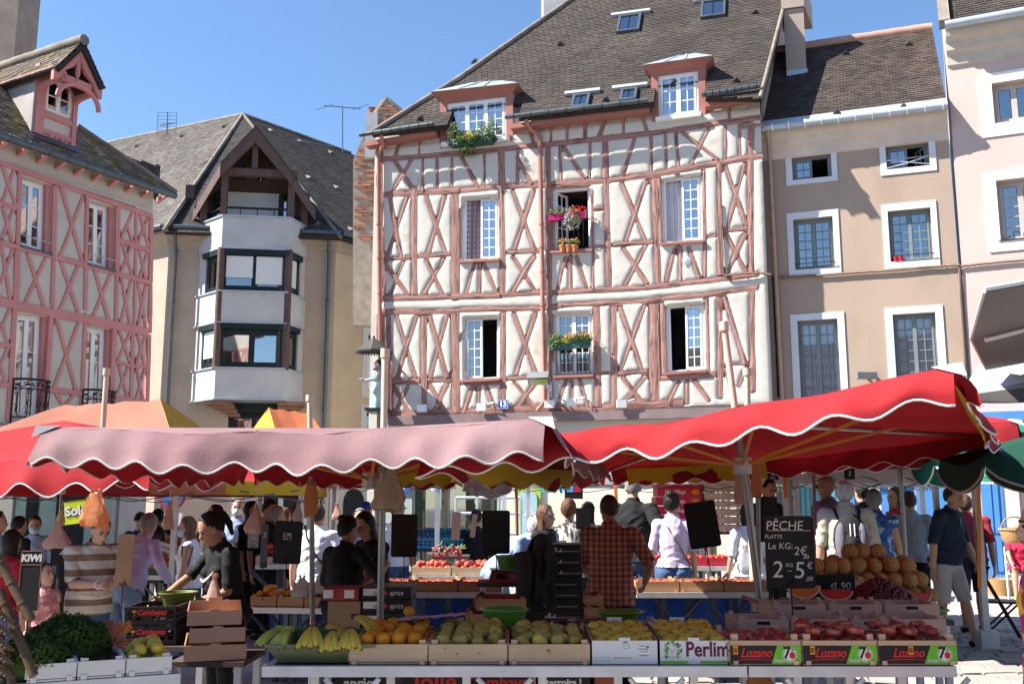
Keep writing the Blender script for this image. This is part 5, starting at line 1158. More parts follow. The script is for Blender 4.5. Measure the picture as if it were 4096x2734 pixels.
obj('rib',MB().tube([mid_.lerp(mr_,.45) + Vector((0,-.02,-.01)),mid_ + Vector((.05,-.02,-.01))],.012,6),M_alu,t); obj('rib',MB().tube([K4[3].lerp(K4[2],.9) + Vector((0,-.03,.02)),K4[3].lerp(K4[2],.2) + Vector((0,-.03,.02))],.014,6),M_alu,t); obj('rib',MB().tube([K4[0].lerp(K4[1],.2) + Vector((0,-.03,-.03)),K4[0].lerp(K4[1],.9) + Vector((0,-.03,-.03))],.014,6),M_alu,t)
obj('mast',MB().tube([(4.4,3.9,0),(4.3,3.9,2.9)],.03,8),M_iron,t)
t = thing('garden_parasol','pale grey parasol reaching in low at the right over the red canopy','parasol',(3.6,5.,0)); M_pgc = mat('light grey cloth',(.36,.35,.35),.9,.06)
Q4 = [at(3915,1462,5.6),at(4460,1330,5.2),at(4460,1500,4.4),at(3840,1585,5.0)]
sheet4(t,'roof_panel',Q4,M_pgc,sag=-.03); lo = Vector((0,0,-.05)); sheet4(t,'valance',[Q4[3] + Vector((0,-.02,.0)),Q4[2] + Vector((0,-.02,0)),Q4[2] + lo*1.6,Q4[3] + lo*.6],mat('shaded grey cloth',(.07,.065,.065),.9)); obj('corner_cap',MB().add([Q4[3].lerp(Q4[2],.3) + Vector((0,.05,.02)),Q4[3].lerp(Q4[2],.62) + Vector((0,.05,.03)),Q4[3].lerp(Q4[2],.5) + Vector((0,.2,.09))],[(0,1,2)]),M_cap,t)  # dark strip: shade of the underside put into a darker cloth colour
obj('mast',MB().tube([(4.2,5.2,0),(4.2,5.2,2.5)],.03,8),M_iron,t)

# the row of houses closing the square behind the viewer
hb = thing('house','plain row of tall rendered houses across the square behind the viewer','house',(0,-34,0)); obj('wall',MB().box(-40,40,-36,-34,0,11.5),M_tan,hb)
mb = MB()
for i in range(16):
 for z in (1.2,4.6,7.9): mb.box(-31 + i*4,-29.8 + i*4,-33.99,-33.9,z,z + 1.8)
obj('window',mb,M_dark,hb,kind='stuff'); obj('roof',MB().add([(-40,-33.6,11.5),(40,-33.6,11.5),(40,-38,15.5),(-40,-38,15.5)],[(0,1,2,3)]),M_tile_dark,hb)
# ---------------------------------------------------------------- market furniture and goods
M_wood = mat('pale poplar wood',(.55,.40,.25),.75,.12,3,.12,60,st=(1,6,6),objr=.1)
M_wood2 = mat('canopy tinted poplar',(.45,.25,.13),.75,.12,3,.12,60,st=(1,6,6),objr=.1)  # poplar copy with the orange light under the canopies put into its colour
M_whcard = mat('white cardboard',(.68,.67,.66),.8,.04,2); M_kraft = mat('kraft cardboard',(.33,.22,.13),.85,.08,3)
M_blackcard = mat('black printed cardboard',(.018,.018,.02),.5,.1); M_blackpl = mat('black plastic crate',(.02,.018,.018),.45,.1)
M_greenpl = mat('green plastic',(.09,.24,.03),.35,.08,coat=.2); M_greenpl2 = mat('dark green plastic',(.03,.13,.04),.4,.1)
M_tarp = mat('blue tarpaulin',(.02,.09,.42),.5,.15,3,.3,10); M_darkboard = mat('dark table board',(.07,.05,.045),.7,.2,3)
M_redprint = mat('red print',(.65,.03,.03),.6,.03); M_whprint = mat('white print',(.75,.75,.75),.6,.02); M_greenprint = mat('bright green print',(.16,.5,.03),.55,.03); M_plumprint = mat('plum print',(.12,.015,.045),.6,.03)
M_orprint = mat('orange sticker',(.75,.28,.02),.6,.03); M_chalk = mat('chalk writing',(.7,.69,.66),.9,.1); M_slate = mat('black slate board',(.014,.014,.015),.6,.2,6,.05,60); M_slateb = mat('brown board',(.16,.09,.05),.8,.15)
def trestle(label,P0,P1,dep,z,legs=5,group='aluminium trestle tables',skirt=None,lm=None):
 """front edge from P0 to P1, running back by dep"""
 a,b = Vector((*P0,0)),Vector((*P1,0)); L_ = (b - a).length; u = (b - a)/L_; v = Vector((-u.y,u.x,0)); rz = math.atan2(u.y,u.x)
 t = thing('trestle_table',label,'table',a,rz,group)
 for y0 in (0,dep - .04): obj('rail',MB().box(0,L_,y0,y0 + .04,z - .05,z),M_alu,t,local=True)
 for x0 in (0,L_ - .04): obj('rail',MB().box(x0,x0 + .04,.04,dep - .04,z - .05,z),M_alu,t,local=True)
 obj('table_top',MB().box(.04,L_ - .04,.04,dep - .04,z - .03,z - .004),M_darkboard,t,local=True)
 for i in range(legs):
  x = .25 + (L_ - .5)*i/(legs - 1)
  for y0 in (.05,dep - .09): obj('leg',MB().box(x - .02,x + .02,y0,y0 + .04,0,z - .052),lm or M_alu,t,local=True)
  s = 1 if i % 2 == 0 else -1; obj('brace',MB().tube([(x,.07,z - .4),(x + s*.32,.03,z - .06)],.013,6),lm or M_alu,t,local=True)
 if skirt: obj('skirt',MB().grid([[(x_,dep - .1 + .03*math.sin(x_*9),zz) for x_ in np.linspace(.05,L_ - .05,30)] for zz in (.05,z - .06)]),skirt,t,local=True)
 return t
trestle('long aluminium trestle table in front carrying the bananas, oranges, pears and boxed apples',(xw(1050,5.05),5.05),(xw(2985,5.05),5.05),1.25,.782,6)
trestle('aluminium trestle table in front under the peach crates',(xw(2993,5.06),5.06),(xw(3822,5.06),5.06),1.3,.78,3)
trestle('aluminium trestle table at the lower left under the white crates',tuple(atz(-420,2768,.782))[:2],tuple(atz(722,2692,.782))[:2],.75,.782,3)
CR = {}
def crate(kind,w,d,h,pos,rz,label,group=None,m=None,name=None,tilt=0.):
 """open fruit crate, origin at the middle of its base; front is -y"""
 key = (kind,round(w,3),round(d,3),round(h,3),m.name if m else '')
 nm = name or {'wood': 'wooden_crate','card': 'cardboard_box','plastic': 'plastic_crate'}[kind]
 if key not in CR:
  t = thing(nm,label,'crate' if kind != 'card' else 'box'); mm = m or {'wood': M_wood,'card': M_whcard,'plastic': M_blackpl}[kind]; th = .009
  if kind == 'wood':
   obj('base',MB().box(-w/2,w/2,-d/2,d/2,0,.008),mm,t,local=True)
   for s in (-1,1):
    for j in range(1 if h < .12 else 2):
     hh = h*.72/(1 if h < .12 else 2.15); z0 = .012 + j*hh*1.12
     obj('end_board',MB().box(-w/2,w/2,s*d/2 - th/2,s*d/2 + th/2,z0,z0 + hh),mm,t,local=True); obj('side_board',MB().box(s*w/2 - th,s*w/2,-d/2 + th,d/2 - th,z0 + .002,z0 + hh*1.05),mm,t,local=True)
   for sx in (-1,1):
    for sy in (-1,1):
     x,y = sx*(w/2 - th - .001),sy*(d/2 - th/2 - .001); e = .032
     obj('corner_post',MB().add([(x,y,.008),(x - sx*e,y,.008),(x,y - sy*e,.008),(x,y,h),(x - sx*e,y,h),(x,y - sy*e,h)],[(0,1,2),(5,4,3),(0,3,4,1),(1,4,5,2),(2,5,3,0)]),mm,t,local=True)
    obj('staple_strip',MB().box(sx*(w/2 - .025) - .012,sx*(w/2 - .025) + .012,-d/2 - .012,-d/2 - .0045,0,.02),mm,t,local=True)
  elif kind == 'card':
   obj('base',MB().box(-w/2,w/2,-d/2,d/2,0,.006),mm,t,local=True); th = .006
   obj('front_panel',MB().box(-w/2,w/2,-d/2,-d/2 + th,.006,h*.86).box(-.028,.028,-d/2,-d/2 + th,h*.86,h*.97),mm,t,local=True)
   obj('back_panel',MB().box(-w/2,w/2,d/2 - th,d/2,.006,h*1.12).box(-.04,.04,d/2 - th,d/2,h*1.12,h*1.32),mm,t,local=True)
   for s in (-1,1):
    x = s*w/2; obj('side_panel',MB().add([(x,-d/2 + th,.006),(x,d/2 - th,.006),(x,d/2 - th,h*1.12),(x,d/2 - .1,h*1.1),(x,-d/2 + .1,h*.98),(x,-d/2 + th,h*.9)] + [(x - s*th,a,b) for a,b in ((-d/2 + th,.006),(d/2 - th,.006),(d/2 - th,h*1.12),(d/2 - .1,h*1.1),(-d/2 + .1,h*.98),(-d/2 + th,h*.9))],[(0,1,2,3,4,5),(11,10,9,8,7,6)] + [(i,6 + i,6 + (i + 1) % 6,(i + 1) % 6) for i in range(6)]),M_kraft,t,local=True)
  else:
   obj('base',MB().box(-w/2,w/2,-d/2,d/2,0,.01),mm,t,local=True)
   for s in (-1,1):
    for nm_,ax in (('end_wall',0),('side_wall',1)):
     mb = MB(); L_,o_ = (w,s*d/2) if ax == 0 else (d - .02,s*w/2)
     def bx(a0,a1,z0,z1,e=0.): mb.box(*((a0,a1,o_ - .006 - e,o_ + .006 + e) if ax == 0 else (o_ - .006 - e,o_ + .006 + e,a0,a1)),z0,z1)
     bx(-L_/2,L_/2,h - .025,h,.006); bx(-L_/2,L_/2,.01,.035); n = max(4,int(L_/.05))
     for i in range(n + 1): x = -L_/2 + .006 + (L_ - .012)*i/n; bx(x - .009,x + .009,.035,h - .025)
     bx(-L_/2,L_/2,h*.5,h*.58); obj(nm_,mb,mm,t,local=True)
  CR[key] = t; o = t
 else: o = copy_tree(CR[key])
 for k_ in ('group',):
  if k_ in o: del o[k_]
 o.location = pos; o.rotation_euler = (tilt,0,rz); setp(o,label,None,group); return o
FR = {}
def fruitmesh(kind):
 if kind in FR: return FR[kind]
 mb = MB(); mi = None
 def sph(f,seg=14,rings=9):
  P = []
  for i in range(rings + 1):
   ph = -math.pi/2 + math.pi*i/rings; P.append([Vector(f(ph,2*math.pi*j/seg)) for j in range(seg)])
  mb.grid(P,closed=True)
 if kind == 'orange':
  sph(lambda p,t: (math.cos(p)*math.cos(t),math.cos(p)*math.sin(t),.95*math.sin(p) - .12*max(0,math.sin(p) - .9)*10*.8)); m = [mat('orange peel',(.72,.27,.012),.5,.1,2,.4,9,objr=.16)]
 elif kind == 'apple':
  sph(lambda p,t: (math.cos(p)*math.cos(t),math.cos(p)*math.sin(t),.92*math.sin(p) - .3*math.exp(-((1 - math.sin(p))/.06)))); nf = len(mb.f); mb.tube([(0,0,.6),(.05,0,1.05)],.04,5); m = [mat('golden apple skin',(.62,.47,.06),.4,.1,2,.1,12,objr=.08),mat('fruit stalk',(.09,.05,.02),.8)]; mi = [0]*nf + [1]*(len(mb.f) - nf)
 elif kind == 'pear':
  sph(lambda p,t: (lambda r,z: (r*math.cos(t),r*math.sin(t),z))(math.cos(p)*(1 - .32*max(0,math.sin(p)) - .12*max(0,math.sin(p)) ** 3),1.05*math.sin(p) + .35*max(0,math.sin(p)) ** 2)); nf = len(mb.f); mb.tube([(0,0,1.3),(.06,0,1.6),(.16,.03,1.85)],[.06,.05,.07],5); m = [mat('speckled green yellow pear',(.45,.38,.085),.5,.2,3,.1,14,objr=.2,col2=(.32,.2,.07),c2t=(.55,.75),c2s=1.6),mat('fruit stalk',(.09,.05,.02),.8)]; mi = [0]*nf + [1]*(len(mb.f) - nf)
 elif kind == 'flatpeach':
  sph(lambda p,t: ((math.cos(p) ** .7)*math.cos(t)*(1 + .04*math.cos(2*t)),(math.cos(p) ** .7)*math.sin(t),.52*math.sin(p) - .32*math.exp(-((1 - math.sin(p))/.09)))); m = [mat('flat peach skin',(.42,.07,.06),.65,.2,1.2,.06,20,objr=.2,col2=(.56,.3,.16),c2t=(.5,.66),c2s=.9)]
 elif kind == 'peach':
  sph(lambda p,t: (math.cos(p)*math.cos(t),math.cos(p)*math.sin(t),.95*math.sin(p)),10,6); m = [mat('red peach skin',(.5,.08,.05),.6,.2,1.3,objr=.25,col2=(.62,.28,.14),c2t=(.52,.7),c2s=1.)]
 elif kind == 'tomato':
  sph(lambda p,t: (math.cos(p)*math.cos(t),math.cos(p)*math.sin(t),.8*math.sin(p)),10,6); m = [mat('ripe red fruit skin',(.55,.05,.03),.35,.1,objr=.2)]
 elif kind == 'melon':
  sph(lambda p,t: ((1 - .06*abs(math.cos(5*t)) ** 14*math.cos(p))*math.cos(p)*math.cos(t),(1 - .06*abs(math.cos(5*t)) ** 14*math.cos(p))*math.cos(p)*math.sin(t),.98*math.sin(p)),40,10); nf = len(mb.f)
  mb.v = mb.v; m = [mat('netted melon rind',(.62,.32,.10),.75,.2,3,.6,22,objr=.15),mat('melon furrow',(.24,.17,.07),.85)]
  mi = [1 if (i % 40) in (3,4,11,12,19,20,27,28,35,36) and False else 0 for i in range(nf)]
  for k in range(10):
   t = math.pi/10 + 0 + 2*math.pi*k/10 - math.pi/10; P = [(.965*math.cos(p)*math.cos(t),.965*math.cos(p)*math.sin(t),.97*math.sin(p)) for p in np.linspace(-1.4,1.4,12)]; mb.tube(P,.028,4,False)
  mi += [1]*(len(mb.f) - nf); mb.tube([(0,0,.95),(0,.02,1.1)],.07,6); mi += [1]*(len(mb.f) - len(mi))
 elif kind == 'lemon':
  sph(lambda p,t: (math.cos(p)*math.cos(t),math.cos(p)*math.sin(t),1.2*math.sin(p) + .22*math.sin(p) ** 9)); m = [mat('yellow melon skin',(.56,.40,.045),.5,.08,2,.15,9,objr=.1)]
 elif kind == 'avocado':
  sph(lambda p,t: (math.cos(p)*math.cos(t)*(1 - .25*max(0,math.sin(p))),math.cos(p)*math.sin(t)*(1 - .25*max(0,math.sin(p))),1.3*math.sin(p)),10,7); m = [mat('dark avocado skin',(.05,.03,.025),.55,.2,3,.4,10,objr=.2)]
 elif kind == 'cherry':
  mb.ell((0,0,0),1,None,7,5); m = [mat('dark cherry skin',(.10,.008,.012),.18,.1,objr=.3,spec=.6)]
 elif kind == 'grape':
  mb.ell((0,0,0),(1,1,1.15),None,8,5); m = [mat('green grape skin',(.42,.45,.1),.3,.1,objr=.15)]
 elif kind == 'radish':
  mb.ell((0,0,0),(1,1,1.6),None,7,5); nf = len(mb.f); mb.tube([(0,0,1.4),(.5,0,3.5),(1.4,.2,5)],[.3,.25,.6],4); m = [mat('pink radish skin',(.55,.07,.16),.5,.15,objr=.2),mat('radish leaf',(.18,.34,.06),.7)]; mi = [0]*nf + [1]*(len(mb.f) - nf)
 elif kind == 'pod':
  mb.ell((0,0,0),(1,1,1),None,8,5); m = [mat('cauliflower head',(.5,.42,.36),.8,.1,3,.4,8)]
 me = mesh_of(kind,mb,m,180)
 if mi: me.polygons.foreach_set('material_index',mi)
 FR[kind] = me; return me
NMS = dict(orange='orange',apple='golden_apple',pear='pear',flatpeach='flat_peach',peach='peach',tomato='tomato',melon='melon',lemon='yellow_melon',avocado='avocado',cherry='cherry',grape='grape',radish='radish')
def fruit(kind,p,r,label,group,up=None,cat=None,spin=True,tiltmax=.5):
 o = bpy.data.objects.new(NMS.get(kind,kind),fruitmesh(kind)); C.objects.link(o); o.location = p
 o.rotation_euler = up if up is not None else (rnd.uniform(-tiltmax,tiltmax),rnd.uniform(-tiltmax,tiltmax),rnd.uniform(0,6.28)); s = r*rnd.uniform(.94,1.06); o.scale = (s,s,s)
 return setp(o,label,cat or NMS.get(kind,kind).replace('_',' ').replace('golden ','').replace('flat ','').replace('yellow ',''),group)
def fill(kind,cr_pos,rz,w,d,z0,r,label,group,layers=1,slope=0.,lie=False,jit=.18,tiltmax=.5,stuff=None):
 """rows of fruit in a crate: staggered, one layer over the other"""
 M = Matrix.Translation((cr_pos[0],cr_pos[1],0)) @ Matrix.Rotation(rz,4,'Z'); n = 0; st = r*2.02; sm = MB(); me_ = fruitmesh(kind)
 for l in range(layers):
  ww,dd = w - st*(.9 + l*.7),d - st*(.9 + l*.7); ny = max(1,int(dd/(st*.9)) + 1); nx = max(1,int(ww/st) + 1)
  for j in range(ny):
   off = (j % 2)*.5*st*(1 if nx > 1 else 0)
   for i in range(nx):
    x = -ww/2 + (ww*(i/(nx - 1)) if nx > 1 else ww/2) + (off if i < nx - 1 else 0)*.8; y = -dd/2 + (dd*j/(ny - 1) if ny > 1 else dd/2)
    if l and rnd.random() < .12: continue
    p = M @ Vector((x + rnd.uniform(-jit,jit)*r,y + rnd.uniform(-jit,jit)*r,z0 + r*.95 + l*r*1.35 + slope*(y + d/2) + rnd.uniform(-.15,.15)*r))
    up = (math.pi/2 + rnd.uniform(-.5,.5),rnd.uniform(-.3,.3),rnd.uniform(0,6.28)) if lie else None
    if stuff: sm.add([Vector(v.co)*r + p for v in me_.vertices],[tuple(f.vertices) for f in me_.polygons])
    else: fruit(kind,p,r,label,group,up,tiltmax=tiltmax)
    n += 1
 if stuff: obj(stuff,sm,list(me_.materials),None,smooth=180,label=label,cat='berries',kind='stuff')
 return n
def fr_crate(kind,px0,px1,d,h,label,y=YF,z=TZ,**kw):
 x0,x1 = xw(px0,y),xw(px1,y); pos = (( x0 + x1)/2,y + d/2,z); o = crate(kind,x1 - x0 - .006,d,h,pos,0,label,**kw); return o,pos,x1 - x0
# --- banana tray
def tray(label,x0,x1,y0,y1,z,h,m,name='plastic_tray',e=.06,rz=0.):
 t = thing(name,label,'tray',((x0 + x1)/2,(y0 + y1)/2,z),rz); w,d = (x1 - x0)/2,(y1 - y0)/2
 out = [[(-w + e*(1 - f)*1,-d + e*(1 - f),h*f),(w - e*(1 - f),-d + e*(1 - f),h*f),(w - e*(1 - f),d - e*(1 - f),h*f),(-w + e*(1 - f),d - e*(1 - f),h*f)] for f in (0,1)]
 inn = [[(x*.985,y_*.985,zz + .006) for x,y_,zz in r_] for r_ in out]
 obj('shell',MB().grid(out,closed=True).add(out[0],[(3,2,1,0)]),m,t,local=True)
 obj('lining',MB().grid([r_[::-1] for r_ in inn],closed=True).add(inn[0],[(0,1,2,3)]),M_greenpl2,t,local=True)
 R4 = out[1] + [out[1][0]]; obj('rim',MB().tube([Vector(p) + Vector((0,0,.004)) for p in R4],.008,6),m,t,local=True); return t
bx0,bx1 = xw(1060,5.09),xw(1482,5.09)
tray('long green plastic tray full of bananas at the left end of the front table',bx0,bx1 + .02,5.09,5.75,TZ,.085,mat('grey green tray',(.16,.18,.09),.45,.1))
M_ban = mat('banana skin',(.55,.40,.05),.5,.12,3,.05,20,col2=(.3,.36,.05),c2t=(.6,.8),c2s=4.); M_bang = mat('green banana skin',(.36,.40,.06),.5,.15,3); M_btip = mat('brown banana tip',(.06,.04,.02),.8)
def banana_hand(loc,rz,n,L_,curl,label,m):
 t = thing('banana_hand',label,'bananas',loc,rz,'hands of bananas in the green tray')
 for i in range(n):
  a = (i - (n - 1)/2)*.24; P = []
  for j in range(9):
   f = j/8; th = -.2 + curl*f; rr_ = L_*(.12 + f); P.append((math.sin(a)*rr_*.8,-L_*(.75*f + .22*math.sin(f*2.6))*math.cos(a*.8),.105 - .10*f ** 1.2 + .0*f + .008*(i % 2) + .018*max(0,f - .75)*4))
  rs = [.007,.009,.014,.0165,.0175,.017,.0155,.011,.005]; obj('banana',MB().tube(P,rs,7),m,t,smooth=60,local=True)
  obj('banana_tip',MB().ell(P[-1],.0065,None,6,4),M_btip,t,local=True)
 obj('crown',MB().box(-.018,.018,-.025,.01,.092,.118),M_btip if m is M_ban else m,t,local=True,smooth=0); return t
for i,(px_,yy,rz,n,L_,m,dz,lab) in enumerate(((1160,5.22,-.35,4,.15,M_bang,.02,'greenish banana hand at the front left of the green tray'),(1250,5.20,.1,5,.17,M_ban,.03,'tall banana hand second from the left in the green tray'),(1330,5.18,.0,4,.14,M_ban,.01,'low middle banana hand in the green tray'),(1405,5.19,.05,5,.15,M_ban,.02,'banana hand at the front right of the green tray'),(1130,5.42,-.9,4,.16,M_bang,.0,'greener banana hand lying at the left rear of the green tray'),(1415,5.52,1.2,5,.2,M_ban,.05,'long banana hand lying across the rear right of the green tray'),(1290,5.48,1.4,4,.18,M_ban,.01,'banana hand lying sideways at the rear of the green tray'))):
 banana_hand((xw(px_,yy),yy,TZ + .03 + dz),rz,n,L_,.8,lab,m)
# --- front row of crates
o,pos,w_ = fr_crate('wood',1397,1712,.6,.115,'pale wooden crate of oranges right of the banana tray'); fill('orange',pos,0,w_ - .03,.58,TZ + .02,.0365,'ripe orange heaped in the wooden crate beside the banana tray','oranges in the front crate',2,.06)
fruit('orange',(xw(1635,5.62),5.62,TZ + .2),.031,'single orange set on top of the foil at the back of the orange crate',None)
o,pos,w_ = fr_crate('wood',1714,2030,.6,.115,'wooden crate of green pears between the oranges and the other pears'); fill('pear',pos,0,w_ - .03,.58,TZ + .02,.034,'green pear in the left of the two pear crates','pears in the left pear crate',2,.06,True)
o,pos,w_ = fr_crate('wood',2034,2362,.6,.115,'wooden crate of russet pears left of the white apple boxes'); fill('pear',pos,0,w_ - .03,.58,TZ + .02,.034,'russet green pear in the right of the two pear crates','pears in the right pear crate',2,.05,True)
o,pos,w_ = fr_crate('card',2366,2632,.5,.13,'white cardboard apple box with a bar code label on its front'); fill('apple',pos,0,w_ - .02,.46,TZ + .055,.0385,'golden apple in the white box with the bar code label','apples in the label box',1,.1,tiltmax=.35)
bxl = o
o2,pos,w2 = fr_crate('card',2638,2912,.5,.13,'white cardboard apple box printed with a large plum coloured name and leafy emblem'); fill('apple',pos,0,w2 - .02,.46,TZ + .055,.0385,'golden apple in the white box with the large plum coloured name','apples in the named box',1,.1,tiltmax=.35)
for bx,ww in ((bxl,w_),(o2,w2)):
 for s in (-1,1):
  ltext(bx,'Perlim',.022,M_plumprint,(s*ww*.25 + .015,.5/2 - .0075,.118),bold=.0003)
  mb = MB()
  for k in range(5): a = math.pi*2*k/5; mb.ell((s*ww*.25 - .03 + .009*math.cos(a),.242,.12 + .009*math.sin(a)),(.005,.0008,.005),None,6,4)
  obj('leaf_emblem',mb,M_greenprint,bx,local=True)
yf = -.25 - .0012
ltext(o2,'Perlim',.098,M_plumprint,(.068,yf,.068),bold=.0022,sx=.86); ltext(o2,'\u00ae',.02,M_plumprint,(.166,yf,.09))
mb = MB(); r5 = random.Random(5)
for k in range(46):
 a = r5.uniform(-2.4,2.4) + math.pi/2; rr_ = r5.uniform(.028,.046); c = Vector((-.105 + rr_*math.cos(a)*.95,yf + .0004,.062 + rr_*math.sin(a)*1.05)); d = Vector((math.cos(a + r5.uniform(-.9,.9)),0,math.sin(a + r5.uniform(-.9,.9))))*.0095; n = Vector((-d.z,0,d.x))*.42
 mb.add([c - d,c + n,c + d,c - n],[(0,1,2,3)])
for pts in ([(-.122,.066),(-.115,.069),(-.108,.066)],[(-.1,.066),(-.093,.069),(-.087,.066)],[(-.106,.064),(-.109,.05),(-.104,.049)],[(-.115,.04),(-.105,.037),(-.096,.04)],[(-.132,.07),(-.128,.04),(-.106,.022),(-.084,.04),(-.079,.07)]): mb.tube([(x,yf,z) for x,z in pts],.0013,4)
obj('leafy_face_emblem',mb,mat('leaf green print',(.1,.33,.05),.6),o2,local=True)
obj('green_band',MB().box(-w2/2 + .003,-.03,yf - .0006,yf + .001,.004,.016).box(.03,w2/2 - .003,yf - .0006,yf + .001,.004,.016),M_greenprint,o2,local=True)
obj('sticker',MB().box(.065,.125,yf - .001,yf + .001,.035,.092),M_whprint,bxl,local=True); obj('sticker',MB().box(-.01,.018,yf - .001,yf + .001,.098,.118),M_whprint,bxl,local=True)
mb = MB()
for k in range(9): x = -.007 + k*.0026; mb.box(x,x + .0008 + .0008*(k % 2),yf - .0016,yf - .001,.1,.112)
obj('bar_code',mb,M_blackcard,bxl,local=True); mb = MB()
for k in range(9): x = .105 + k*.0018; mb.box(x,x + .0009,yf - .0016,yf - .001,.077,.087)
obj('bar_code',mb,M_blackcard,bxl,local=True)
for tx,sz,x,z in (('GIE PERLIM',.006,.085,.086),('POMMES DE TABLE',.006,.09,.072),('301/350g 22F',.0085,.094,.042),('EMBALL\u00c9 EN FRANCE',.004,.093,.06)): ltext(bxl,tx,sz,M_blackcard,(x,yf - .0016,z))
mb = MB()
for x0,x1,z0,z1 in ((-.15,-.08,.016,.032),(-.005,.022,.074,.096)):
 for a,b,c,d in ((x0,x1,z0,z0 + .001),(x0,x1,z1 - .001,z1),(x0,x0 + .001,z0,z1),(x1 - .001,x1,z0,z1)): mb.box(a,b,yf - .0008,yf + .001,c,d)
obj('print_frame',mb,M_greenprint,bxl,local=True); ltext(bxl,'GIE PERLIM  19410 SAINT-AULAIRE',.0058,M_greenprint,(-.01,yf - .0005,.03))
# --- peach crates with printed fronts
def lozano(px0,px1,label,sticker_x,n_extra):
 x0,x1 = xw(px0,5.08),xw(px1,5.08); w = x1 - x0 - .006; pos = ((x0 + x1)/2,5.08 + .2,TZ); o = crate('wood',w,.4,.145,pos,0,label,'printed peach crates'); y = -.2 - .0062
 a = .22*w
 obj('print_panel',MB().add([(-w/2,y,.006),(a*.35,y,.006),(a*.75,y,.092),(-w/2,y,.092)],[(0,1,2,3)]),M_blackcard,o,local=True)
 obj('print_panel',MB().add([(a*.35 + .001,y,.006),(w/2,y,.006),(w/2,y,.092),(a*.75 + .001,y,.092)],[(0,1,2,3)]),M_greenprint,o,local=True)
 ltext(o,'Lozano',.062,M_redprint,(-.048,y - .001,.056),bold=.0012,shear=.35,sx=.84)
 P = [(-.165*w/.38,.021),(-.1,.027),(-.02,.028),(.04*w/.38,.022)]; obj('underline_swash',MB().tube([(x,y - .001,z) for x,z in P],[.001,.0028,.0022,.0008],4),M_redprint,o,local=True)
 ltext(o,'frutas',.026,M_whprint,(.072*w/.38,y - .001,.022),shear=.3,sx=.9)
 cx = .13*w/.38; rg = lambda r,m,n,e: obj(n,MB().add([(cx + r*math.cos(t),y - e,.05 + r*math.sin(t)) for t in np.linspace(0,2*math.pi,25)[:-1]],[tuple(range(24))]),m,o,local=True)
 rg(.036,M_whprint,'round_emblem',.001); rg(.033,M_greenprint,'round_emblem',.0014); rg(.029,M_whprint,'round_emblem',.0018)
 ltext(o,'7',.075,M_blackcard,(cx - .014,y - .0024,.056),bold=.0015)
 obj('fruit_emblem',MB().add([(cx + .012 + .015*math.cos(t),y - .0022,.046 + .017*math.sin(t)) for t in np.linspace(0,2*math.pi,17)[:-1]],[tuple(range(16))]),M_redprint,o,local=True)
 obj('leaf_emblem',MB().add([(cx + .012,y - .0024,.062),(cx + .024,y - .0024,.078),(cx + .006,y - .0024,.074)],[(0,1,2)]),mat('leaf green print',(.1,.33,.05),.6),o,local=True)
 obj('orange_sticker',MB().box(sticker_x - .012,sticker_x + .012,y - .003,y - .0026,.05,.092),M_orprint,o,local=True)
 mb = MB()
 for k in range(8): mb.box(sticker_x - .009 + k*.0022,sticker_x - .008 + k*.0022,y - .0036,y - .0031,.058,.082)
 obj('bar_code',mb,M_blackcard,o,local=True)
 return o,pos,w
for i,(p0,p1,lab,sx_,fl) in enumerate(((2918,3204,'printed crate with one row of flat peaches, left of three',-.148,'flat peach in the left of the three printed crates'),(3208,3508,'printed crate heaped with flat peaches, middle of three',-.135,'flat peach heaped in the middle printed crate'),(3511,3828,'printed crate of flat peaches at the table corner, its sticker over the name',-.035,'flat peach in the printed crate at the table corner'))):
 o,pos,w = lozano(p0,p1,lab,sx_,i); fill('flatpeach',pos,0,w - .02,.36,TZ + .055,.0405,fl,('flat peaches in the left printed crate','flat peaches in the middle printed crate','flat peaches in the corner printed crate')[i],1 if i == 0 else 2,.05,tiltmax=.22,jit=.25)
# --- second rows behind the peaches: low pink crates, grapes, cherries, melons
M_pinkwood = mat('pinkish thin wood',(.50,.33,.25),.8,.1,3,.1,50)
for r_,(y,z,pxs_) in enumerate(((5.62,TZ + .075,((2950,3160),(3165,3400),(3410,3560),(3565,3790))),(5.98,TZ + .12,((3092,3310),(3318,3535),(3540,3765))))):
 for j,(p0,p1) in enumerate(pxs_):
  x0,x1 = xw(p0,y),xw(p1,y); co_ = crate('wood',x1 - x0 - .008,.3,.1,((x0 + x1)/2,y + .15,z),0,'thin pinkish crate %s of the %s row behind the printed peach crates' % (('first','second','third','last')[j] + ' from the left',('front','rear')[r_]),'thin crates behind the peaches',m=M_pinkwood); obj('handle_slot',MB().box(-.035,.035,-.157,-.1555,.055,.072),M_dark,co_,local=True)
  fill('tomato',((x0 + x1)/2,y + .15,z),0,x1 - x0 - .03,.27,z + .01,.02,'small red fruit in the thin crates behind the printed peach crates','small red fruit behind the peaches',1,.0)
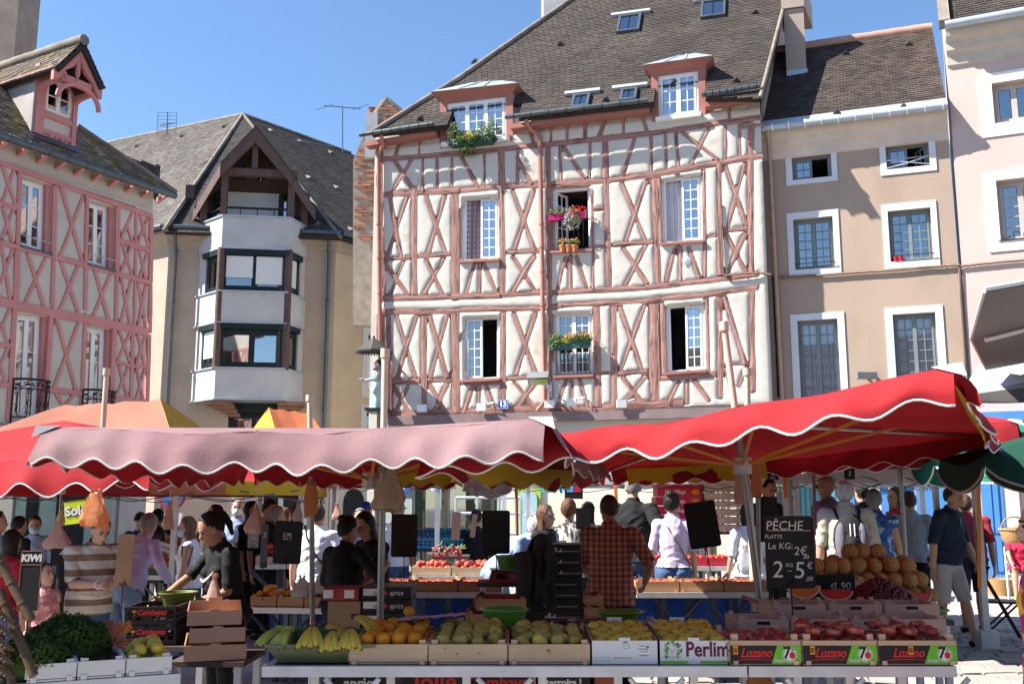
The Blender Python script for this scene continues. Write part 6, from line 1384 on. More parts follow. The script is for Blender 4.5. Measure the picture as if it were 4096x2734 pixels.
# stand carrying the rear goods
def stand(label,x0,x1,y0,y1,z,group=None):
 t = thing('display_stand',label,'stand',((x0 + x1)/2,y0,0),0,group); obj('shelf',MB().box(x0,x1,y0,y1,z - .03,z),M_darkboard,t)
 for x in (x0 + .04,x1 - .04):
  for y in (y0 + .04,y1 - .04): obj('leg',MB().box(x - .02,x + .02,y - .02,y + .02,0,z - .03),M_alu,t)
 return t
stand('dark raised stand holding cherries and grapes behind the peaches',1.55,2.72,6.32,6.85,.86)
stand('dark raised stand holding the pile of melons',1.98,2.9,6.9,7.6,.888)
M_greentray = mat('light green tray',(.2,.36,.08),.5)
tray('shallow green tray of grapes and cherries below the melons',1.62,2.70,6.34,6.82,.865,.05,M_greentray)
cc = at(3530,2470,6.55); cores = []
base = MB(); n_ch = 0; rch = random.Random(3)
hp = lambda x,y: .215*max(0,1 - math.hypot(x/.36,y/.25) ** 1.15)
allc = []
for i in range(1500):
 a = rch.uniform(0,6.28); q = rch.random() ** .55; x,y = .37*q*math.cos(a),.26*q*math.sin(a); z = hp(x,y) + rch.uniform(-.004,.006); allc.append((y - z*.8,x,y,z))
allc.sort()
for k,(s,x,y,z) in enumerate(allc):
 p = Vector((cc.x + x,6.58 + y,.885 + z))
 if k < 300: fruit('cherry',p,.0125,'dark glossy cherry on the big heap in front of the melons','cherries on the heap',cat='cherry')
 elif k < 1300: base.ell(p,.012,None,6,4)
obj('cherry_heap',base,fruitmesh('cherry').materials[0],None,smooth=180,label='dark heap of cherries piled in the green tray before the melons',cat='cherries',kind='stuff')
obj('cherry_heap',MB().grid([[(cc.x + .35*f*math.cos(t),6.58 + .24*f*math.sin(t),.875 + hp(.35*f*math.cos(t),.24*f*math.sin(t))*.97) for t in np.linspace(0,2*math.pi,25)[:-1]] for f in (1,.75,.5,.25,.01)],closed=True),fruitmesh('cherry').materials[0],None,smooth=180,kind='stuff')
for k in range(110):
 a = rch.uniform(0,6.28); q = rch.random() ** .6; left = k < 80
 c = at(3340,2432,6.42) if left else at(3615,2440,6.4); p = Vector((c.x + (.16 if left else .05)*q*math.cos(a),6.45 + .07*q*math.sin(a),.89 + rch.uniform(0,.03)))
 fruit('grape',p,.0125,'green grape in the tray left of the cherry heap' if left else 'yellowish grape poking out at the foot of the cherry heap','green grapes left of the cherries' if left else 'grapes at the foot of the cherries',cat='grape')
# melon pile
mel = []
M7 = [(7.0,.935,2.32,2.98,8),(7.12,.935,2.30,3.0,8),(7.05,1.035,2.36,2.96,7),(7.16,1.05,2.33,2.95,7),(7.12,1.13,2.42,2.88,5),(7.24,1.14,2.4,2.9,5),(7.3,1.0,2.3,3.02,7),(7.22,1.215,2.5,2.72,3)]
for y,z,x0,x1,n in M7:
 for i in range(n): fruit('melon',Vector((.955*(x0 + (x1 - x0)*i/max(1,n - 1)) + rnd.uniform(-.012,.012),y + rnd.uniform(-.015,.015),z + .015 + rnd.uniform(-.008,.008))),.058,'ribbed orange melon in the big pile above the cherries','melons in the big pile',up=(rnd.uniform(0,1.6),rnd.uniform(-.6,.6),rnd.uniform(0,6.28)))
for i in range(4): p = at(3268 + i*52,2262,7.0); fruit('melon',p,.058,'melon in the short row left of the big pile, behind the price slate','melons left of the pile')
crate('wood',.36,.3,.1,tuple(Vector((at(3330,2290,7.0).x,7.05,.985))),0,'shallow crate of melons left of the big melon pile')
stand('small shelf under the crate of melons beside the pile',1.95,2.32,6.92,7.3,.985)
M_wmel = mat('watermelon flesh',(.7,.05,.035),.35,.1,4,.1,30); M_rind = mat('watermelon rind',(.08,.2,.05),.5); M_rindw = mat('white rind',(.6,.62,.4),.6)
def slice_(label,c,w,h,rz,m):
 t = thing('melon_slice',label,'melon slice',c,rz); P = [(w*math.cos(t_),.0,h*math.sin(t_)) for t_ in np.linspace(math.pi,2*math.pi,15)]
 f = [Vector(p) for p in P]; bk_ = [Vector((p[0]*.8,.12,p[2]*.6)) for p in P]; n = len(f); mb = MB().add(f,[tuple(range(n))[::-1]]).add(f + bk_,[(0,n - 1,2*n - 1,n)]); obj('flesh',mb,m,t,local=True)
 obj('rind',MB().grid([bk_,[p*1.05 for p in f]]),M_rind,t,local=True); obj('rind_edge',MB().tube([p*1.02 for p in f],.006,5),M_rindw,t,local=True); return t
slice_('cut orange fleshed melon half behind the peach sign',at(3215,2340,6.45) ,.1,.075,0,mat('orange melon flesh',(.75,.17,.03),.4,.1)); slice_('long red watermelon slice left of the cherry heap',at(3345,2362,6.5),.1,.055,-.1,M_wmel); slice_('red watermelon slab right of the cherry heap',at(3665,2375,6.72),.1,.07,.1,M_wmel)
# --- things standing on the crates
def basin(label,c,r,h,m,name='plastic_basin'):
 t = thing(name,label,'basin',c); prof = [(0,0),(r*.72,0),(r*.76,.01),(r*.93,h*.85),(r*.96,h*.9),(r*1.04,h*.92),(r*1.04,h),(r*.96,h),(r*.92,h*.9),(r*.74,.015),(0,.012)]
 obj('bowl',MB().lathe(prof,(0,0,0),28),m,t,smooth=40,local=True); return t
basin('bright green plastic basin standing on the pear crate',(xw(2018,5.78),5.78,.872),.132,.115,M_greenpl)
crate('wood',.4,.3,.1,(xw(1960,5.9),5.92,TZ + .02),0,'wooden crate under the bright green basin')
basin('flat green dish behind the two white apple boxes',(xw(2482,5.8),5.85,TZ + .14),.14,.04,M_greenpl)
crate('wood',.42,.3,.12,(xw(2482,5.9),5.88,TZ + .01),0,'wooden crate hidden behind the white apple boxes')
t = thing('foil_sheet','crumpled silver foil sheet laid over the back of the oranges','foil',(xw(1720,5.55),5.55,TZ + .165)); P = [[Vector((-.19 + .38*i/14,-.07 + .14*j/6,.012*noise.noise((i*.8,j*.9,2)) + .03*i/14)) for j in range(7)] for i in range(15)]; obj('sheet',MB().grid(P),mat('silver foil',(.62,.62,.62),.5,.05,metal=.3),t,local=True,smooth=30)
t = thing('black_tray_lid','dark printed lid lying over the right pear crate','lid',(xw(2300,5.62),5.62,TZ + .15),.1); obj('sheet',MB().box(-.13,.13,-.08,.08,0,.006),M_blackcard,t,local=True); obj('shine_label',MB().box(-.04,0,-.04,.02,.0062,.007),mat('silver foil',(.6,.6,.6),.25),t,local=True)
p = at(3010,2385,6.3); t = thing('knife','long steel knife lying across the crates behind the apple boxes','knife',at(3040,2410,6.3),.12); obj('blade',MB().add([(-.12,0,.03),(.12,0,-.045),(.13,.02,-.035),(-.1,.03,.05)],[(0,1,2,3)]),M_steel,t,local=True); obj('handle',MB().tube([(.12,.01,-.04),(.2,.01,-.06)],.012,6),M_blackpl,t,local=True)
# --- box piles between the tables
def closed_box(name,label,px0,px1,y0,y1,d,dep,m,group=None,cat='box',rz=0.,holes=False):
 a,b = at(px0,y1,d),at(px1,y0,d); t = thing(name,label,cat,((a.x + b.x)/2,d + dep/2,a.z),rz,group); w,h = b.x - a.x,b.z - a.z
 obj('carton',MB().box(-w/2,w/2,-dep/2,dep/2,0,h - .002),m,t,local=True); return t,w,h,-dep/2
t,w,h,y = closed_box('kraft_box','plain kraft cardboard box standing under the red checked carton',1308,1442,2402,2527,7.3,.3,M_kraft); obj('tape',MB().box(-.02,.02,y - .001,y,0,h*.99),mat('brown tape',(.3,.2,.12),.3),t,local=True)
p_ = at(1308,2527,7.3); stand('low crate stack base behind the banana tray',p_.x - .02,at(1660,2527,7.3).x,7.25,7.7,p_.z - .003)
t,w,h,y = closed_box('checked_carton','flat red checked carton with white labels on the kraft box',1292,1434,2352,2399,7.28,.34,mat('red checked card',(.35,.05,.05),.7,.3,20))
for x in (-.09,.06): obj('paper_label',MB().box(x - .035,x + .035,y - .001,y,.015,h - .01),M_whprint,t,local=True)
for i,(y0,y1) in enumerate(((2345,2395),(2397,2447),(2449,2528))):
 t,w,h,y = closed_box('black_carton','black tomato carton with white label, %s of the pile of three' % ('topmost','middle','bottom')[i],1446,1645,y0,y1,7.3,.4,M_blackcard,'pile of black cartons'); obj('paper_label',MB().box(-w*.47,-w*.13,y - .001,y,h*.3,h*.85),M_whprint,t,local=True); ltext(t,'aprice',.05,M_whprint,(w*.2,y - .001,h*.5),shear=.3,sx=.8)
 obj('tomato_emblem',MB().ell((w*-.02,y - .001,h*.5),(.014,.001,.013),None,8,5),M_redprint,t,local=True)
 mb = MB()
 for q in range(10): mb.box(-w*.27 + q*.005,-w*.27 + q*.005 + .002,y - .0016,y - .001,h*.35,h*.6)
 obj('bar_code',mb,M_blackcard,t,local=True)
for i in range(7):
 y1 = 2482 - i*44; t,w,h,y = closed_box('black_box','black fruit box in the tall pile beside the plaid man, %s from the bottom' % ('first','second','third','fourth','fifth','sixth','seventh')[i],2092 + (i > 3)*60,2335 - i*2,y1 - 43,y1,7.1,.4,M_blackcard,'tall pile of black fruit boxes','box')
 ltext(t,'Appr\u00e9ciez nos terroirs !',.016,M_whprint,(w*.25 - .01,y - .001,h*.35),shear=.3)
 mb = MB()
 for q in range(5): mb.box(-.06 + q*.016,-.05 + q*.016,y - .001,y,.02,.03 + .012*(q % 3))
 obj('village_emblem',mb,M_whprint,t,local=True); obj('roof_emblem',MB().add([(-.036,y - .0012,.042),(-.028,y - .0012,.042),(-.032,y - .0012,.06)],[(0,1,2)]),M_orprint,t,local=True)
p_ = at(2092,2482,7.1); stand('low base under the tall pile of black fruit boxes',p_.x,at(2335,2482,7.1).x,7.1,7.5,p_.z - .003)
for i,(y0,y1,x0,x1) in enumerate(((2376,2420,2338,2410),(2422,2468,2342,2420))): a,b = at(x0,y1,7.05),at(x1,y0,7.05); crate('wood',b.x - a.x,.3,b.z - a.z,((a.x + b.x)/2,7.2,a.z),0,'small wooden crate beside the black box pile, %s' % ('upper of two','lower of two')[i],m=M_wood2)
stand('low base under the two small crates beside the black pile',at(2340,2470,7.05).x,at(2424,2470,7.05).x,7.05,7.36,at(0,2469,7.05).z)
# dark jacket over the pile
cj = at(2165,2150,7.02); P = []
for i in range(15):
 f = i/14; row = []
 for j in range(13):
  g = j/12*2 - 1; wd = .06 + .065*min(1,f*2.2) + .012*math.sin(f*7); row.append(Vector((cj.x - .02*f + g*wd + .012*noise.noise((i*.5,j*.6,1)),7.05 - .06*math.sin((g + 1)*1.57) - (.045 + .02*f)*noise.noise((i*.22,j*1.1,4)) - .05*f,cj.z - .46*f + .03*(1 - g*g) + (-.05*abs(g) if i == 14 else 0))))
 P.append(row)
t = thing('jacket','dark jacket draped over the tall pile of black fruit boxes','jacket',cj); obj('cloth',MB().shell(P[::-1],.012),mat('dark brown jacket cloth',(.035,.03,.028),.9,.15,6,.2,50),t,smooth=60)
P2_ = [Vector((cj.x - .13 + .03*f,7.0 - .03*math.sin(f*3),cj.z - .1 - .4*f)) for f in np.linspace(0,1,6)]; obj('sleeve',MB().tube(P2_,[.06,.062,.06,.055,.05,.045],9),MATS['dark brown jacket cloth'],t,smooth=60); obj('trim_stripe',MB().box(cj.x - .17,cj.x - .12,6.99,6.995,cj.z - .12,cj.z - .117).box(cj.x - .17,cj.x - .12,6.99,6.995,cj.z - .13,cj.z - .127),M_trimg,t)
# weighing scale with green bowl
sc0 = at(2030,2325,7.5); t = thing('weighing_scale','red cased weighing scale with display left of the jacket','scale',sc0); obj('case',MB().add([(-.14,-.1,0),(.14,-.1,0),(.14,.15,0),(-.14,.15,0),(-.12,-.04,.07),(.12,-.04,.07),(.12,.14,.08),(-.12,.14,.08)],[(3,2,1,0),(4,5,6,7),(0,1,5,4),(1,2,6,5),(2,3,7,6),(3,0,4,7)]),mat('dull red scale case',(.3,.09,.08),.5),t,local=True); obj('display',MB().add([(-.08,-.085,.025),(-.01,-.085,.025),(-.01,-.055,.06),(-.08,-.055,.06)],[(0,1,2,3)]),M_blackpl,t,local=True); obj('keypad',MB().add([(.02,-.085,.025),(.1,-.085,.025),(.1,-.055,.06),(.02,-.055,.06)],[(0,1,2,3)]),mat('scale keys',(.4,.2,.18),.5),t,local=True); obj('pan',MB().box(-.13,.13,-.05,.15,.085,.092),M_steel,t,local=True)
basin('olive green bowl on the red weighing scale',(sc0.x + .02,sc0.y + .04,sc0.z + .093),.11,.095,M_greenpl)
stand('dark crates stacked under the weighing scale',sc0.x - .22,sc0.x + .2,7.4,7.75,sc0.z)
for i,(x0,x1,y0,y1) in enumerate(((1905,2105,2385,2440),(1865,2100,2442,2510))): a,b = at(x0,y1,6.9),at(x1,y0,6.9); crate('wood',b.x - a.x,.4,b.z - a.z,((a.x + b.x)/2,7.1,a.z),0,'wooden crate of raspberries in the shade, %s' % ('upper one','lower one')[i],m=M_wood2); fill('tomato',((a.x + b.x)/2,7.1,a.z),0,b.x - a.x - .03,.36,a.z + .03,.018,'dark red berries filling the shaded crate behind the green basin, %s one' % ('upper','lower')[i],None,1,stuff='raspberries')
# left of the stall: crate stack, plastic crates, bowl, parsley
for i,(x0,x1,y0,y1) in enumerate(((712,926,2432,2498),(722,940,2500,2566),(700,944,2568,2640))):
 a,b = at(x0,y1,6.0),at(x1,y0,6.0); crate('card',b.x - a.x,.42,b.z - a.z,((a.x + b.x)/2,6.2,a.z),.28,'pinkish wooden box stack beside the woman in black, %s' % ('top box','middle box','bottom box')[i],'box stack by the woman',m=mat('pinkish box card',(.52,.31,.21),.8,.08))
stand('low base under the pinkish box stack',at(700,2640,6.).x - .03,at(944,2640,6.).x + .05,5.98,6.5,at(0,2640,6.).z - .004)
for i,(x0,x1,y0,y1,dd) in enumerate(((490,690,2425,2500,6.6),(480,690,2502,2580,6.6),(660,830,2420,2480,6.9))):
 a,b = at(x0,y1,dd),at(x1,y0,dd); o = crate('plastic',b.x - a.x,.4,b.z - a.z,((a.x + b.x)/2,dd + .2,a.z),.1,'black slatted plastic crate behind the parsley, %s' % ('upper left','lower left','right one under the green bowl')[i],'black plastic crates')
 obj('name_plate',MB().box(-.09,.1,-.213,-.211,(b.z - a.z)*.45,(b.z - a.z)*.98),M_blackcard,o,local=True); ltext(o,'Cambayas',.045,M_redprint,(.01,-.2145,(b.z - a.z)*.7),bold=.001,shear=.2); mb = MB()
 for q in range(7): aa = math.pi*q/6; mb.tube([(-.1,-.2145,.085),(-.1 + .016*math.cos(aa),-.2145,.085 + .012*math.sin(aa))],.0016,4)
 mb.tube([(-.1,-.2145,.06),(-.1,-.2145,.085)],.002,4); obj('palm_emblem',mb,M_orprint,o,local=True)
stand('low base under the black plastic crates',at(478,2582,6.6).x,at(835,2582,6.6).x,6.55,7.3,at(0,2581,6.6).z)
basin('olive green bowl on the black crate, the woman in black reaching into it',tuple(at(708,2424,7.05)),.13,.1,mat('olive plastic',(.16,.18,.04),.5),'plastic_bowl')
basin('small blue tub of carrots beside the parsley',tuple(at(445,2582,5.7)),.085,.08,mat('blue plastic',(.02,.07,.25),.45),'plastic_tub')
for i in range(7):
 p = at(425 + i*9,2540,5.66 + .03*(i % 3)); q = p + Vector((.06,.02*(i % 2),.05 + .01*(i % 3))); setp(obj('carrot',MB().tube([p - Vector((.03,0,.03)),p.lerp(q,.5),q],[.006,.013,.015],7),mat('carrot skin',(.72,.2,.03),.5),smooth=60,loc=p),'orange carrot in the small blue tub','carrot','carrots in the blue tub')
stand('small stand under the blue carrot tub',at(400,2584,5.7).x,at(490,2584,5.7).x,5.6,5.85,at(0,2583,5.7).z)
M_pars = mat('dark curly parsley',(.045,.085,.012),.6,.35,6,isl=.6,trans=.25,col2=(.09,.15,.02),c2t=(.5,.7),c2s=9.)
def greens(label,name,cat,c,rx,ry,rz_,n,s,m,kind=None):
 mb = MB(); rg = random.Random(11)
 for i in range(n):
  a = rg.uniform(0,6.28); b = rg.random() ** .5; lump = 1 + .25*noise.noise((math.cos(a)*2,math.sin(a)*2,b*3)); x,y = rx*b*math.cos(a),ry*b*math.sin(a); z = rz_*math.sqrt(max(0,1 - b*b))*lump*rg.uniform(.75,1.05)
  p = Vector(c) + Vector((x,y,z)); d = Vector((rg.uniform(-1,1),rg.uniform(-1,1),rg.uniform(-.2,1))).normalized()*s*rg.uniform(.6,1.3); e = d.orthogonal().normalized()*s*rg.uniform(.4,.8); nn = d.cross(e).normalized()*s*.3
  mb.add([p,p + d*.5 + e + nn,p + d,p + d*.5 - e + nn*rg.uniform(-1,1)],[(0,1,2),(0,2,3)])
 t = thing(name,label,cat,c); obj('leaves',mb,m,t,kind='stuff'); core = MB().ell(c,(rx*.8,ry*.8,rz_*.75),None,14,8); obj('heart',core,m,t,smooth=180); return t
greens('big dark curly parsley bunch in front of the salad box','parsley_bunch','parsley',at(265,2600,4.95),.2,.17,.15,3800,.016,M_pars)
greens('second dark parsley bunch at the lower left table corner','parsley_bunch','parsley',at(120,2660,4.7),.17,.16,.12,3200,.016,M_pars)
greens('third parsley bunch nearest the box stack','parsley_bunch','parsley',at(345,2640,5.0),.13,.12,.08,1600,.015,M_pars)
a,b = at(170,2560,5.3),at(440,2490,5.3); t = thing('salad_box','tilted reddish cardboard box lettered for salads behind the parsley','box',((a.x + b.x)/2,5.35,a.z),.12); w,h = b.x - a.x,b.z - a.z
obj('front_panel',MB().add([(-w/2,-.15,-.03),(w/2,-.15,0),(w/2 + .05,-.2,h + .03),(-w/2 - .03,-.2,h)],[(0,1,2,3)]),mat('reddish box card',(.4,.13,.07),.8,.1),t,local=True); obj('carton',MB().box(-w/2,w/2,-.14,.15,-.02,h*.7),MATS['reddish box card'],t,local=True); ltext(t,'SALADE',.06,M_wood,(.06,-.19,h*.55),up=(0,-.3,1),bold=.001)
# white crates on the left table, yellow melons and avocados
org = atz(700,2690,TZ); la_ = atz(-400,2766,TZ); U = (org - la_).normalized(); ta = math.atan2(U.y,U.x); Vv = Vector((-U.y,U.x,0))
M_whwood = mat('whitened thin wood',(.66,.62,.55),.75,.06,2,.1,50)
for i in range(3):
 c = org - U*(.115 + i*.205) + Vv*(.19); crate('wood',.198,.36,.09,c,ta,'white thin wood crate on the left table, %s' % ('right one with yellow melons','middle one with avocados','left one beside the parsley')[i],'white crates on the left table',m=M_whwood)
 c2 = c + Vv*.38; crate('wood',.198,.36,.09,c2,ta,'thin wood crate in the rear row of the left table, %s' % ('right','middle','left')[i],'rear crates on the left table',m=M_wood2)
 if i == 0: fill('lemon',c,ta,.165,.32,TZ + .035,.029,'yellow melon in the white crate at the corner of the left table','yellow melons on the left table',2,.08,True); fill('orange',c2,ta,.2,.34,TZ + .02,.029,'orange in the rear crate of the left table','oranges on the left table',1)
 else: fill('avocado',c,ta,.17,.28,TZ + .02,.022,'dark avocado in the white crates of the left table','avocados on the left table',1,.05,True); fill('avocado',c2,ta,.17,.28,TZ + .02,.022,'dark avocado in the rear crates of the left table','avocados in the rear crates',1,.05,True)
# under-table cartons
for i,(x0,x1,y0,tx,sz,col,lab) in enumerate(((1330,1560,2695,'aprice',.075,M_whprint,'black tomato carton under the front table, left of the others'),(1600,1880,2690,'Jolie',.13,M_redprint,'black carton with red lettering under the orange crate'),(1890,2120,2692,'Cambayas',.085,M_redprint,'black carton with a palm emblem under the pear crate'),(2150,2360,2692,'terroirs !',.05,M_whprint,'black carton with small white writing under the right pear crate'))):
 t,w,h,y = closed_box('black_carton',lab,x0,x1,y0,2860,5.35,.4,M_blackcard,'cartons under the front table'); ltext(t,tx,sz,col,(0,y - .001,h - .045),bold=.002)
t,w,h,y = closed_box('kraft_box','reddish box under the front table behind the bar code box',2380,2460,2690,2860,5.4,.4,mat('reddish box card',(.4,.13,.07),.8,.1))
# --- back row tables with crates in the shade
BA = R(-14); bu = Vector((math.cos(BA),math.sin(BA),0))
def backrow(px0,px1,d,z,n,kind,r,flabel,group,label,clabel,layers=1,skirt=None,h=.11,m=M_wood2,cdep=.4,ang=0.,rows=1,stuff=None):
 a,b = at(px0,2025,d),at(px1,2025,d + (px1 - px0)/F*d*math.tan(ang)); u = (b - a); u.z = 0; L_ = u.length; u.normalize(); v = Vector((-u.y,u.x,0)); rz = math.atan2(u.y,u.x)
 trestle(label,(a.x,a.y),(b.x,b.y),cdep*rows + .1,z,4,'tables of the rear rows',skirt,M_gutter)
 for k in range(rows):
  for i in range(n):
   c = Vector((a.x,a.y,z)) + u*(L_*(i + .5)/n) + v*(cdep/2 + .03 + cdep*k); crate('wood',L_/n - .012,cdep - .02,h,c,rz,'%s, %s' % (clabel,('left one','middle one','right one')[i] if n == 3 else ('left one','right one')[i]),group + ' crates',m=m); fill(kind,c,rz,L_/n - .03,cdep - .04,z + .03,r,flabel + (', ' + ('left','middle','right')[i] + ' crate' if stuff else ''),group,layers,stuff=stuff)
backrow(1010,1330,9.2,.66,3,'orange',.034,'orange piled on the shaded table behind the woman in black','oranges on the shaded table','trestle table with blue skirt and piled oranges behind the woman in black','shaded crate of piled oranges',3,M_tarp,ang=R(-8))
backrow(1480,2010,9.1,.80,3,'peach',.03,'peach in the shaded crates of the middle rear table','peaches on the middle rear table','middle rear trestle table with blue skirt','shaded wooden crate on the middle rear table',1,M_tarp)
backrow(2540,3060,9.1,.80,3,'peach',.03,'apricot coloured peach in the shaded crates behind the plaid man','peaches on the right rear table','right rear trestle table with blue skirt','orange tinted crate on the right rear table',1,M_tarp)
backrow(1650,1965,10.6,.84,2,'peach',.036,'sunlit red peach in the bright crates in the middle of the market','sunlit peaches','sunlit table of peaches in the middle of the market','sunlit pale crate of peaches',2,None,.1,M_wood,ang=R(0))
backrow(560,850,11.3,.80,2,'orange',.038,'tangerine piled beyond the man in the striped shirt','tangerines beyond the striped man','table of tangerines beyond the man in the striped shirt','green edged crate of tangerines',3,None,.08,M_greenpl2)
backrow(1030,1230,11.2,.92,2,'tomato',.042,'red apple piled beyond the dark price boards','red apples beyond the price boards','table of red apples beyond the dark price boards','pale crate of red apples',3,None,.1,M_wood,ang=R(10))
backrow(2560,2960,11.6,.88,3,'tomato',.028,'red berries in punnets beyond the woman in jeans','berries beyond the woman in jeans','table of red berry punnets beyond the woman in jeans','red crate of berry punnets',2,None,.1,mat('red berry carton',(.5,.03,.06),.6,.2,20),stuff='berries')
M_bluepl = mat('blue plastic crate',(.03,.25,.45),.4)
for i in range(6):
 a = at(1690 + (i % 3)*85,2190 - 42*(i // 3),12.6 + .5*(i // 3)); crate('plastic',.26,.4,.12,a,0,'blue plastic vegetable crate in the sun, %s of the %s row' % (('left','middle','right')[i % 3],('front','back')[i // 3]),'blue vegetable crates',m=M_bluepl); fill(('peach','grape','lemon')[i % 3],a,0,.24,.36,a.z + .05,(.04,.035,.05)[i % 3],('red vegetable in the sunlit blue crates','green vegetable in the sunlit blue crates','pale squash in the sunlit blue crates')[i % 3],('red vegetables in blue crates','green vegetables in blue crates','pale squashes in blue crates')[i % 3],1)
stand('stand under the sunlit blue vegetable crates',at(1660,2195,12.5).x,at(1960,2195,12.5).x,12.4,13.6,at(0,2192,12.6).z)
for i in range(34): p = at(1725 + rnd.uniform(0,125),2222 - rnd.uniform(0,38),10.75 + rnd.uniform(0,.15)); fruit('radish',p,.016,'pink radish in the sunlit bunches above the peaches','radishes in bunches',(rnd.uniform(.6,1.6),0,rnd.uniform(-1,1)),'radish')
stand('small board carrying the radish bunches',at(1720,2226,10.7).x,at(1870,2226,10.7).x,10.95,11.4,at(0,2226,10.8).z)
# crates of the big red name boxes and the pale crate wall
for i in range(6):
 y1 = 2095 - i*37; t,w,h,y = closed_box('red_fruit_box','red printed box in the stack behind the woman in jeans, %s from bottom' % ('first','second','third','fourth','fifth','sixth')[i],2624 + (i % 2)*6,2806,y1 - 36,y1,12.4,.4,mat('red fruit box',(.5,.025,.05),.5,.06),'stack of red printed boxes')
 ltext(t,'Mon Village',.065,M_whprint,(-.05,y - .001,h*.5),bold=.001,sx=.85); obj('heart_emblem',MB().ell((w*.36,y - .001,h*.5),(.05,.002,.035),None,10,6),M_orprint,t,local=True)
stand('stand under the red printed boxes',at(2610,2100,12.4).x,at(2815,2100,12.4).x,12.4,12.85,at(0,2096,12.4).z)
for i in range(14):
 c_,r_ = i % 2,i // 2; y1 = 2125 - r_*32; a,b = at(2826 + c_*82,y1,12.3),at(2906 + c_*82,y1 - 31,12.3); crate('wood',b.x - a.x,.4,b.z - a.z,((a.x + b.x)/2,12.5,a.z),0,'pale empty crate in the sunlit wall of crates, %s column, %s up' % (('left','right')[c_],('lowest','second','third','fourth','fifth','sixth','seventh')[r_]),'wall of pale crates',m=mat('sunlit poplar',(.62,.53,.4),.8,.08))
stand('stand under the wall of pale crates',at(2820,2130,12.3).x,at(2994,2130,12.3).x,12.3,12.75,at(0,2126,12.3).z)
for i in range(12):
 c_,r_ = i % 3,i // 3; y1 = 2320 - r_*48; a,b = at(610 + c_*52 - r_*5,y1,12.0),at(658 + c_*52,y1 - 46,12.0); crate('wood',b.x - a.x,.35,b.z - a.z,((a.x + b.x)/2,12.2,a.z),0,'stacked crate beyond the masked woman, %s column, %s' % (('left','middle','right')[c_],('bottom','second','third','top')[r_]),'crate stack beyond the masked woman',m=(M_blackcard,M_wood2,M_kraft)[(i*2 + r_) % 3])
stand('stand under the crate stack beyond the masked woman',at(590,2322,12.).x,at(775,2322,12.).x,12.,12.4,at(0,2321,12.).z)
# --- price slates on stalks
def slate(label,x0,x1,y0,y1,d,stalk_y=None,m=M_slate,tilt=0.,lines=(),rnd_=.02,name='price_slate',clip=True,sizes=None):
 a,b = at(x0,y1,d),at(x1,y0,d); w,h = (b.x - a.x)/2,(b.z - a.z)/2; c = Vector(((a.x + b.x)/2,d,(a.z + b.z)/2)); t = thing(name,label,'price slate',c); t.rotation_euler = (0,tilt,0)
 r_ = min(w,h)*.18; P = []
 for sx,sz,a0 in ((1,1,0),(-1,1,1),(-1,-1,2),(1,-1,3)):
  for q in range(5): t_ = (a0 + q/4)*math.pi/2; P.append((sx*(w - r_) + r_*math.cos(t_),sz*(h - r_) + r_*math.sin(t_)))
 pl = Plane((0,0,0),(1,0,0),(0,0,1)); obj('board',MB().prism(pl,P,-.006,.0),m,t,local=True)
 if stalk_y:
  zb_ = at((x0 + x1)/2,stalk_y,d).z - c.z; obj('stalk',MB().tube([(.0,.012,-h*.8),(0.004,.012,zb_)],.004,6),M_iron,t,local=True)
  obj('clip',MB().tube([(.02*math.cos(q),-.004,-h + .02 + .02*math.sin(q)) for q in np.linspace(0,6.28,13)],.003,5,False),M_iron,t,local=True)
 for tx,sz,x,z,*kw in lines: ltext(t,tx,sz,M_chalk,(x*w,-.0015,z*h),shear=.1,**(kw[0] if kw else {}))
 return t
t = slate('black slate chalked with the peach price, standing among the crates',3068,3252,2062,2352,5.75,2570,lines=(('P\u00caCHE',.072,-.2,.72),('PLATTE',.03,-.66,.42),('Le KG:',.05,-.4,.16),('2\u20ac',.066,.42,.02),(',80',.03,.62,-.14),('2',.13,-.55,-.5),('KG',.03,-.06,-.36),('_',.05,-.06,-.42),('5',.13,.33,-.52),('\u20ac',.05,.76,-.38),(',00',.032,.72,-.74)))
obj('chalk_rule',MB().box(-.12,.12,-.002,-.0012,.118,.121),M_chalk,t,local=True)
a,b = at(68,2440,6.2),at(170,2200,6.2); t = slate('black board with a big fruit name at its head, left of the striped man',68,170,2202,2440,6.2,None,lines=(('KiWi',.058,0,.75,dict(bold=.003)),)); w,h = (b.x - a.x)/2,(b.z - a.z)/2; mb = MB()
for x0_,x1_,z0_,z1_ in ((-w,w,h*.98,h),(-w,w,h*.52,h*.54),(-w,-w*.96,-h,h),(w*.96,w,-h,h)): mb.box(x0_,x1_,-.002,-.0008,z0_,z1_)
obj('painted_frame',mb,M_wood2,t,local=True); obj('stalk',MB().tube([(0,.01,-h),(0,.01,-h - .3)],.006,6),M_iron,t,local=True)
slate('brown rounded board on a hooked stalk beside the striped man',458,538,2135,2342,7.3,2470,M_slateb,.03)
slate('narrow grey board seen edge on beside the woman in black',1038,1074,2095,2270,7.9,2400,mat('grey board',(.09,.09,.09),.7),.0,(('2',.05,0,.5),))
slate('large dark board with faint orange figures right of the woman in black',1092,1210,2082,2254,7.9,2390,tilt=.04,lines=(('2,00',.04,-.1,.35),('Les 5',.032,-.05,.18)))
slate('large black board back to us by the woman with long hair',1563,1670,2055,2226,7.6,2320,mat('dark brown board back',(.022,.012,.01),.7))
slate('large black ribbed board hanging before the sunlit man in blue',1928,2040,2040,2214,7.4,2280)
slate('tall black board tilted on its stalk right of the woman in jeans',2750,2870,2004,2190,7.9,2290,tilt=-.14)
slate('narrow black board behind the plaid man',2304,2362,2030,2116,9.3)
slate('thin brown board hanging in the sunlit gap',1806,1842,2046,2158,9.6,None,mat('grey brown board',(.2,.14,.11),.8),.05)
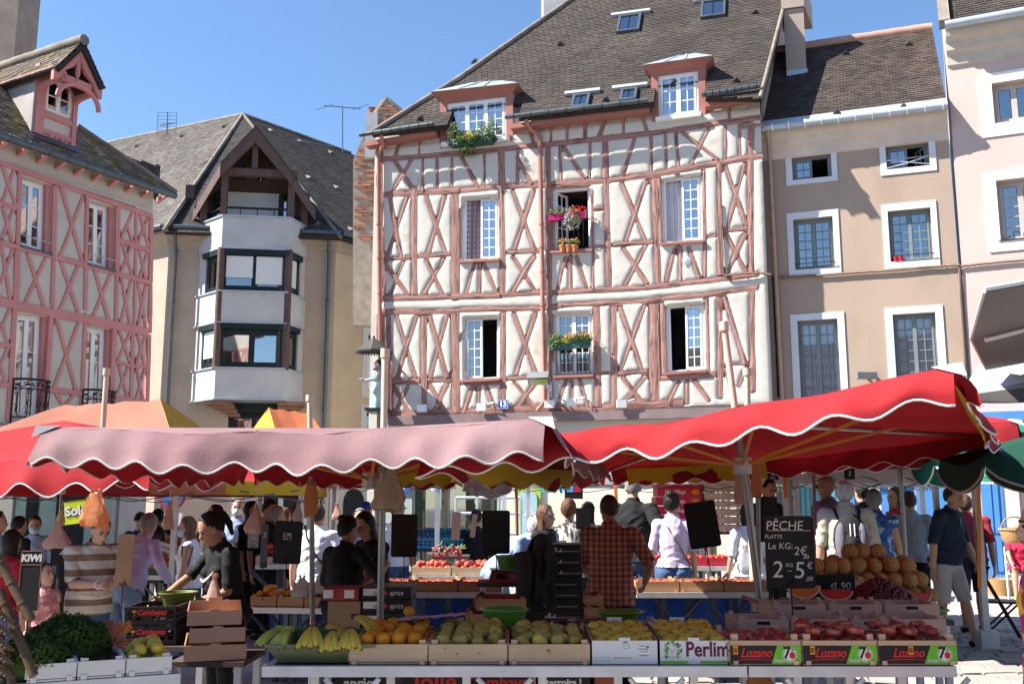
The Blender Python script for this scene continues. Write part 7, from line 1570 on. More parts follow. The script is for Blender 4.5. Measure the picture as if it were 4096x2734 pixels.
slate('second thin brown board, narrower, in the sunlit gap',1884,1905,2055,2148,9.7,None,MATS['grey brown board'],.12)
slate('dark board behind the mast left of the peach price slate',3034,3108,1984,2166,7.7)
slate('small hanging slate with the figure one under the white tent',3378,3418,1872,1916,11.3,lines=(('1',.1,0,0),))
slate('small hanging slate with a figure one and a word, left under the white tent',3066,3114,1886,1918,11.3,lines=(('1',.06,0,.3),('Sens',.03,0,-.5)))
slate('black melon price slate lying against the crates, written sideways',3258,3418,2296,2392,6.75,lines=(('1,90',.07,.35,0),('\u20ac',.05,-.1,.0)))
slate('chalked board with a vegetable name behind the striped man',200,280,2140,2260,9.0,lines=(('Cerises',.05,-.1,.7),('le kg',.04,-.3,.35),('4',.12,.3,-.2)))
slate('small grey price card above the red apples',990,1035,2130,2190,9.4,2300,mat('grey card',(.28,.3,.3),.7),lines=(('2,80',.03,0,.3),('5',.04,.2,-.4)))
# --- hanging bags
def bag(label,x0,x1,y0,y1,d,m,seed=0,gather=.25,name='plastic_bag',dep=.35,cat='bag',string=None):
 a,b = at(x0,y1,d),at(x1,y0,d); w,h = (b.x - a.x),(b.z - a.z); c = Vector(((a.x + b.x)/2,d,a.z)); t = thing(name,label,cat,c); P = []; n = 26
 sg = lambda v,e: math.copysign(abs(v) ** e,v)
 for i in range(15):
  f = i/14; r_ = w/2*(.86 + .14*min(1,f*6))*(1 - (1 - gather)*max(0,(f - .25)/.75) ** 1.25); row = []
  for j in range(n):
   th = 2*math.pi*j/n; k = 1 + .3*noise.noise((math.cos(th)*1.3 + seed*3.7,math.sin(th)*1.3,f*1.8)) + .16*noise.noise((math.cos(th)*4 + seed,math.sin(th)*4,f*5)) + .09*math.sin(th*6 + seed + f*4)*f
   row.append((r_*k*sg(math.cos(th),.65),r_*dep*1.6*k*sg(math.sin(th),.65)*(1 - .5*f),h*f*.94 + .13*h*noise.noise((math.cos(th)*1.5,math.sin(th)*1.5 + f,seed*2.3))*(1 - f)))
  P.append(row)
 mb = MB().grid(P,closed=True); mb.f.append(tuple(range(n))[::-1]); obj('film',mb,m,t,smooth=28,local=True)
 for s_ in (-1,1): obj('handle',MB().tube([(s_*w*.5*gather*.6,0,h*.92),(s_*w*(.5*gather*.7 + .04),.01,h*1.02),(s_*w*.05,.01,h*1.06)],[.012,.016,.008],6,ell=.4),m,t,smooth=60,local=True)
 if string: obj('string',MB().tube([(0,0,h*.98),(.005,0,h*.98 + string)],.003,4),M_chalk,t,local=True)
 return t
def bagm(nm,col,tr=.45): return mat(nm,col,.45,.06,5,.3,15,trans=tr)
B_or = bagm('orange bag film',(.72,.33,.14)); B_be = bagm('beige paper bag',(.6,.48,.33),.35); B_pk = bagm('pinkish bag film',(.66,.44,.36)); B_cl = bagm('cloudy bag film',(.62,.55,.5),.5)
bag('cloudy orange plastic bag tied round the pole before the striped man',322,436,1962,2108,6.95,B_or,1,.4)
bag('orange plastic bag hooked on the slim pole behind the dark board',1214,1272,1930,2060,7.6,B_or,2,.7)
bag('big beige bag hanging on the mast of the pink parasol',1494,1620,1868,2036,6.6,B_be,3,.45)
bag('pinkish orange bag tied to the leaning red parasol mast',2938,3000,1856,2010,6.6,B_pk,4,.7)
bag('vivid orange bag behind the pinkish one at the second pole',3004,3046,1852,1984,7.6,B_or,5,.7)
bag('pale knotted bag hanging from a string over the woman in black',978,1062,2030,2132,8.3,B_pk,6,.12,string=.22)
bag('wrapped pale bag swinging above the dark board',1172,1212,2008,2086,8.6,B_cl,7,.3,string=.18)
bag('small pale bag on a string near the masked old man',1328,1366,2015,2076,9.4,B_pk,8,.2,string=.2)
bag('small printed bag hanging left of the masked woman',654,698,2012,2112,9.0,B_pk,9,.3,string=.12)
bag('knotted pale bag hanging near the left edge over the chalk board',176,282,2088,2190,8.2,B_pk,10,.15,string=.3)
bag('brown paper bag hanging above the knotted pale bag',222,264,2040,2100,9.6,B_be,11,.3,string=.1)
bag('orange bag tied at the foot of the slim pole',1222,1282,2484,2548,7.5,B_or,12,.1)
bag('pink bag in the left hand of the woman in black',820,892,2300,2452,7.05,B_pk,13,.2)
bag('clear bag of fruit on the orange table, left of two',1168,1246,2304,2386,8.9,B_cl,14,.25)
bag('clear bag of fruit on the orange table, right of two',1255,1325,2270,2370,8.95,B_cl,15,.15)
bag('pink carrier bag with fruit beside the long haired woman',1455,1510,2230,2310,8.5,B_cl,16,.2)
bag('white carrier bag held low by the woman in white on the right',2952,3010,2185,2290,10.6,bagm('white bag film',(.7,.7,.72)),17,.25)
bag('orange bag lying under the peach table',2985,3095,2670,2770,5.5,B_or,18,.4)
P = []
for i in range(9):
 row = []
 for j in range(13): f,g = i/8,j/12; q = at(1868 + 180*g - 20*f*(g < .5),1885 + (112 - 60*abs(g - .55))*f,8.5); row.append(q + Vector((0,.1*noise.noise((i*.55,j*.6,3)),.03*noise.noise((i*.9,j*.7,8)))))
 P.append(row)
t = thing('crumpled_sheet','crumpled white sheet clipped under the red valance in the bright gap','sheet',at(1960,1920,8.5)); obj('sheet',MB().shell(P[::-1],.004),mat('white crumpled film',(.72,.7,.74),.5,trans=.35),t)
# slim second poles
for x,y0,y1,d,lab,m in ((1250,1905,2540,7.65,'slim orange tinted pole with an orange bag left of the black T-shirt',M_mast),(3035,1850,2420,7.7,'second pole behind the leaning red parasol mast',M_mast),(3258,1830,2080,11.5,'thin rusty pole beside the bald man',mat('rusty pole',(.25,.1,.07),.6)),(2068,1930,2120,13.,'rusty pole in front of the cream wall',MATS['rusty pole']),(1640,0,0,0,'',None)):
 if m: a = at(x,y1,d); b = at(x - 4,y0,d); setp(obj('pole',MB().tube([Vector((a.x,a.y,0)),a,b],.02,8),m,smooth=60,loc=(a.x,a.y,0)),lab,'pole')
for lab,x,y0,y1,d in (('bare pale mast sticking up beside the orange tents',1243,1582,1900,11.0),('shorter pale mast beside the leaning one above the red canopy',2992,1476,1800,9.4)):
 a,b = at(x,y1,d),at(x - 4,y0,d); setp(obj('mast',MB().tube([Vector((a.x,a.y,0)),a,b],.03,10).tube([b - Vector((0,0,.06)),b + Vector((0,0,.01))],.042,10),M_woodmast,smooth=60,loc=(a.x,a.y,0)),lab,'mast')
# bamboo rack at the lower left
M_bam = mat('varnished bamboo',(.085,.052,.022),.4,.2,6,.1,30); M_bamn = mat('dark bamboo node',(.10,.06,.03),.6)
t = thing('bamboo_rack','dark bamboo frame lashed with cord at the lower left corner','bamboo frame',at(20,2734,4.0))
for pts,r_ in (([(-20,2210),(125,2478)],.018),([(0,2360),(135,2700)],.018),([(-10,2500),(55,2760)],.016)):
 a,b = at(*pts[0],4.0),at(*pts[1],3.95); obj('bamboo_pole',MB().tube([a,a.lerp(b,.3),a.lerp(b,.6),b],[r_,r_*.96,r_,r_*1.02],10),M_bam,t,smooth=60)
 for f in (.15,.45,.75): c = a.lerp(b,f); obj('node',MB().tube([c - (b - a).normalized()*.006,c + (b - a).normalized()*.006],r_*1.12,10),M_bamn,t,smooth=60)
mb = MB()
for i in range(26): a = at(-10 + (i % 5)*12,2430 + i*11,3.97); mb.tube([a + Vector((-.03,-.02,.01)),a + Vector((0,-.035,0)),a + Vector((.03,-.02,-.012))],.006,5)
obj('cord_lashing',mb,M_bamn,t)

# more stalls behind, closing the view between the people
def far_stall(px0,px1,d,z,col,kind,r,label,seed):
 a,b = at(px0,2200,d),at(px1,2200,d); t = thing('market_stall',label,'stall',((a.x + b.x)/2,d,0)); obj('table_top',MB().box(a.x,b.x,d,d + .9,z - .04,z),M_darkboard,t)
 P = [[(a.x + (b.x - a.x)*j/40,d - .01 + .02*math.sin(j*1.3),zz) for j in range(41)] for zz in (.06,z - .02)]; obj('skirt',MB().grid(P),col,t,smooth=60)
 for x in (a.x + .05,b.x - .05): obj('leg',MB().box(x - .025,x + .025,d + .8,d + .85,0,z - .04),M_gutter,t)
 n = max(1,int((b.x - a.x)/.42)); pile = MB(); rg = random.Random(seed)
 for i in range(n): x0 = a.x + (b.x - a.x)*i/n + .01; x1 = a.x + (b.x - a.x)*(i + 1)/n - .01; obj('crate',MB().box(x0,x1,d + .02,d + .035,z,z + .1).box(x0,x1,d + .6,d + .615,z,z + .12).box(x0,x0 + .01,d + .035,d + .6,z,z + .11).box(x1 - .01,x1,d + .035,d + .6,z,z + .11),(M_wood2,M_blackcard,M_greenpl2)[(i + seed) % 3],t)
 me = fruitmesh(kind)
 for i in range(int((b.x - a.x)*42)): p = Vector((rg.uniform(a.x + .05,b.x - .05),d + rg.uniform(.08,.56),0)); p.z = z + .06 + rg.uniform(0,.06) + .1*max(0,1 - abs(p.y - d - .35)/.25); pile.add([v.co*r + p for v in me.vertices],[tuple(f.vertices) for f in me.polygons])
 obj('produce',pile,list(me.materials),t,smooth=180,kind='stuff')
cm_ = lambda nm,c: mat(nm,c,.9,.15,4,.2,30)
D_g = cm_('dark green skirt',(.012,.04,.025)); D_b = cm_('dark blue skirt',(.012,.025,.09)); D_k = cm_('dark skirt',(.02,.018,.02))
for x0,x1,d,z,col,kd,r,lab,sd in ((-120,330,12.9,.86,D_k,'avocado',.035,'dark skirted stall of aubergines at the far left edge',1),(330,600,13.0,.84,D_g,'tomato',.04,'green skirted stall of tomatoes behind the striped man',2),(840,1250,12.9,.88,D_k,'apple',.04,'dark skirted apple stall below the yellow valance',3),(1260,1560,13.2,.86,D_b,'peach',.04,'blue skirted peach stall behind the masked old woman',4),(2140,2560,12.6,.84,D_g,'orange',.04,'green skirted orange stall behind the zebra print top',5),(3060,3330,13.0,.86,D_k,'lemon',.045,'dark skirted stall of yellow melons behind the peach slate',6),(3440,3700,12.6,.82,D_b,'melon',.07,'blue skirted melon stall behind the floral top',7)): far_stall(x0,x1,d,z,col,kd,r,lab,sd)
t,w,h,y = closed_box('printed_carton','slanted white printed carton on the crates beyond the masked woman',628,706,2172,2208,11.9,.3,M_whcard); ltext(t,'Provence',.055,M_plumprint,(0,y - .001,h*.5),shear=.3); t.rotation_euler = (0,.25,0)
# ---------------------------------------------------------------- people
M_skin = mat('light skin',(.50,.29,.20),.55,.06,4); M_skin2 = mat('tanned skin',(.40,.21,.13),.55,.06,4)
M_eye = mat('dark eye',(.02,.015,.012),.3); M_lip = mat('lips',(.36,.13,.11),.5); M_brow = mat('brow hair',(.05,.03,.02),.9)
def hairm(nm,c): return mat(nm,c,.6,.3,30,.6,60,st=(1,1,.25))
H_blk = hairm('black hair',(.012,.009,.008)); H_brn = hairm('brown hair',(.06,.032,.018)); H_aub = hairm('auburn hair',(.11,.045,.02)); H_gry = hairm('grey hair',(.19,.185,.18)); H_wht = hairm('white hair',(.42,.41,.4)); H_bld = hairm('dark blond hair',(.16,.09,.04))
def cm(nm,c,**k): return mat(nm,c,.9,k.pop('var',.1),4,.25,30,**k)
T_blk = cm('black jersey',(.012,.012,.013)); T_wht = cm('white cotton',(.72,.72,.76)); T_nvy = cm('navy jersey',(.02,.032,.06)); T_lil = cm('lilac knit',(.50,.46,.68)); T_blu = cm('pale blue cotton',(.34,.45,.66)); T_prp = cm('purple cotton',(.2,.12,.22)); T_bei = cm('beige cotton',(.45,.41,.33)); T_red = cm('dark red cotton',(.30,.025,.03)); T_gry = cm('grey blue cotton',(.33,.36,.4)); T_pur2 = cm('pale lavender cotton',(.6,.5,.62))
T_flr = cm('blue floral cotton',(.04,.12,.35),col2=(.35,.5,.7),c2t=(.56,.6),c2s=14.); T_zeb = cm('zebra print',(.55,.5,.44),col2=(.06,.05,.04),c2t=(.5,.53),c2s=16.,st=(1.6,1.6,.7)); T_rfl = cm('red flowered cotton',(.32,.015,.03),col2=(.6,.5,.5),c2t=(.66,.68),c2s=18.)
D_jean = cm('blue denim',(.05,.1,.2)); D_lj = cm('light denim',(.2,.3,.42)); D_blk = cm('black trousers',(.014,.014,.015)); D_shr = cm('stone shorts',(.42,.40,.40)); D_drk = cm('dark shorts',(.03,.03,.035))
def stripes(nm,c0,c1,scale,axis='Z',c2=None,sc2=0):
 m = mat(nm,c0,.9,0.); t = m.node_tree; N = t.nodes; L = t.links; b = N['Principled BSDF']; tc = N.new('ShaderNodeTexCoord'); prev = (*c0,1)
 for ax,col,k in ((axis,c1,scale),) + ((('X',c2,sc2),) if c2 else ()):
  sp = N.new('ShaderNodeSeparateXYZ'); L.new(tc.outputs['Object'],sp.inputs[0]); mu = N.new('ShaderNodeMath'); mu.operation = 'MULTIPLY'; mu.inputs[1].default_value = k; L.new(sp.outputs[ax],mu.inputs[0]); fr = N.new('ShaderNodeMath'); fr.operation = 'FRACT'; L.new(mu.outputs[0],fr.inputs[0]); gt = N.new('ShaderNodeMath'); gt.operation = 'GREATER_THAN'; gt.inputs[1].default_value = .55; L.new(fr.outputs[0],gt.inputs[0])
  mx = N.new('ShaderNodeMix'); mx.data_type = 'RGBA'; mx.blend_type = 'MIX' if ax == axis else 'MULTIPLY'; L.new(gt.outputs[0],mx.inputs[0])
  if hasattr(prev,'links'): L.new(prev,mx.inputs[6])
  else: mx.inputs[6].default_value = prev
  mx.inputs[7].default_value = (*col,1); prev = mx.outputs[2]
 L.new(prev,b.inputs['Base Color']); return m
T_str = stripes('brown and sand stripes',(.52,.48,.42),(.20,.135,.09),8.5); T_pld = stripes('rust plaid',(.52,.25,.18),(.33,.13,.10),21.,'Z',(.55,.42,.42),21.); T_plw = stripes('pale plaid',(.62,.56,.6),(.42,.34,.42),18.,'Z',(.6,.55,.62),18.)
def rot_lean(p,hip,ax,ang): return hip + Matrix.Rotation(ang,3,ax) @ (p - hip)
def person(label,px_,py,d,phi,H=None,sex='m',b=1.,lean=0.,side=0.,head=(0,0),hand=None,foot=None,skin=None,hair=None,hairstyle='short',top=None,sleeve=.55,topcut=0.,bottom=None,blen=1.,vox=.0145,mask=None,glasses=False,cap=None,hem=.0,neck_open=.0,x=None,y=None,seat=None,shoes=None,beard=None,face=True):
 rp = random.Random(label)
 if x is None: x = xw(px_,d)
 if y is None: y = d
 if H is None: H = at(px_,py,d).z/.992
 skin = skin or M_skin; t = thing('person',label,'person',(x,y,0),R(phi)); k = H/1.75
 V3 = lambda a,f,z: Vector((a,-f,z))*k          # a: sideways, f: forwards, z: up, for a 1.75 m body
 sw_ = (.2 if sex == 'm' else .172)*(b ** .5); hw = .095 if sex == 'm' else .1
 hip = V3(0,0,.93)
 if seat is not None: hip = Vector((0,0,seat + .1*k))
 dz = hip - V3(0,0,.93); la = R(lean); sa = R(side)
 def up(p): return Matrix.Translation(hip) @ Matrix.Rotation(sa,4,'Y') @ Matrix.Rotation(la,4,'X') @ (Matrix.Translation(-hip) @ (p + dz))
 prim = MB(); caps = []
 def ring_loft(rs,tag):          # (centre, half width, half depth)
  P = []
  for c,rx,ry in rs:
   P.append([c + Vector((rx*math.cos(q),ry*math.sin(q),0)) for q in np.linspace(0,2*math.pi,17)[:-1]])
  n0 = len(prim.v); prim.grid(P,closed=True); m = 16; n = len(P); prim.f.append(tuple(n0 + j for j in range(m))[::-1]); prim.f.append(tuple(n0 + (n - 1)*m + j for j in range(m)))
  for (c,rx,ry),(c2,rx2,ry2) in zip(rs[:-1],rs[1:]): caps.append((c,c2,(rx + ry)/2,(rx2 + ry2)/2,tag))
 def limb(pts,rs,tag):
  prim.tube(pts,rs,12)
  for p,r_ in zip(pts,rs): prim.ell(p,r_,None,10,6)
  for i in range(len(pts) - 1): caps.append((Vector(pts[i]),Vector(pts[i + 1]),rs[i],rs[i + 1],tag))
 W = b; T = []
 tor = [(.80,.10,.085),(.88,.168 if sex == 'm' else .178,.115),(.95,.165 if sex == 'm' else .172,.115),(1.05,.148*W if sex == 'm' else .132*W,.105*W),(1.18,.165 if sex == 'm' else .145,.118*W),(1.30,.178 if sex == 'm' else .152,.12),(1.39,.165 if sex == 'm' else .145,.095),(1.44,.12,.075),(1.475,.062,.06)]
 M_up = Matrix.Rotation(sa,3,'Y') @ Matrix.Rotation(la,3,'X'); P = []; rs = []
 for z,rx,ry in tor:
  w_ = rx*k*(W ** .6); dd = ry*k*(W ** .8); f = max(0,min(1,(z - .88)/.1)); c = V3(0,0,z) + dz; c = c.lerp(up(V3(0,0,z)),f) if f < 1 else up(V3(0,0,z)); Mr = Matrix.Rotation(sa*f,3,'Y') @ Matrix.Rotation(la*f,3,'X'); P.append([c + Mr @ Vector((w_*math.cos(q),dd*math.sin(q)*(1.0 if math.sin(q) < 0 or W < 1.1 else 1.),0)) for q in np.linspace(0,2*math.pi,17)[:-1]]); rs.append((c,(w_ + dd)/2))
 n0 = len(prim.v); prim.grid(P,closed=True); n = len(P); prim.f.append(tuple(n0 + j for j in range(16))[::-1]); prim.f.append(tuple(n0 + (n - 1)*16 + j for j in range(16)))
 for i in range(len(rs) - 1): caps.append((rs[i][0],rs[i + 1][0],rs[i][1],rs[i + 1][1],'torso' if tor[i][0] > .9 else 'pelvis'))
 if W > 1.08: prim.ell(up(V3(0,.06*W,1.08)),(.14*k*W,.11*k*W,.15*k),None,12,8); caps.append((up(V3(0,.1,1.02)),up(V3(0,.1,1.14)),.09*k,.09*k,'torso'))
 if sex == 'f':
  for s in (-1,1): prim.ell(up(V3(s*.07,.09,1.27)),(.055*k,.05*k,.055*k),None,10,6)
 for s in (-1,1): prim.ell(V3(s*.075,-.06,.9) + dz,(.085*k,.085*k,.095*k),None,10,6)
 # head
 hc0 = up(V3(0,.015,1.49)); yaw,pit = R(head[0]),R(head[1])
 HM = Matrix.Rotation(sa*.5,3,'Y') @ Matrix.Rotation(yaw,3,'Z') @ Matrix.Rotation(la*.55 + pit,3,'X')
 hk = k*(1. if H > 1.45 else 1.0 + (1.45 - H)*.45); hv = lambda a,f,z: hc0 + HM @ (Vector((a,-f,z))*hk)
 limb([up(V3(0,-.005,1.42)),hv(0,.01,.04)],[.062*k,.055*k],'neck')
 prim.ell(hv(0,.0,.155),(.077*hk,.097*hk,.105*hk),HM,16,12); prim.ell(hv(0,.03,.085),(.058*hk,.068*hk,.075*hk),HM,14,9); prim.ell(hv(0,.072,.035),(.024*hk,.02*hk,.02*hk),HM,8,6)
 limb([hv(0,.092,.14),hv(0,.112,.105)],[.0095*hk,.0165*hk],'head'); prim.ell(hv(0,.085,.158),(.05*hk,.016*hk,.012*hk),HM,8,5); prim.ell(hv(0,.09,.066),(.02*hk,.012*hk,.012*hk),HM,8,5)
 for s in (-1,1): prim.ell(hv(s*.077,-.008,.12),(.012*hk,.022*hk,.034*hk),HM,8,6)
 caps.append((hv(0,.02,.07),hv(0,0,.2),.085*hk,.08*hk,'head'))
 # arms with hands
 hand = hand or {}; uk = k
 for s in (-1,1):
  S = up(V3(s*(sw_ - .012),-.01,1.405)); tgt = hand.get(s)
  if tgt is None: tgt = (s*(sw_ + .07),.06,.80)
  Tg = V3(*tgt) + (dz if seat is not None else Vector()); a_,b_ = .30*k,.27*k; D = Tg - S; L_ = min(D.length,(a_ + b_)*.995); dn = D.normalized(); Wr = S + dn*L_
  ca = (a_*a_ + L_*L_ - b_*b_)/(2*a_*L_); ca = max(-1,min(1,ca)); pole = Vector((s*.55,.55,-.5)); pole = (pole - dn*pole.dot(dn)).normalized(); E = S + dn*(a_*ca) + pole*(a_*math.sqrt(1 - ca*ca))
  fat = b ** .5*(1 if sex == 'm' else .86)
  limb([up(V3(s*(sw_ - .06),-.01,1.40)),S],[.055*k*fat,.058*k*fat],'uarm'); limb([S,S.lerp(E,.35),E],[.058*k*fat,.05*k*fat,.041*k*fat],'uarm'); limb([E,E.lerp(Wr,.3),Wr],[.041*k*fat,.042*k*fat,.027*k*fat],'farm')
  fd = (Wr - E).normalized(); bend = Vector((-s*.8,-.35,-.15)); bend = (bend - fd*bend.dot(fd)).normalized(); wd = fd.cross(bend).normalized(); hl = k*(1 if sex == 'm' else .92)
  pc = Wr + fd*.05*hl; PM = Matrix((wd,bend,fd)).transposed(); prim.ell(pc,(.042*hl,.018*hl,.055*hl),PM,10,7); fr_ = max(.0085*hl,vox*.85); caps.append((Wr,pc + fd*.09*hl,.03*hl,.02*hl,'hand'))
  for q,fl in zip((-1.5,-.5,.5,1.5),(.062,.075,.08,.07)):
   o_ = pc + wd*(q*.021*hl) + fd*.035*hl; cu = .75; p1 = o_ + (fd*math.cos(.25) + bend*math.sin(.25))*fl*.5*hl; p2 = p1 + (fd*math.cos(cu) + bend*math.sin(cu))*fl*.38*hl; p3 = p2 + (fd*math.cos(cu*1.7) + bend*math.sin(cu*1.7))*fl*.3*hl; prim.tube([o_ - fd*.02*hl,o_,p1,p2,p3],[fr_,fr_,fr_*.95,fr_*.9,fr_*.75],7)
  th = Wr + fd*.02*hl + wd*(.03*hl); t1 = th + (wd*.7 + fd*.6 + bend*.35).normalized()*.045*hl; t2 = t1 + (fd*.85 + bend*.5).normalized()*.035*hl; prim.tube([Wr + fd*.02*hl,th,t1,t2],[fr_*1.2,fr_*1.25,fr_*1.1,fr_*.85],7)
  if s == 1: WR1 = Wr
  else: WR0 = Wr
 # legs
 foot = foot or {}
 for s in (-1,1):
  Hp = V3(s*hw,0,.90) + dz; fx,ff = foot.get(s,(s*.1,0.)); An = V3(fx,ff,.085)
  if seat is not None: Kn = hip + V3(s*.11,.42,-.02); An = Vector((Kn.x*1.05,Kn.y + (.02 + ff)*k*-1,.085*k))
  else:
   D = An - Hp; a_,b_ = .42*k,.405*k; L_ = min(D.length,(a_ + b_)*.998); ca = max(-1,min(1,(a_*a_ + L_*L_ - b_*b_)/(2*a_*L_))); dn = D.normalized(); pole = Vector((0,-1,0)); pole = (pole - dn*pole.dot(dn)).normalized(); Kn = Hp + dn*a_*ca + pole*a_*math.sqrt(1 - ca*ca)
  fat = b ** .5; limb([Hp,Hp.lerp(Kn,.4),Kn],[.092*k*fat,.08*k*fat,.055*k],'thigh'); limb([Kn,Kn.lerp(An,.3),Kn.lerp(An,.7),An],[.054*k,.057*k,.042*k,.036*k],'shin')
  ft = Vector((s*.2,-1,0)).normalized(); limb([An + Vector((0,.03*k,-.04*k)),An + ft*.09*k + Vector((0,0,-.045*k)),An + ft*.165*k + Vector((0,0,-.058*k))],[.038*k,.036*k,.024*k],'foot')
 # one continuous skin
 me = bpy.data.meshes.new('tmp'); me.from_pydata([tuple(v) for v in prim.v],[],prim.f); ob = bpy.data.objects.new('tmp',me); C.objects.link(ob)
 rm = ob.modifiers.new('r','REMESH'); rm.mode = 'VOXEL'; rm.voxel_size = vox*(k if H < 1.4 else 1); sm_ = ob.modifiers.new('s','SMOOTH'); sm_.factor = .5; sm_.iterations = 3
 dg = bpy.context.evaluated_depsgraph_get(); bm_ = bpy.data.meshes.new_from_object(ob.evaluated_get(dg)); bpy.data.objects.remove(ob); bpy.data.meshes.remove(me)
 nv = len(bm_.vertices); co = np.empty(nv*3); bm_.vertices.foreach_get('co',co); co = co.reshape(-1,3); no = np.empty(nv*3); bm_.vertex_normals.foreach_get('vector',no); no = no.reshape(-1,3)
 best = np.full(nv,9e9); tag = np.zeros(nv,int); par = np.zeros(nv); names = ['torso','pelvis','neck','head','uarm','farm','hand','thigh','shin','foot']; segpos = {}
 for c0,c1,r0,r1,tg in caps:
  a = np.array(c0); ab = np.array(c1) - a; q = np.clip(((co - a) @ ab)/max(1e-9,ab @ ab),0,1); dd = np.linalg.norm(co - a - q[:,None]*ab,axis=1) - (r0 + (r1 - r0)*q); i = names.index(tg); u = dd < best; best[u] = dd[u]; tag[u] = i; par[u] = q[u]
 bm_.name = 'body'; bm_.materials.clear(); bm_.materials.append(skin); bm_.polygons.foreach_set('use_smooth',[True]*len(bm_.polygons))
 body = bpy.data.objects.new('body',bm_); C.objects.link(body); body.parent = t
 polys = [tuple(p.vertices) for p in bm_.polygons]
 # arm coordinate along the whole arm: 0 shoulder .. 1 wrist ; leg: 0 hip .. 1 ankle
 arm = np.full(nv,-1.); leg = np.full(nv,-1.)
 ia = [(c,c2,tg) for c,c2,_,_,tg in caps if tg in ('uarm','farm')]
 arm[tag == 4] = 0.; Lt = names.index
 for s in (0,1):
  pass
 def along(tgs,sidep):
  ch = [(c0,c1) for c0,c1,_,_,tg in caps if tg in tgs and (c0.x + c1.x)*sidep > 0]; return ch
 for tgs,arr in ((('uarm','farm'),arm),(('thigh','shin'),leg)):
  sel = [cc_ for cc_ in caps if cc_[4] in tgs]; half = len(sel) // 2
  for ch in (sel[:half],sel[half:]) if tgs[0] == 'thigh' or True else ():
   ls = [(c1 - c0).length for c0,c1,*_ in ch]; st = 1 if tgs[0] == 'uarm' else 0; tot = sum(ls[st:]); acc = 0.
   for (c0,c1,r0,r1,tg),l in list(zip(ch,ls))[0:]:
    a = np.array(c0); ab = np.array(c1) - a; q = np.clip(((co - a) @ ab)/max(1e-9,ab @ ab),0,1); dd = np.linalg.norm(co - a - q[:,None]*ab,axis=1) - (r0 + (r1 - r0)*q); u = (np.abs(dd - best) < 1e-6) & (tag == names.index(tg))
    if st and ch[0][0] is c0: arr[u] = 0.; continue
    arr[u] = (acc + q[u]*l)/tot; acc += l
 def garment(nm,mask,m,off,wr=.006,smooth_n=None,flare=0.):
  sel = [p for p in polys if all(mask[v] for v in p)]
  if not sel: return None
  ids = sorted(set(v for p in sel for v in p)); mp = {v: i for i,v in enumerate(ids)}; mb = MB()
  for v in ids:
   p = co[v]; n_ = no[v]; w_ = wr*(noise.noise((p[0]*9,p[1]*9,p[2]*5 + H*7)) + .9*(1 - 2.2*abs(noise.noise((p[0]*10 + p[2]*8,p[1]*10,p[2]*7 - p[0]*5))))); o_ = off + w_ + (flare(p) if flare else 0); mb.v.append((p[0] + n_[0]*o_,p[1] + n_[1]*o_,p[2] + n_[2]*o_*.6))
  mb.f = [tuple(mp[v] for v in p) for p in sel]; return obj(nm,mb,m,t,smooth=180,local=True)
 ti = lambda *n_: np.isin(tag,[names.index(x_) for x_ in n_])
 upv = np.array(M_up @ Vector((0,0,1))); zl = (co - np.array(hip)) @ upv
 if top:
  zcut = (topcut if topcut else -.04)*k - hem*k; m_ = (ti('torso','pelvis') & (zl > zcut)) | (ti('uarm','farm') & (arm <= sleeve)) | (ti('neck') & (zl < (.50 - neck_open)*k)) | (ti('thigh') & (zl > zcut))
  if neck_open: m_ &= ~((zl > (.5 - neck_open)*k) & ~ti('uarm','farm'))
  garment('top',m_,top,.014*k,.011,flare=lambda p: .012*k if (Vector(p) - hip).dot(Vector(upv)) < .12*k else 0)
 if bottom:
  m_ = (ti('pelvis','torso') & (zl < .10*k)) | (ti('thigh','shin') & (leg <= blen)); garment('trousers' if blen > .75 else 'shorts',m_,bottom,.011*k if blen > .75 else .016*k,.006,flare=lambda p: 0. if blen > .75 else .02*k*max(0,1 - p[2]/(.8*k)))
 garment('shoes',ti('foot'),shoes or D_blk,.008*k,.001)
 hl_ = hk
 def shell_(nm,c,rad,mask_,m,M3=HM,nz=.0,seg=26,rings=18):
  mb = MB(); mb.ell((0,0,0),1.,None,seg,rings); keep = [];
  for f in mb.f:
   cx = sum(mb.v[i][0] for i in f)/len(f); cy = sum(mb.v[i][1] for i in f)/len(f); cz = sum(mb.v[i][2] for i in f)/len(f)
   if mask_(cx,-cy,cz): keep.append(f)
  vv = []
  for v in mb.v:
   q = 1 + nz*(noise.noise((v[0]*4 + H*9,v[1]*4,v[2]*2)) + .6*noise.noise((v[0]*11,v[1]*11,v[2]*4 + H))); vv.append(c + M3 @ Vector((v[0]*rad[0]*q,v[1]*rad[1]*q,v[2]*rad[2]*q)))
  ids = sorted(set(i for f in keep for i in f)); mp = {v: i for i,v in enumerate(ids)}; m2 = MB(); m2.v = [tuple(vv[i]) for i in ids]; m2.f = [tuple(mp[i] for i in f) for f in keep]
  return obj(nm,m2,m,t,smooth=180,local=True)
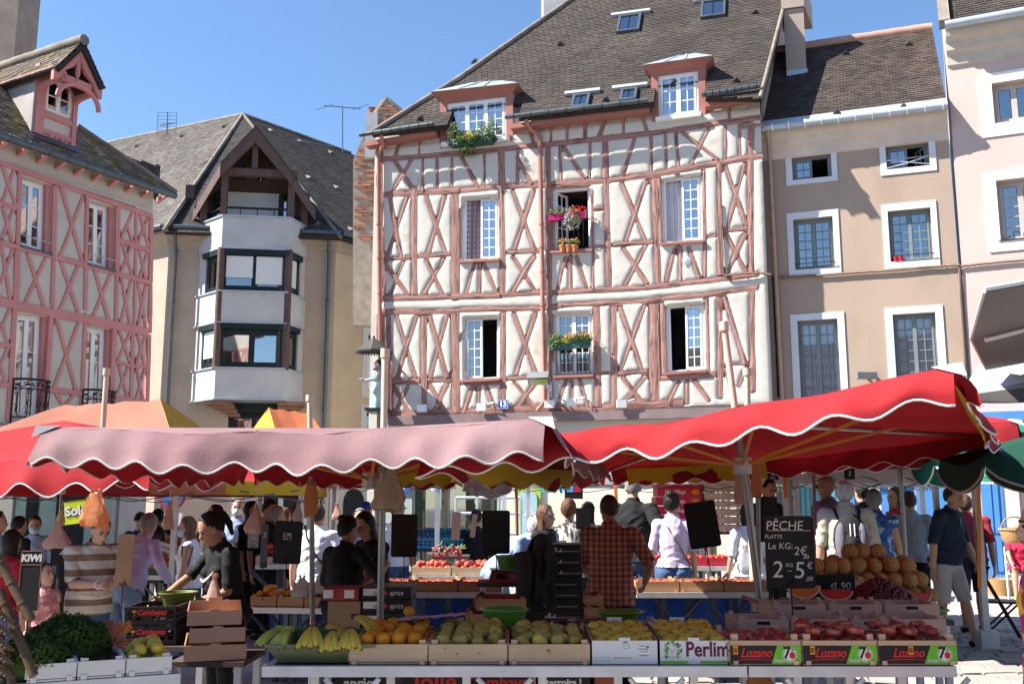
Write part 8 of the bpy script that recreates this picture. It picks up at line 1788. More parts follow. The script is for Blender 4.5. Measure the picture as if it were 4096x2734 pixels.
 if hair and hairstyle != 'bald':
  th = {'short': .02,'crop': .0,'long': -.05,'bun': .0,'tail': .0,'bob': -.05,'balding': -.15}[hairstyle]; r_ = 1.0 if hairstyle == 'crop' else 1.07
  if hairstyle == 'balding': mk = lambda a,f,z: f < .2 and -.75 < z < .45
  else: mk = lambda a,f,z: (z*.62 - f*.78) > th - .12*(abs(a) > .8) and not (z < -.75)
  shell_('hair',hv(0,-.008,.155),(.083*hk*r_,.103*hk*r_,.114*hk*r_),mk,hair,nz=.06)
  if hairstyle in ('long','bob'):
   ln = .30 if hairstyle == 'long' else .13; P = []
   for i in range(9):
    f = i/8; P.append([hv((.088 - .005*f)*math.sin(q)*(1 + .07*noise.noise((q*3,f*2,H))),-.005 - (.095 - .015*f)*math.cos(q) ,.19 - (ln + .06)*f + .02*noise.noise((q*6,1,H))*f) for q in np.linspace(-1.75,1.75,20)])
   obj('hair_length',MB().shell(P,.012),hair,t,smooth=60,local=True)
  if hairstyle == 'bun': obj('bun',MB().ell(hv(0,-.085,.235),(.045*hk,.042*hk,.04*hk),HM,12,8),hair,t,smooth=180,local=True)
  if hairstyle == 'tail': obj('ponytail',MB().tube([hv(0,-.09,.2),hv(0,-.135,.19),hv(0,-.15,.1),hv(0,-.13,.0)],[.03*hk,.035*hk,.03*hk,.012*hk],10),hair,t,smooth=180,local=True)
 if face:
  for s in (-1,1):
   if not glasses: obj('eye',MB().ell(hv(s*.031,.087,.135),(.0145*hk,.008*hk,.0075*hk),HM,8,5),M_eye,t,smooth=180,local=True)
   obj('eyebrow',MB().tube([hv(s*.014,.097,.156),hv(s*.032,.096,.161),hv(s*.05,.083,.155)],.0055*hk,5),hair if hair and hairstyle != 'balding' else M_brow,t,local=True)
  if not mask: obj('mouth',MB().ell(hv(0,.094,.062),(.025*hk,.009*hk,.0065*hk),HM,8,5),M_lip,t,smooth=180,local=True)
 if beard: shell_('beard',hv(0,.035,.06),(.07*hk,.08*hk,.08*hk),lambda a,f,z: f > .2 and z < .15,beard,nz=.06)
 if mask: shell_('face_mask',hv(0,.035,.078),(.072*hk,.09*hk,.065*hk),lambda a,f,z: f > -.05 and abs(z) < .8,mask,nz=.02); obj('mask_loop',MB().tube([hv(-.068,.05,.08),hv(-.082,.0,.11),hv(-.085,-.02,.13)],.003,4).tube([hv(.068,.05,.08),hv(.082,.0,.11),hv(.085,-.02,.13)],.003,4),M_whprint,t,local=True)
 if glasses:
  mb = MB()
  for s in (-1,1): mb.tube([hv(s*.033 + .022*math.cos(q),.104,.137 + .017*math.sin(q)) for q in np.linspace(0,6.28,13)],.0025*hk,4,False); mb.tube([hv(s*.055,.1,.14),hv(s*.082,.0,.14)],.0025*hk,4)
  obj('glasses',mb,M_iron,t,local=True)
  if glasses == 'sun': obj('dark_lenses',MB().ell(hv(-.033,.104,.137),(.022*hk,.004,.017*hk),HM,10,5).ell(hv(.033,.104,.137),(.022*hk,.004,.017*hk),HM,10,5),M_eye,t,local=True)
 if cap:
  shell_('cap',hv(0,-.005,.165),(.09*hk,.11*hk,.105*hk),lambda a,f,z: z > .08,cap,nz=.01); P = [[hv(.07*math.sin(q)*g,.09 + .08*math.cos(q)*(g - .2),.172 - .02*(g - .5)) for q in np.linspace(-1.3,1.3,9)] for g in (.6,1.)]; obj('cap_visor',MB().shell(P,.006),cap,t,local=True)
 t_info = dict(t=t,k=k,up=up,V3=V3,hv=hv,hk=hk,HM=HM,W=(WR0,WR1),hip=hip,co=co,no=no,tag=tag,zl=zl); return t_info
def strap(I,pts,m,w=.02,nm='shoulder_strap'):
 t = I['t']; obj(nm,MB().tube([I['up'](I['V3'](*p)) for p in pts],w,5,ell=.35),m,t,smooth=60,local=True)
M_mask = mat('pale blue mask',(.35,.6,.68),.8,.03); M_maskw = mat('white mask',(.7,.72,.75),.8,.03)
# --- the sellers inside the stall
I = person('woman in black T-shirt with ponytail reaching into the olive bowl and holding a bag',925,2053,7.35,-48,1.53,'f',lean=10,head=(-8,24),hand={-1: (-.12,.62,.97),1: (.02,.30,1.02)},hair=H_blk,hairstyle='tail',top=T_blk,sleeve=.5,bottom=D_blk,vox=.010,skin=M_skin2)
p = I['up'](I['V3'](.02,.178,1.25)); Mf = Matrix.Translation(p) @ Matrix.Rotation(R(90),4,'X')
sw2 = [(-.1,-.03),(-.05,-.055),(.0,-.05),(.1,.0),(.2,.07),(.1,.015),(.0,-.025),(-.04,-.03),(-.07,-.015)]
ob_ = obj('curved_tick_emblem',MB().add([(x_*.72,y_*.72,0) for x_,y_ in sw2],[tuple(range(9))]),M_whprint,I['t'],local=True); ob_.data.transform(Mf)
I = person('man in a brown and sand striped polo shirt behind the slim pole, hands together',372,2080,8.3,38,1.50,'m',1.12,lean=12,head=(10,22),hand={-1: (-.02,.36,1.10),1: (.10,.36,1.10)},hair=H_brn,hairstyle='crop',top=T_str,sleeve=.5,bottom=D_jean,vox=.010,hem=.06)
P = [];
obj('collar',MB().tube([I['up'](I['V3'](.075*math.sin(q),-.01 + .075*math.cos(q),1.46 - .04*max(0,math.cos(q)))) for q in np.linspace(0,6.28,17)],.016,6,ell=.5),T_str,I['t'],local=True)
obj('bracelet',MB().tube([I['W'][0] + Vector((.032*math.cos(q),.01*math.sin(q),.03*math.sin(q))) for q in np.linspace(0,6.28,13)],.006,5),M_whprint,I['t'],local=True)
person('black clad person with a dark bun seen from behind, left of the big mast',1372,2072,8.2,150,1.47,'f',1.12,lean=4,head=(-20,5),hand={-1: (-.30,.30,1.28),1: (.18,.3,1.0)},hair=H_blk,hairstyle='bun',top=T_blk,sleeve=.55,bottom=D_blk,vox=.011,skin=M_skin2)
person('woman with long dark wavy hair and glasses serving behind the big mast',1510,2058,8.7,-40,1.52,'f',lean=10,head=(0,18),hand={-1: (-.15,.42,1.02),1: (.12,.42,1.0)},hair=H_blk,hairstyle='long',top=T_blk,sleeve=.5,bottom=D_blk,glasses=True,vox=.011)
I = person('man in a rust plaid short sleeved shirt seen from behind beside the black boxes',2440,1985,8.5,172,None,'m',1.14,lean=2,head=(25,8),hand={-1: (-.3,.16,.98),1: (.18,.32,1.0)},hair=H_brn,hairstyle='crop',top=T_pld,sleeve=.52,bottom=D_blk,vox=.010,hem=.10,skin=M_skin2)
# --- customers, left to right
person('woman with dark wavy hair in a red flowered top at the left edge',25,2130,8.4,160,None,'f',hair=H_blk,hairstyle='bob',top=T_rfl,sleeve=.45,bottom=D_jean,lean=6)
person('girl in a pink patterned dress gazing up beside the fruit name board',196,2270,8.0,65,None,'f',head=(0,-12),hair=H_brn,hairstyle='tail',top=cm('pink patterned cotton',(.55,.2,.2),col2=(.7,.45,.4),c2t=(.52,.56),c2s=20.),sleeve=.2,bottom=cm('pink cotton',(.55,.25,.25)),blen=.4)
person('dark haired man in a black T-shirt deep in the shade at the far left',72,2070,11.4,150,None,'m',hair=H_blk,hairstyle='short',top=T_blk,bottom=D_jean)
person('masked man in a pale blue shirt facing us behind the left tent leg',140,2066,12.2,20,None,'m',hair=H_blk,hairstyle='short',top=T_blu,sleeve=.9,bottom=D_jean,mask=M_mask,head=(0,15))
person('stooping person in a lilac knitted sweater behind the striped man',500,2190,9.1,165,1.58,'f',1.1,lean=32,hand={-1: (-.38,.25,.95),1: (.25,.4,.9)},hair=H_gry,hairstyle='short',top=T_lil,sleeve=.95,bottom=D_lj,head=(0,10))
person('man in a dark cap beyond the tangerine table',563,2052,13.4,0,None,'m',hair=H_blk,hairstyle='short',top=T_nvy,bottom=D_jean,cap=T_blk,head=(0,10))
person('masked woman in glasses and a white sleeveless blouse looking left',760,2072,10.4,-82,None,'f',hair=H_bld,hairstyle='long',top=T_wht,sleeve=.02,bottom=D_jean,mask=M_mask,head=(0,8),glasses=True,hand={1: (.22,.1,.82)},vox=.011)
person('masked man in a grey blue shirt behind the white tent leg',862,2022,11.6,-70,None,'m',1.05,hair=H_blk,hairstyle='crop',top=T_gry,sleeve=.55,bottom=D_jean,mask=M_mask)
person('bald masked man in pale blue far behind the ponytailed woman',948,2000,14.2,10,None,'m',hair=None,hairstyle='bald',top=T_blu,bottom=D_jean,mask=M_maskw)
person('dark haired woman with earrings in the shade under the yellow valance',1000,2010,12.6,75,None,'f',hair=H_blk,hairstyle='bob',top=T_blk,bottom=D_blk)
person('dark haired man tasting something under the yellow valance',1058,2000,12.2,60,None,'m',hair=H_blk,hairstyle='short',top=T_blk,bottom=D_blk,head=(0,25))
person('woman with long wavy fair hair far behind the dark board',1135,2035,13.5,140,None,'f',hair=H_bld,hairstyle='long',top=T_gry,bottom=D_jean)
I = person('man in a white T-shirt with a black strap across his back',1268,2023,10.3,170,None,'m',1.12,hair=H_brn,hairstyle='crop',top=T_wht,sleeve=.5,bottom=D_lj,hand={1: (.3,.05,.82)},vox=.011)
strap(I,[(.12,-.02,1.47),(.06,-.135,1.38),(-.05,-.155,1.2),(-.17,-.1,1.05)],D_blk)
person('grey haired masked woman in a pale plaid shirt left of the beige bag',1440,2038,11.8,5,None,'f',hair=H_gry,hairstyle='short',top=T_plw,sleeve=.6,bottom=D_jean,mask=M_maskw,glasses=True)
person('man in a bright blue cap behind the masked woman in plaid',1462,2010,12.8,15,None,'m',hair=H_gry,hairstyle='crop',top=T_plw,bottom=D_jean,cap=cm('blue cap cloth',(.03,.1,.45)))
person('white bearded man in a cap half hidden by the beige bag',1588,2008,12.5,50,None,'m',hair=H_wht,hairstyle='short',top=T_wht,bottom=D_jean,cap=T_gry,beard=H_wht)
person('balding man in a pale blue polo shirt stooping over the sunlit peaches',1985,2075,10.7,70,1.66,'m',1.05,lean=48,head=(0,-5),hand={-1: (-.1,.5,.75),1: (.1,.45,.75)},hair=H_wht,hairstyle='balding',top=T_blu,sleeve=.5,bottom=D_lj,mask=M_mask,vox=.011)
person('auburn haired woman in a dark top looking right',2178,2025,10.2,60,None,'f',hair=H_aub,hairstyle='long',top=T_blk,sleeve=.9,bottom=D_blk,vox=.011)
person('short haired woman in a zebra print sleeveless top seen from behind',2275,2000,10.6,165,None,'f',1.08,hair=H_aub,hairstyle='short',top=T_zeb,sleeve=.08,bottom=D_blk)
I = person('tall grey haired man in a black T-shirt and glasses, hand on hip',2535,1903,11.0,150,None,'m',1.05,head=(40,10),hand={-1: (-.2,-.02,1.02),1: (.22,.25,.95)},hair=H_gry,hairstyle='crop',top=T_blk,sleeve=.5,bottom=D_jean,glasses=True,vox=.011)
I = person('woman in a pale lavender T-shirt and jeans with a bag strap, hair pinned up',2690,1972,10.6,175,None,'f',.98,head=(-15,0),hair=H_blk,hairstyle='bun',top=T_pur2,sleeve=.5,bottom=D_jean,hand={1: (.24,.05,.82)},vox=.011,topcut=.02)
strap(I,[(.1,.0,1.46),(.06,-.12,1.38),(-.06,-.14,1.18),(-.18,-.05,.98)],mat('brown leather',(.12,.06,.03),.5),.012)
person('woman with dark hair in a white top behind the leaning mast',2992,2022,11.2,195,None,'f',1.1,hair=H_blk,hairstyle='bob',top=T_wht,sleeve=.5,bottom=T_wht,hand={1: (.25,.1,.85)})
person('dark haired man peering down behind the second pole',3062,1914,12.3,30,None,'m',hair=H_blk,hairstyle='crop',top=T_blk,bottom=D_blk,head=(0,22),skin=M_skin2)
person('stall keeper in white with gloved hand far behind the peach slate',3172,1990,13.6,40,None,'m',hair=H_blk,hairstyle='short',top=T_wht,bottom=D_jean,hand={1: (.3,.3,1.35)})
person('bald man in dark glasses and a purple T-shirt with a strap',3320,1905,11.9,-140,None,'m',1.1,hair=None,hairstyle='bald',top=T_prp,sleeve=.5,bottom=D_jean,glasses='sun',skin=M_skin2,hand={1: (.3,.02,.8)})
I = person('white haired man in a beige shirt carrying a black and grey backpack',3388,1925,10.7,170,None,'m',1.16,hair=H_wht,hairstyle='balding',top=T_bei,sleeve=.55,bottom=D_jean,vox=.011)
t = I['t']; bp = thing('backpack','black and grey backpack on the back of the white haired man','backpack',t.location,t.rotation_euler.z); U_ = lambda a,f,z: I['up'](I['V3'](a,f,z))
def pouch(nm,c,r_,m,seg=14): obj(nm,MB().ell(U_(*c),tuple(q*I['k'] for q in r_),None,seg,10),m,bp,smooth=180,local=True)
M_bpk = cm('black pack nylon',(.016,.016,.018)); M_bpg = cm('grey pack nylon',(.13,.12,.15))
pouch('main_pouch',(0,-.22,1.16),(.17,.13,.26),M_bpk); pouch('front_pouch',(0,-.30,1.08),(.12,.085,.17),M_bpk); pouch('side_panel',(-.1,-.285,1.14),(.06,.075,.19),M_bpg); pouch('side_panel',(.1,-.285,1.14),(.06,.075,.19),M_bpg); pouch('lower_pocket',(0,-.33,1.0),(.1,.06,.08),M_bpk); pouch('bungee_patch',(0,-.37,1.13),(.05,.03,.06),M_bpk)
for s in (-1,1): obj('pack_strap',MB().tube([U_(s*.1,-.13,1.36),U_(s*.115,-.07,1.455),U_(s*.12,.03,1.45),U_(s*.12,.12,1.38),U_(s*.13,.14,1.2),U_(s*.16,.0,1.0)],.03,6,ell=.4),M_bpk,bp,smooth=60,local=True); obj('reflective_stripe',MB().tube([U_(s*.02,-.36,1.2),U_(s*.02,-.35,1.32)],.006,5),M_whprint,bp,local=True)
I = person('grey haired woman in a blue floral top seen from behind beside the backpack',3502,1962,11.2,165,None,'f',1.2,hair=H_gry,hairstyle='short',top=T_flr,sleeve=.15,bottom=D_jean,hand={1: (.3,.05,.8)},hem=.1)
strap(I,[(.08,.02,1.46),(.02,-.12,1.38),(.1,-.15,1.2),(.2,-.05,1.0)],MATS['brown leather'],.01)
person('short dark haired man far behind the floral woman',3455,1937,14.5,-160,None,'m',hair=H_blk,hairstyle='short',top=T_blk,bottom=D_blk)
person('brown haired woman in a dark red tank top facing left before the shop',3592,1955,13.2,-75,None,'f',hair=H_brn,hairstyle='bob',top=T_red,sleeve=.02,bottom=D_drk,blen=.9)
I = person('man in a navy henley and stone shorts walking past the melons',3775,1955,11.6,42,1.80,'m',1.14,lean=8,head=(0,14),foot={-1: (-.13,-.1),1: (.1,.22)},hand={1: (.34,.20,.86),-1: (-.3,-.02,.8)},hair=H_brn,hairstyle='short',top=T_nvy,sleeve=.55,bottom=D_shr,blen=.52,shoes=D_drk,vox=.010)
ph = I['W'][1]; obj('button_placket',MB().tube([I['up'](I['V3'](.0,.125,1.42)),I['up'](I['V3'](0,.15,1.3))],.006,5),T_gry,I['t'],local=True)
t = I['t']; wp = t.matrix_basis @ (ph + Vector((.02,-.06,-.06))); setp(obj('phone',MB().box(-.035,.035,-.006,.006,-.07,.07,Matrix.Translation(wp) @ Matrix.Rotation(.6,4,'X') @ Matrix.Rotation(.5,4,'Y')),M_eye,loc=wp),'white edged phone in the hand of the man in the navy henley','phone')
person('person in a dark red shirt stepping behind the man in navy',3872,2000,12.9,160,1.72,'m',1.15,lean=16,foot={-1: (-.1,.2),1: (.12,-.15)},hair=H_brn,hairstyle='short',top=T_red,sleeve=.5,bottom=D_drk,blen=.5,skin=M_skin2)
for q_ in (('dark clad man beyond the crate stack on the left',628,2040,12.6,170,'m',H_blk,'short',T_nvy),('woman with grey hair in the shade under the yellow valance',1105,2030,11.7,120,'f',H_gry,'short',T_blk),('man in a dark T-shirt between the dark board and the white T-shirt',1190,2015,12.1,40,'m',H_brn,'crop',T_nvy),('woman in a dark top behind the zebra print woman',2352,2012,12.2,150,'f',H_blk,'bob',T_blk),('man with short hair between the backpack and the red tank top',3645,1968,12.4,160,'m',H_brn,'crop',T_gry),('young man in grey at the far left behind the wavy haired woman',-20,2050,10.2,120,'m',H_brn,'short',T_blu),('shopper in black beside the blue vegetable crates',1905,2040,12.4,160,'m',H_blk,'crop',T_blk)): person(q_[0],q_[1],q_[2],q_[3],q_[4],None,q_[5],hair=q_[6],hairstyle=q_[7],top=q_[8],bottom=D_blk)
# --- seated woman with basket, chairs at the right edge
I = person('woman in sunglasses and a crimson top sitting by the blue shop with a basket',4068,2048,17.,-25,1.62,'f',hair=None,hairstyle='bald',top=cm('crimson cotton',(.42,.02,.06)),sleeve=.4,bottom=cm('pale denim shorts',(.4,.45,.55)),blen=.3,glasses='sun',seat=.45,hand={-1: (-.15,.4,1.02),1: (.1,.42,1.02)},shoes=M_whprint)
M_wick = mat('woven wicker',(.45,.25,.1),.8,.25,30,.6,40,st=(1,1,3)); p = at(4060,2130,16.5)
t = thing('wicker_basket','wicker basket on the lap of the seated woman','basket',p - Vector((0,0,.16))); obj('bowl',MB().lathe([(.16,0),(.2,.05),(.23,.2),(.25,.21),(.25,.24),(.22,.24),(.19,.06),(0,.02)],(0,0,0),22),M_wick,t,smooth=50,local=True); obj('handle',MB().tube([(.22*math.cos(q),0,.22 + .2*math.sin(q)) for q in np.linspace(0,math.pi,13)],.012,6),M_wick,t,local=True)
def chair(label,c,rz,m,sh=.45):
 t = thing('folding_chair',label,'chair',c,rz)
 for s in (-1,1): obj('leg',MB().tube([(s*.2,-.22,.01),(s*.2,.2,sh + .42)],.013,6),m,t,local=True); obj('leg',MB().tube([(s*.18,.25,.01),(s*.18,-.2,sh)],.013,6),m,t,local=True)
 obj('seat',MB().box(-.19,.19,-.2,.18,sh - .012,sh + .012),m,t,local=True); obj('backrest',MB().box(-.2,.2,.15,.17,sh + .16,sh + .42),m,t,local=True); return t
c = at(4045,2420,11.9); chair('black folding chair standing in the sun at the right edge',(c.x - .05,12.1,0),R(70),M_blackpl); chair('pale metal chair under the seated woman',(I['t'].location.x,17.05,0),R(-25),M_alu)
t = thing('wicker_basket','large wicker basket on the ground at the foot of the blue shop','basket',(xw(3985,18.),18.,0)); obj('bowl',MB().lathe([(.2,0),(.26,.2),(.28,.3),(.25,.3),(.22,.2),(0,.03)],(0,0,0),20),M_wick,t,smooth=50,local=True)
# --- passer-by cut by the right edge, close to the camera
px5 = xw(4226,4.3,1.); I = person('passer-by in a bright flowered dress, bare arm at the right edge of the picture',0,0,4.3,-110,1.58,'f',1.05,x=px5,y=4.3,hair=H_brn,hairstyle='long',top=cm('flowered dress',(.5,.04,.2),col2=(.85,.5,.02),c2t=(.5,.54),c2s=9.),sleeve=.05,bottom=cm('flowered skirt',(.25,.02,.35),col2=(.8,.25,.02),c2t=(.5,.55),c2s=8.),blen=.45,vox=.010,hand={1: (.22,.12,.95)})
# ---------------------------------------------------------------- flowers, lamps, statue, plates and shop fronts on the houses
M_leaf = mat('leaf green',(.07,.13,.025),.6,.3,5,isl=.5,trans=.25); M_leafl = mat('pale leaf green',(.16,.22,.06),.6,.3,5,isl=.5,trans=.25)
def fl(nm,c): return mat(nm,c,.6,.1,5,isl=.25,trans=.2)
F_yel,F_wht,F_ora,F_redf = fl('yellow petals',(.8,.55,.01)),fl('white petals',(.78,.76,.78)),fl('orange petals',(.8,.3,.01)),fl('scarlet petals',(.65,.03,.03))
def sprays(c,rx,ry,rz,n,s,rg,droop=0.):
 mb = MB()
 for i in range(n):
  a = rg.uniform(0,6.28); q = rg.random() ** .5; zz = rg.uniform(-1,1); p = Vector(c) + TB.u*(rx*q*math.cos(a)) + TB.n*(ry*q*math.sin(a)) + Vector((0,0,rz*zz*math.sqrt(max(0,1 - q*q)) - droop*q))
  d = Vector((rg.uniform(-1,1),rg.uniform(-1,1),rg.uniform(-1,1))).normalized()*s*rg.uniform(.6,1.3); e = d.orthogonal().normalized()*s*.5; mb.add([p - d,p + e,p + d,p - e],[(0,1,2,3)])
 return mb
def planter(label,q,w,m,parts,hgt=.16,dep=.16,name='flower_box',box=True):
 """q: point on the wall at the middle of the box top"""
 t = thing(name,label,'flowers',q); rg = random.Random(label)
 if box: obj('box',MB().add([q + TB.u*a + TB.n*h + Vector((0,0,z)) for z,k in ((-hgt,.88),(0,1)) for a,h in ((-w/2*k,.02),(w/2*k,.02),(w/2*k,dep),(-w/2*k,dep))],[(3,2,1,0),(4,5,6,7),(0,1,5,4),(1,2,6,5),(2,3,7,6),(3,0,4,7)]),m,t)
 for nm,mm,du,dz,rx,rz,n,s,dr in parts: obj(nm,sprays(q + TB.u*du + TB.n*(dep*.6) + Vector((0,0,dz)),rx,dep*.9,rz,n,s,rg,dr),mm,t,kind='stuff')
 return t
M_mag = mat('magenta plastic',(.35,.01,.09),.4); M_terra = mat('terracotta',(.5,.17,.07),.8,.1); M_gbox = mat('green planter',(.03,.09,.07),.5)
q = TB.w(*px('A',830,985),.12)
planter('dormer window box overflowing with yellow and white flowers',q,1.25,M_gbox,(('foliage',M_leaf,0,.05,.68,.22,700,.045,.12),('foliage',M_leafl,-.48,.18,.2,.3,200,.04,0),('foliage',M_leafl,.45,.22,.22,.32,260,.04,0),('yellow_flowers',F_yel,-.02,.02,.3,.17,260,.032,.05),('white_flowers',F_wht,-.45,.0,.18,.2,70,.022,.1),('white_flowers',F_wht,.35,.05,.25,.28,80,.022,.05),('trailing_leaves',M_leaf,-.12,-.22,.25,.14,160,.04,.15)),.2,.22)
M_bar = M_iron
def bars(pl,q,n,lab):
 t = thing('window_guard',lab,'guard rail',pl.pt(*bil(q,.5,1),.05)); mb = []
 for i in range(n): u = (i + .5)/n; obj('bar',MB().tube([pl.pt(*bil(q,u,.53),.06),pl.pt(*bil(q,u,.985),.06)],.011,5),M_bar,t)
 obj('top_rail',MB().tube([pl.pt(*bil(q,0,.53),.06),pl.pt(*bil(q,1,.53),.06)],.016,5),M_bar,t); obj('bottom_rail',MB().tube([pl.pt(*bil(q,0,.98),.06),pl.pt(*bil(q,1,.98),.06)],.014,5),M_bar,t)
bars(TB,TW[1],8,'iron guard bars across the open middle window with the magenta boxes'); bars(TB,TW[4],9,'iron guard bars across the lower middle window')
planter('magenta flower box with green leaves at the left of the open window',TB.w(*px('C',1332,108),.08),.4,M_mag,(('foliage',M_leafl,0,.06,.22,.1,120,.035,0),))
planter('magenta flower box with cascading white and red flowers in the open window',TB.w(*px('C',1470,95),.08),.45,M_mag,(('foliage',M_leafl,-.1,-.06,.24,.24,260,.04,.1),('white_flowers',F_wht,-.14,-.1,.24,.32,420,.024,.1),('red_flowers',F_redf,.02,.1,.26,.08,110,.026,.02)))
for i,(x_,lab,fm) in enumerate(((1370,'left',F_ora),(1410,'middle',F_wht),(1450,'right',F_ora))):
 q = TB.w(*px('C',x_,305),.05); t = thing('flower_pot','terracotta pot on the sill of the open window, %s of three' % lab,'flower pot',q); obj('pot',MB().lathe([(.06,-.18),(.085,-.04),(.095,-.04),(.095,0),(0,0)],q + TB.n*.05,12),M_terra,t,smooth=40); rg = random.Random(i); obj('foliage',sprays(q + TB.n*.05 + Vector((0,0,.06)),.13,.1,.09,70,.035,rg),M_leafl,t,kind='stuff'); obj('flowers',sprays(q + TB.n*.05 + Vector((0,0,.13)),.11,.08,.06,36,.026,rg),fm,t,kind='stuff')
planter('green flower box with a bushy herb and yellow flowers, left on the lower window',TB.w(*px('C',1360,955),.1),.55,M_gbox,(('foliage',M_leafl,-.08,.05,.24,.22,320,.04,0),('yellow_flowers',F_yel,.2,.08,.16,.14,110,.03,0)))
planter('green flower box with orange flowers, right on the lower window',TB.w(*px('C',1482,930),.1),.58,M_gbox,(('foliage',M_leaf,0,.05,.34,.14,260,.04,.03),('orange_flowers',F_ora,.02,.12,.36,.12,130,.03,0)),.2)
# house number plate
p = TB.w(*px('C',975,1348),.06); t = thing('number_plate','blue enamel house number plate low on the half-timbered wall','plate',p); w_,h_ = .14,.115
NP = Plane(p,TB.u,(0,0,1)); obj('plate',MB().rect(NP,-w_,w_,-h_,h_,0,.012),mat('blue enamel',(.02,.09,.36),.3),t); mb = MB()
for r_ in ((-w_ + .01,w_ - .01,h_ - .018,h_ - .01),(-w_ + .01,w_ - .01,-h_ + .01,-h_ + .018),(-w_ + .01,-w_ + .018,-h_ + .018,h_ - .018),(w_ - .018,w_ - .01,-h_ + .018,h_ - .018)): mb.rect(NP,*r_,.012,.015)
obj('white_border',mb,M_white,t); text('13',.19,M_white,'lettering',t,facing(NP.pt(0,0,.0145),TB.u,(0,0,1)),bold=.006)
# flood light and small spots along the lower beam
p = TB.w(*px('C',1290,1270),.06); t = thing('flood_light','grey flood light on an arm fixed to the half-timbered wall','lamp',p); obj('arm',MB().tube([p + Vector((0,0,.25)),p + Vector((0,0,-.12)),p + TB.n*.06],.04,8),M_zinc,t)
c = TB.w(*px('C',1240,1195),.5); Mr = Matrix.Translation(c) @ Matrix.Rotation(R(-16),4,'Z') @ Matrix.Rotation(R(-35),4,'X'); obj('lamp_head',MB().box(-.26,.26,-.13,.13,-.08,.12,Mr),mat('grey lamp body',(.16,.17,.17),.5),t); obj('lamp_glass',MB().box(-.23,.23,-.11,.11,-.1,-.081,Mr),M_gglass,t); obj('bracket',MB().tube([p + TB.n*.06,c + TB.n*-.1],.03,6),M_zinc,t)
for i,(x_,y_) in enumerate(((462,1380),(852,1372),(1296,1352),(1440,1340))): p = TB.w(*px('C',x_,y_),.28); t = thing('wall_spot','small white box spot on a bracket along the lower beam, %s from the left' % ('first','second','third','fourth')[i],'lamp',p,group='spots on the lower beam'); obj('box',MB().box(-.11,.11,-.06,.06,-.09,.09,Matrix.Translation(p) @ Matrix.Rotation(R(-16),4,'Z')),M_white,t); obj('bracket',MB().tube([p + Vector((.1,.03,.06)),p + TB.u*.3 + Vector((0,0,.1)),p + TB.u*.35 - TB.n*.26 + Vector((0,0,.06))],.02,6),M_zinc,t)
p = TB.w(*px('D',1670,800),.3); p = TB.w(*px('D',405,1350),.25); t = thing('wall_spot','fifth white box spot just above the red canopy','lamp',p,group='spots on the lower beam'); obj('box',MB().box(-.11,.11,-.06,.06,-.09,.09,Matrix.Translation(p)),M_white,t); obj('bracket',MB().tube([p,p + TB.u*.3 + Vector((0,0,.1)),p + TB.u*.3 - TB.n*.2],.02,6),M_zinc,t)
p = TB.w(*px('D',823,403),.03); setp(obj('round_vent',MB().lathe([(.1,0),(.11,.02),(.06,.03),(0,.03)],(0,0,0),16,Matrix.Rotation(R(90),4,'X')),M_white,smooth=40,loc=None),'small round white vent cap in the plaster below the right window','vent').location = p
p = TN.w(3465,1506,.2); t = thing('wall_lamp','dark flood light on the tan house just above the red canopy','lamp',p); obj('lamp_head',MB().box(-.22,.22,-.1,.1,-.07,.07,Matrix.Translation(p)),mat('grey lamp body',(.16,.17,.17),.5),t); obj('arm',MB().tube([p,p - TN.n*.2],.03,6),M_zinc,t)
obj('wall_wire',cable([TB.w(*px('D',*p_),.09) for p_ in ((1020,0),(1040,300),(1050,470),(1075,502),(1200,490),(1300,485),(1380,498))],.028),mat('cable brown',(.2,.13,.1)),bpy.data.objects['timbered_house'])
# statue of a robed saint under its little hood on the house corner
p = TB.w(1548,1640,.62); p.z -= .02; t = thing('statue','painted statue of a robed figure under a little hood on the house corner','statue',p)
M_robe = mat('pale green robe',(.42,.55,.5),.8,.12,3,.2,20); M_pinkr = mat('faded pink cape',(.42,.24,.24),.8,.12)
Hs = 1.22; ks = Hs/1.75
rob = []
for i in range(15):
 f = i/14; z = Hs*.84*f; r_ = (.17 - .07*f + (.05*max(0,f - .75)*4 if f < .92 else .0))*(1 if f < .95 else .55); rob.append([p + Vector((r_*(1 + .10*math.sin(q*7 + f*1.5)*(1 - f))*math.cos(q),r_*.8*(1 + .10*math.sin(q*7 + f*1.5)*(1 - f))*math.sin(q),z)) for q in np.linspace(0,6.283,29)[:-1]])
mb = MB().grid(rob,closed=True); obj('robe',mb,M_robe,t,smooth=180)
obj('cape',MB().grid([[p + Vector((rr*math.cos(q),rr*.85*math.sin(q),Hs*zz)) for q in np.linspace(0,6.283,21)[:-1]] for rr,zz in ((.15,.58),(.165,.7),(.14,.8),(.06,.86))],closed=True),M_pinkr,t,smooth=180)
hd = p + Vector((-.02,-.01,Hs*.92)); mb = MB().ell(hd,(.07,.08,.095),None,14,10).tube([hd + Vector((-.01,0,-.13)),hd],.04,8).ell(hd + Vector((-.07,-.01,-.01)),(.016,.012,.016),None,6,5); obj('head',mb,mat('painted flesh',(.55,.4,.34),.6),t,smooth=180); obj('hair',MB().ell(hd + Vector((.02,.01,.02)),(.075,.085,.09),None,12,8),H_blk,t,smooth=180)
for s in (-1,1): obj('arm',MB().tube([p + Vector((s*.03,-.11,Hs*.76)),p + Vector((-.06 + s*.02,-.17,Hs*.58)),p + Vector((-.30,-.2 + s*.05,Hs*.56))],[.055,.05,.03],8),M_robe,t,smooth=180)
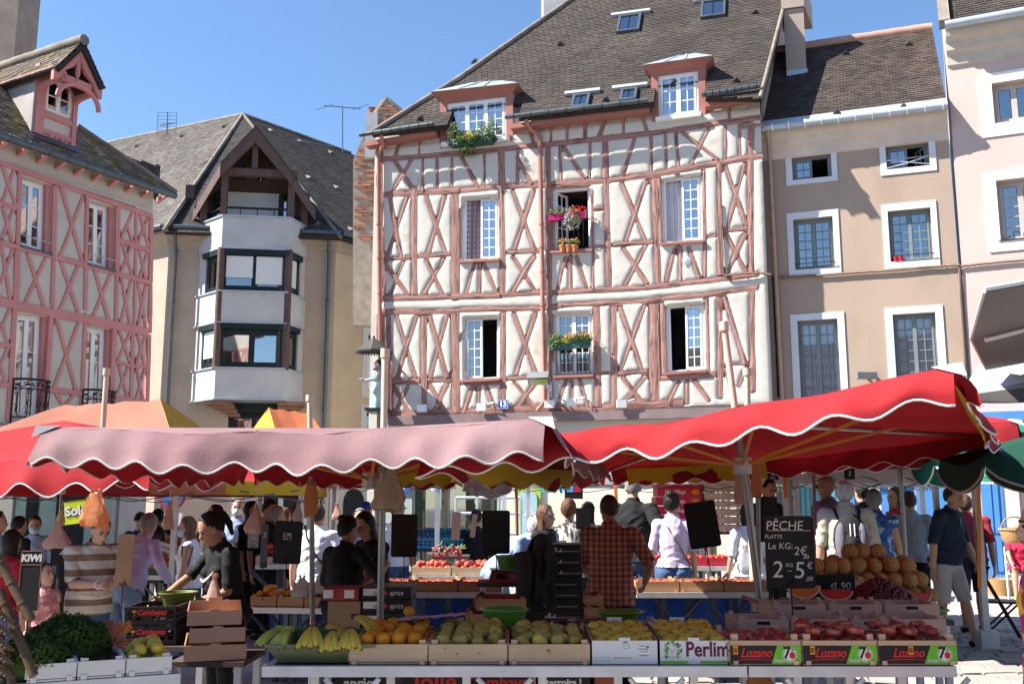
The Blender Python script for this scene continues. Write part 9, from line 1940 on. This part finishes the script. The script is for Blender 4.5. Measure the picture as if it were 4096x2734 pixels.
obj('hands',MB().ell(p + Vector((-.33,-.2,Hs*.565)),(.05,.06,.02),None,8,5),MATS['painted flesh'],t,smooth=180); obj('open_book',MB().box(p.x - .42,p.x - .3,p.y - .28,p.y - .12,p.z + Hs*.58,p.z + Hs*.6),M_white,t)
obj('console',MB().add([p + Vector((a,b_,z)) for z,k_ in ((-.09,.22),(-.0,.3)) for a,b_ in ((-k_,-k_),(k_,-k_),(k_,k_ + .3),(-k_,k_ + .3))],[(3,2,1,0),(4,5,6,7),(0,1,5,4),(1,2,6,5),(2,3,7,6),(3,0,4,7)]),M_gutter,t)
hp_ = p + Vector((-.12,.0,Hs + .22)); hd_ = MB()
n = 8
R0 = [hp_ + Vector((.48*math.cos(q),.42*math.sin(q),0)) for q in np.linspace(0,6.283,n + 1)[:-1]]; R1_ = [hp_ + Vector((.2*math.cos(q),.18*math.sin(q),.2)) for q in np.linspace(0,6.283,n + 1)[:-1]]; R2_ = [hp_ + Vector((.03*math.cos(q),.03*math.sin(q),.33)) for q in np.linspace(0,6.283,n + 1)[:-1]]
M_lead = mat('dark lead hood',(.07,.065,.06),.6,.15,metal=.3); obj('hood',MB().grid([R0,R1_,R2_],closed=True),M_lead,t); mb = MB()
for i in range(n):
 a,b_ = R0[i],R0[(i + 1) % n]
 for j in range(5): x0,x1 = a.lerp(b_,j/5),a.lerp(b_,(j + 1)/5); mb.add([x0,x1,(x0 + x1)/2 + Vector((0,0,-.07))],[(0,1,2)])
obj('hood_fringe',mb,M_lead,t); obj('hood_arm',MB().tube([hp_ + Vector((.2,.2,.02)),hp_ + Vector((.3,.9,.02))],.03,6),M_lead,t); obj('hood_finial',MB().ell(hp_ + Vector((0,0,.36)),.035),M_lead,t)
# street name plate and signs
p = TB.w(1628,1949,.08); t = thing('street_plate','blue enamel street name plate by the dark shop window','plate',p); NP = Plane(p,TB.u,(0,0,1)); obj('plate',MB().rect(NP,-.28,.12,-.11,.11,0,.012),mat('blue enamel',(.02,.09,.36),.3),t); text('VINCENT',.085,M_white,'lettering',t,facing(NP.pt(-.08,-.01,.0145),TB.u,(0,0,1)),bold=.002,sx=.9)
text('Hoegaarden',.17,M_white,'lettering',bpy.data.objects['timbered_house'],facing(TB.w(1745,1946,.06),TB.u,(0,0,1)),bold=.002)
M_lb = mat('pale blue tap sign',(.3,.45,.5),.5); p = TB.w(2118,2035,.1); t = thing('beer_sign','tall pale blue arched sign with gothic lettering on the cream wall','sign',p); NP = Plane(p,TB.u,(0,0,1)); obj('board',MB().prism(NP,[(-.22,-.9),(.22,-.9),(.22,.25)] + [(.22*math.cos(q),.25 + .2*math.sin(q)) for q in np.linspace(.3,2.84,8)] + [(-.22,.25)],0,.04),M_lb,t); obj('frame',MB().prism(NP,[(-.3,-.95),(.3,-.95),(.3,.8),(-.3,.8)],-.03,-.002),mat('lime green sign frame',(.3,.4,.05),.5),t); text('Leffe',.2,M_white,'lettering',t,facing(NP.pt(0,-.1,.044),TB.u,(0,0,1)),shear=.2)
p = at(2295,1957,12.1); t = thing('card_sign','small dark sign with payment card marks hanging from the white tent','sign',p); obj('board',MB().box(p.x - .11,p.x + .11,p.y,p.y + .015,p.z - .11,p.z + .11),M_blackpl,t); obj('card_mark',MB().box(p.x - .085,p.x - .005,p.y - .003,p.y,p.z - .03,p.z + .05),M_blue2,t); obj('card_mark',MB().box(p.x + .005,p.x + .085,p.y - .003,p.y,p.z - .03,p.z + .05),M_redprint,t); text('VISA',.035,M_white,'lettering',t,facing(p + Vector((0,-.004,.08)),(1,0,0),(0,0,1)))
# grey crowd barrier in front of the cream wall
t = thing('steel_barrier','grey steel railing in front of the cream ground floor wall','railing',TB.w(2020,2200,1.5)*1.); q0,q1 = TB.hit(1905,2100)[0],TB.hit(2150,2100)[0]
for z in (.95,1.4,1.75): obj('rail',MB().tube([TB.pt(q0,z,1.5),TB.pt(q1,z,1.5)],.035,6),M_zinc,t)
for i in range(4): obj('post',MB().tube([TB.pt(q0 + (q1 - q0)*i/3,0,1.5),TB.pt(q0 + (q1 - q0)*i/3,1.75,1.5)],.035,6),M_zinc,t)
# shop fronts under the pink house: sage boards, sale poster, no parking sign
M_sage = mat('sage green shop joinery',(.22,.30,.26),.6,.1); ph_ = bpy.data.objects['timbered_house.001']
SP = Plane(PK.pt(0,0,.03),PK.u,(0,0,1))
for x0,x1,mm in ((-120,40,M_cream),(55,95,M_sage),(150,215,M_sage),(335,440,M_sage),(470,575,M_gst)):
 a0,a1 = PK.hit(x0,2050)[0],PK.hit(x1,2050)[0]; obj('shop_panel',MB().rect(PK,a0,a1,0,2.9,0,.06),mm,ph_)
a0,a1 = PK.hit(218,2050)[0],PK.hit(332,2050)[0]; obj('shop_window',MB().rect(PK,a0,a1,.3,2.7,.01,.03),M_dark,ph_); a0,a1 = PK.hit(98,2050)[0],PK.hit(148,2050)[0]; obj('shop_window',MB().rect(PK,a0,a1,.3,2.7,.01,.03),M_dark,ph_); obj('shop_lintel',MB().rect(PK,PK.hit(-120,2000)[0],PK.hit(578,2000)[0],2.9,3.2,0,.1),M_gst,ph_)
p = at(318,2045,16.); t = thing('sale_poster','yellow sale poster with bubble lettering half hidden by the orange bag','poster',p); obj('sheet',MB().box(-.24,.3,0,.008,-.18,.18,Matrix.Translation(p) @ Matrix.Rotation(-.12,4,'Y')),mat('acid yellow poster',(.6,.65,.01),.5),t); Mt = facing(p + Vector((.03,-.004,.02)),(1,0,.12),(0,0,1)); text('Soldes',.2,M_blackcard,'lettering',t,facing(p + Vector((.045,-.003,.005)),(1,0,.12),(0,0,1)),bold=.012); text('Soldes',.2,M_white,'lettering',t,Mt,bold=.006)
p = at(690,1985,15.); t = thing('road_sign','round no parking sign with a small plate below, in the left background','sign',(p.x,p.y,0)); obj('post',MB().tube([(p.x,p.y + .03,0),(p.x,p.y + .03,p.z + .2)],.03,8),M_zinc,t); RX = Matrix.Rotation(R(90),4,'X'); obj('disc',MB().lathe([(0,0),(.2,0),(.2,.01),(0,.01)],p,24,RX),M_redprint,t); obj('disc_face',MB().lathe([(0,.012),(.165,.012),(.165,.014),(0,.014)],p,24,RX),M_blue,t); obj('red_bar',MB().box(-.17,.17,-.02,-.016,-.02,.02,Matrix.Translation(p) @ Matrix.Rotation(R(45),4,'Y')),M_redprint,t); obj('plate',MB().box(p.x - .16,p.x + .16,p.y - .01,p.y,p.z - .42,p.z - .24),M_white,t); text('20m',.1,M_blackcard,'lettering',t,facing(p + Vector((0,-.012,-.34)),(1,0,0),(0,0,1)))
p = TN.w(3705,2090,.0); t = thing('shop_notice','white notices stuck inside the blue shop window','notice',TN.w(3530,2080,-.05))
for x_,y_ in ((3500,2040),(3560,2095)): c = TN.hit(x_,y_); obj('sheet',MB().rect(TN,c[0] - .16,c[0] + .16,c[1] - .12,c[1] + .12,-.07,-.065),M_white,t); text('CHEZ NOUS',.05,M_redprint,'lettering',t,facing(TN.pt(c[0],c[1],-.062),TN.u,(0,0,1)))
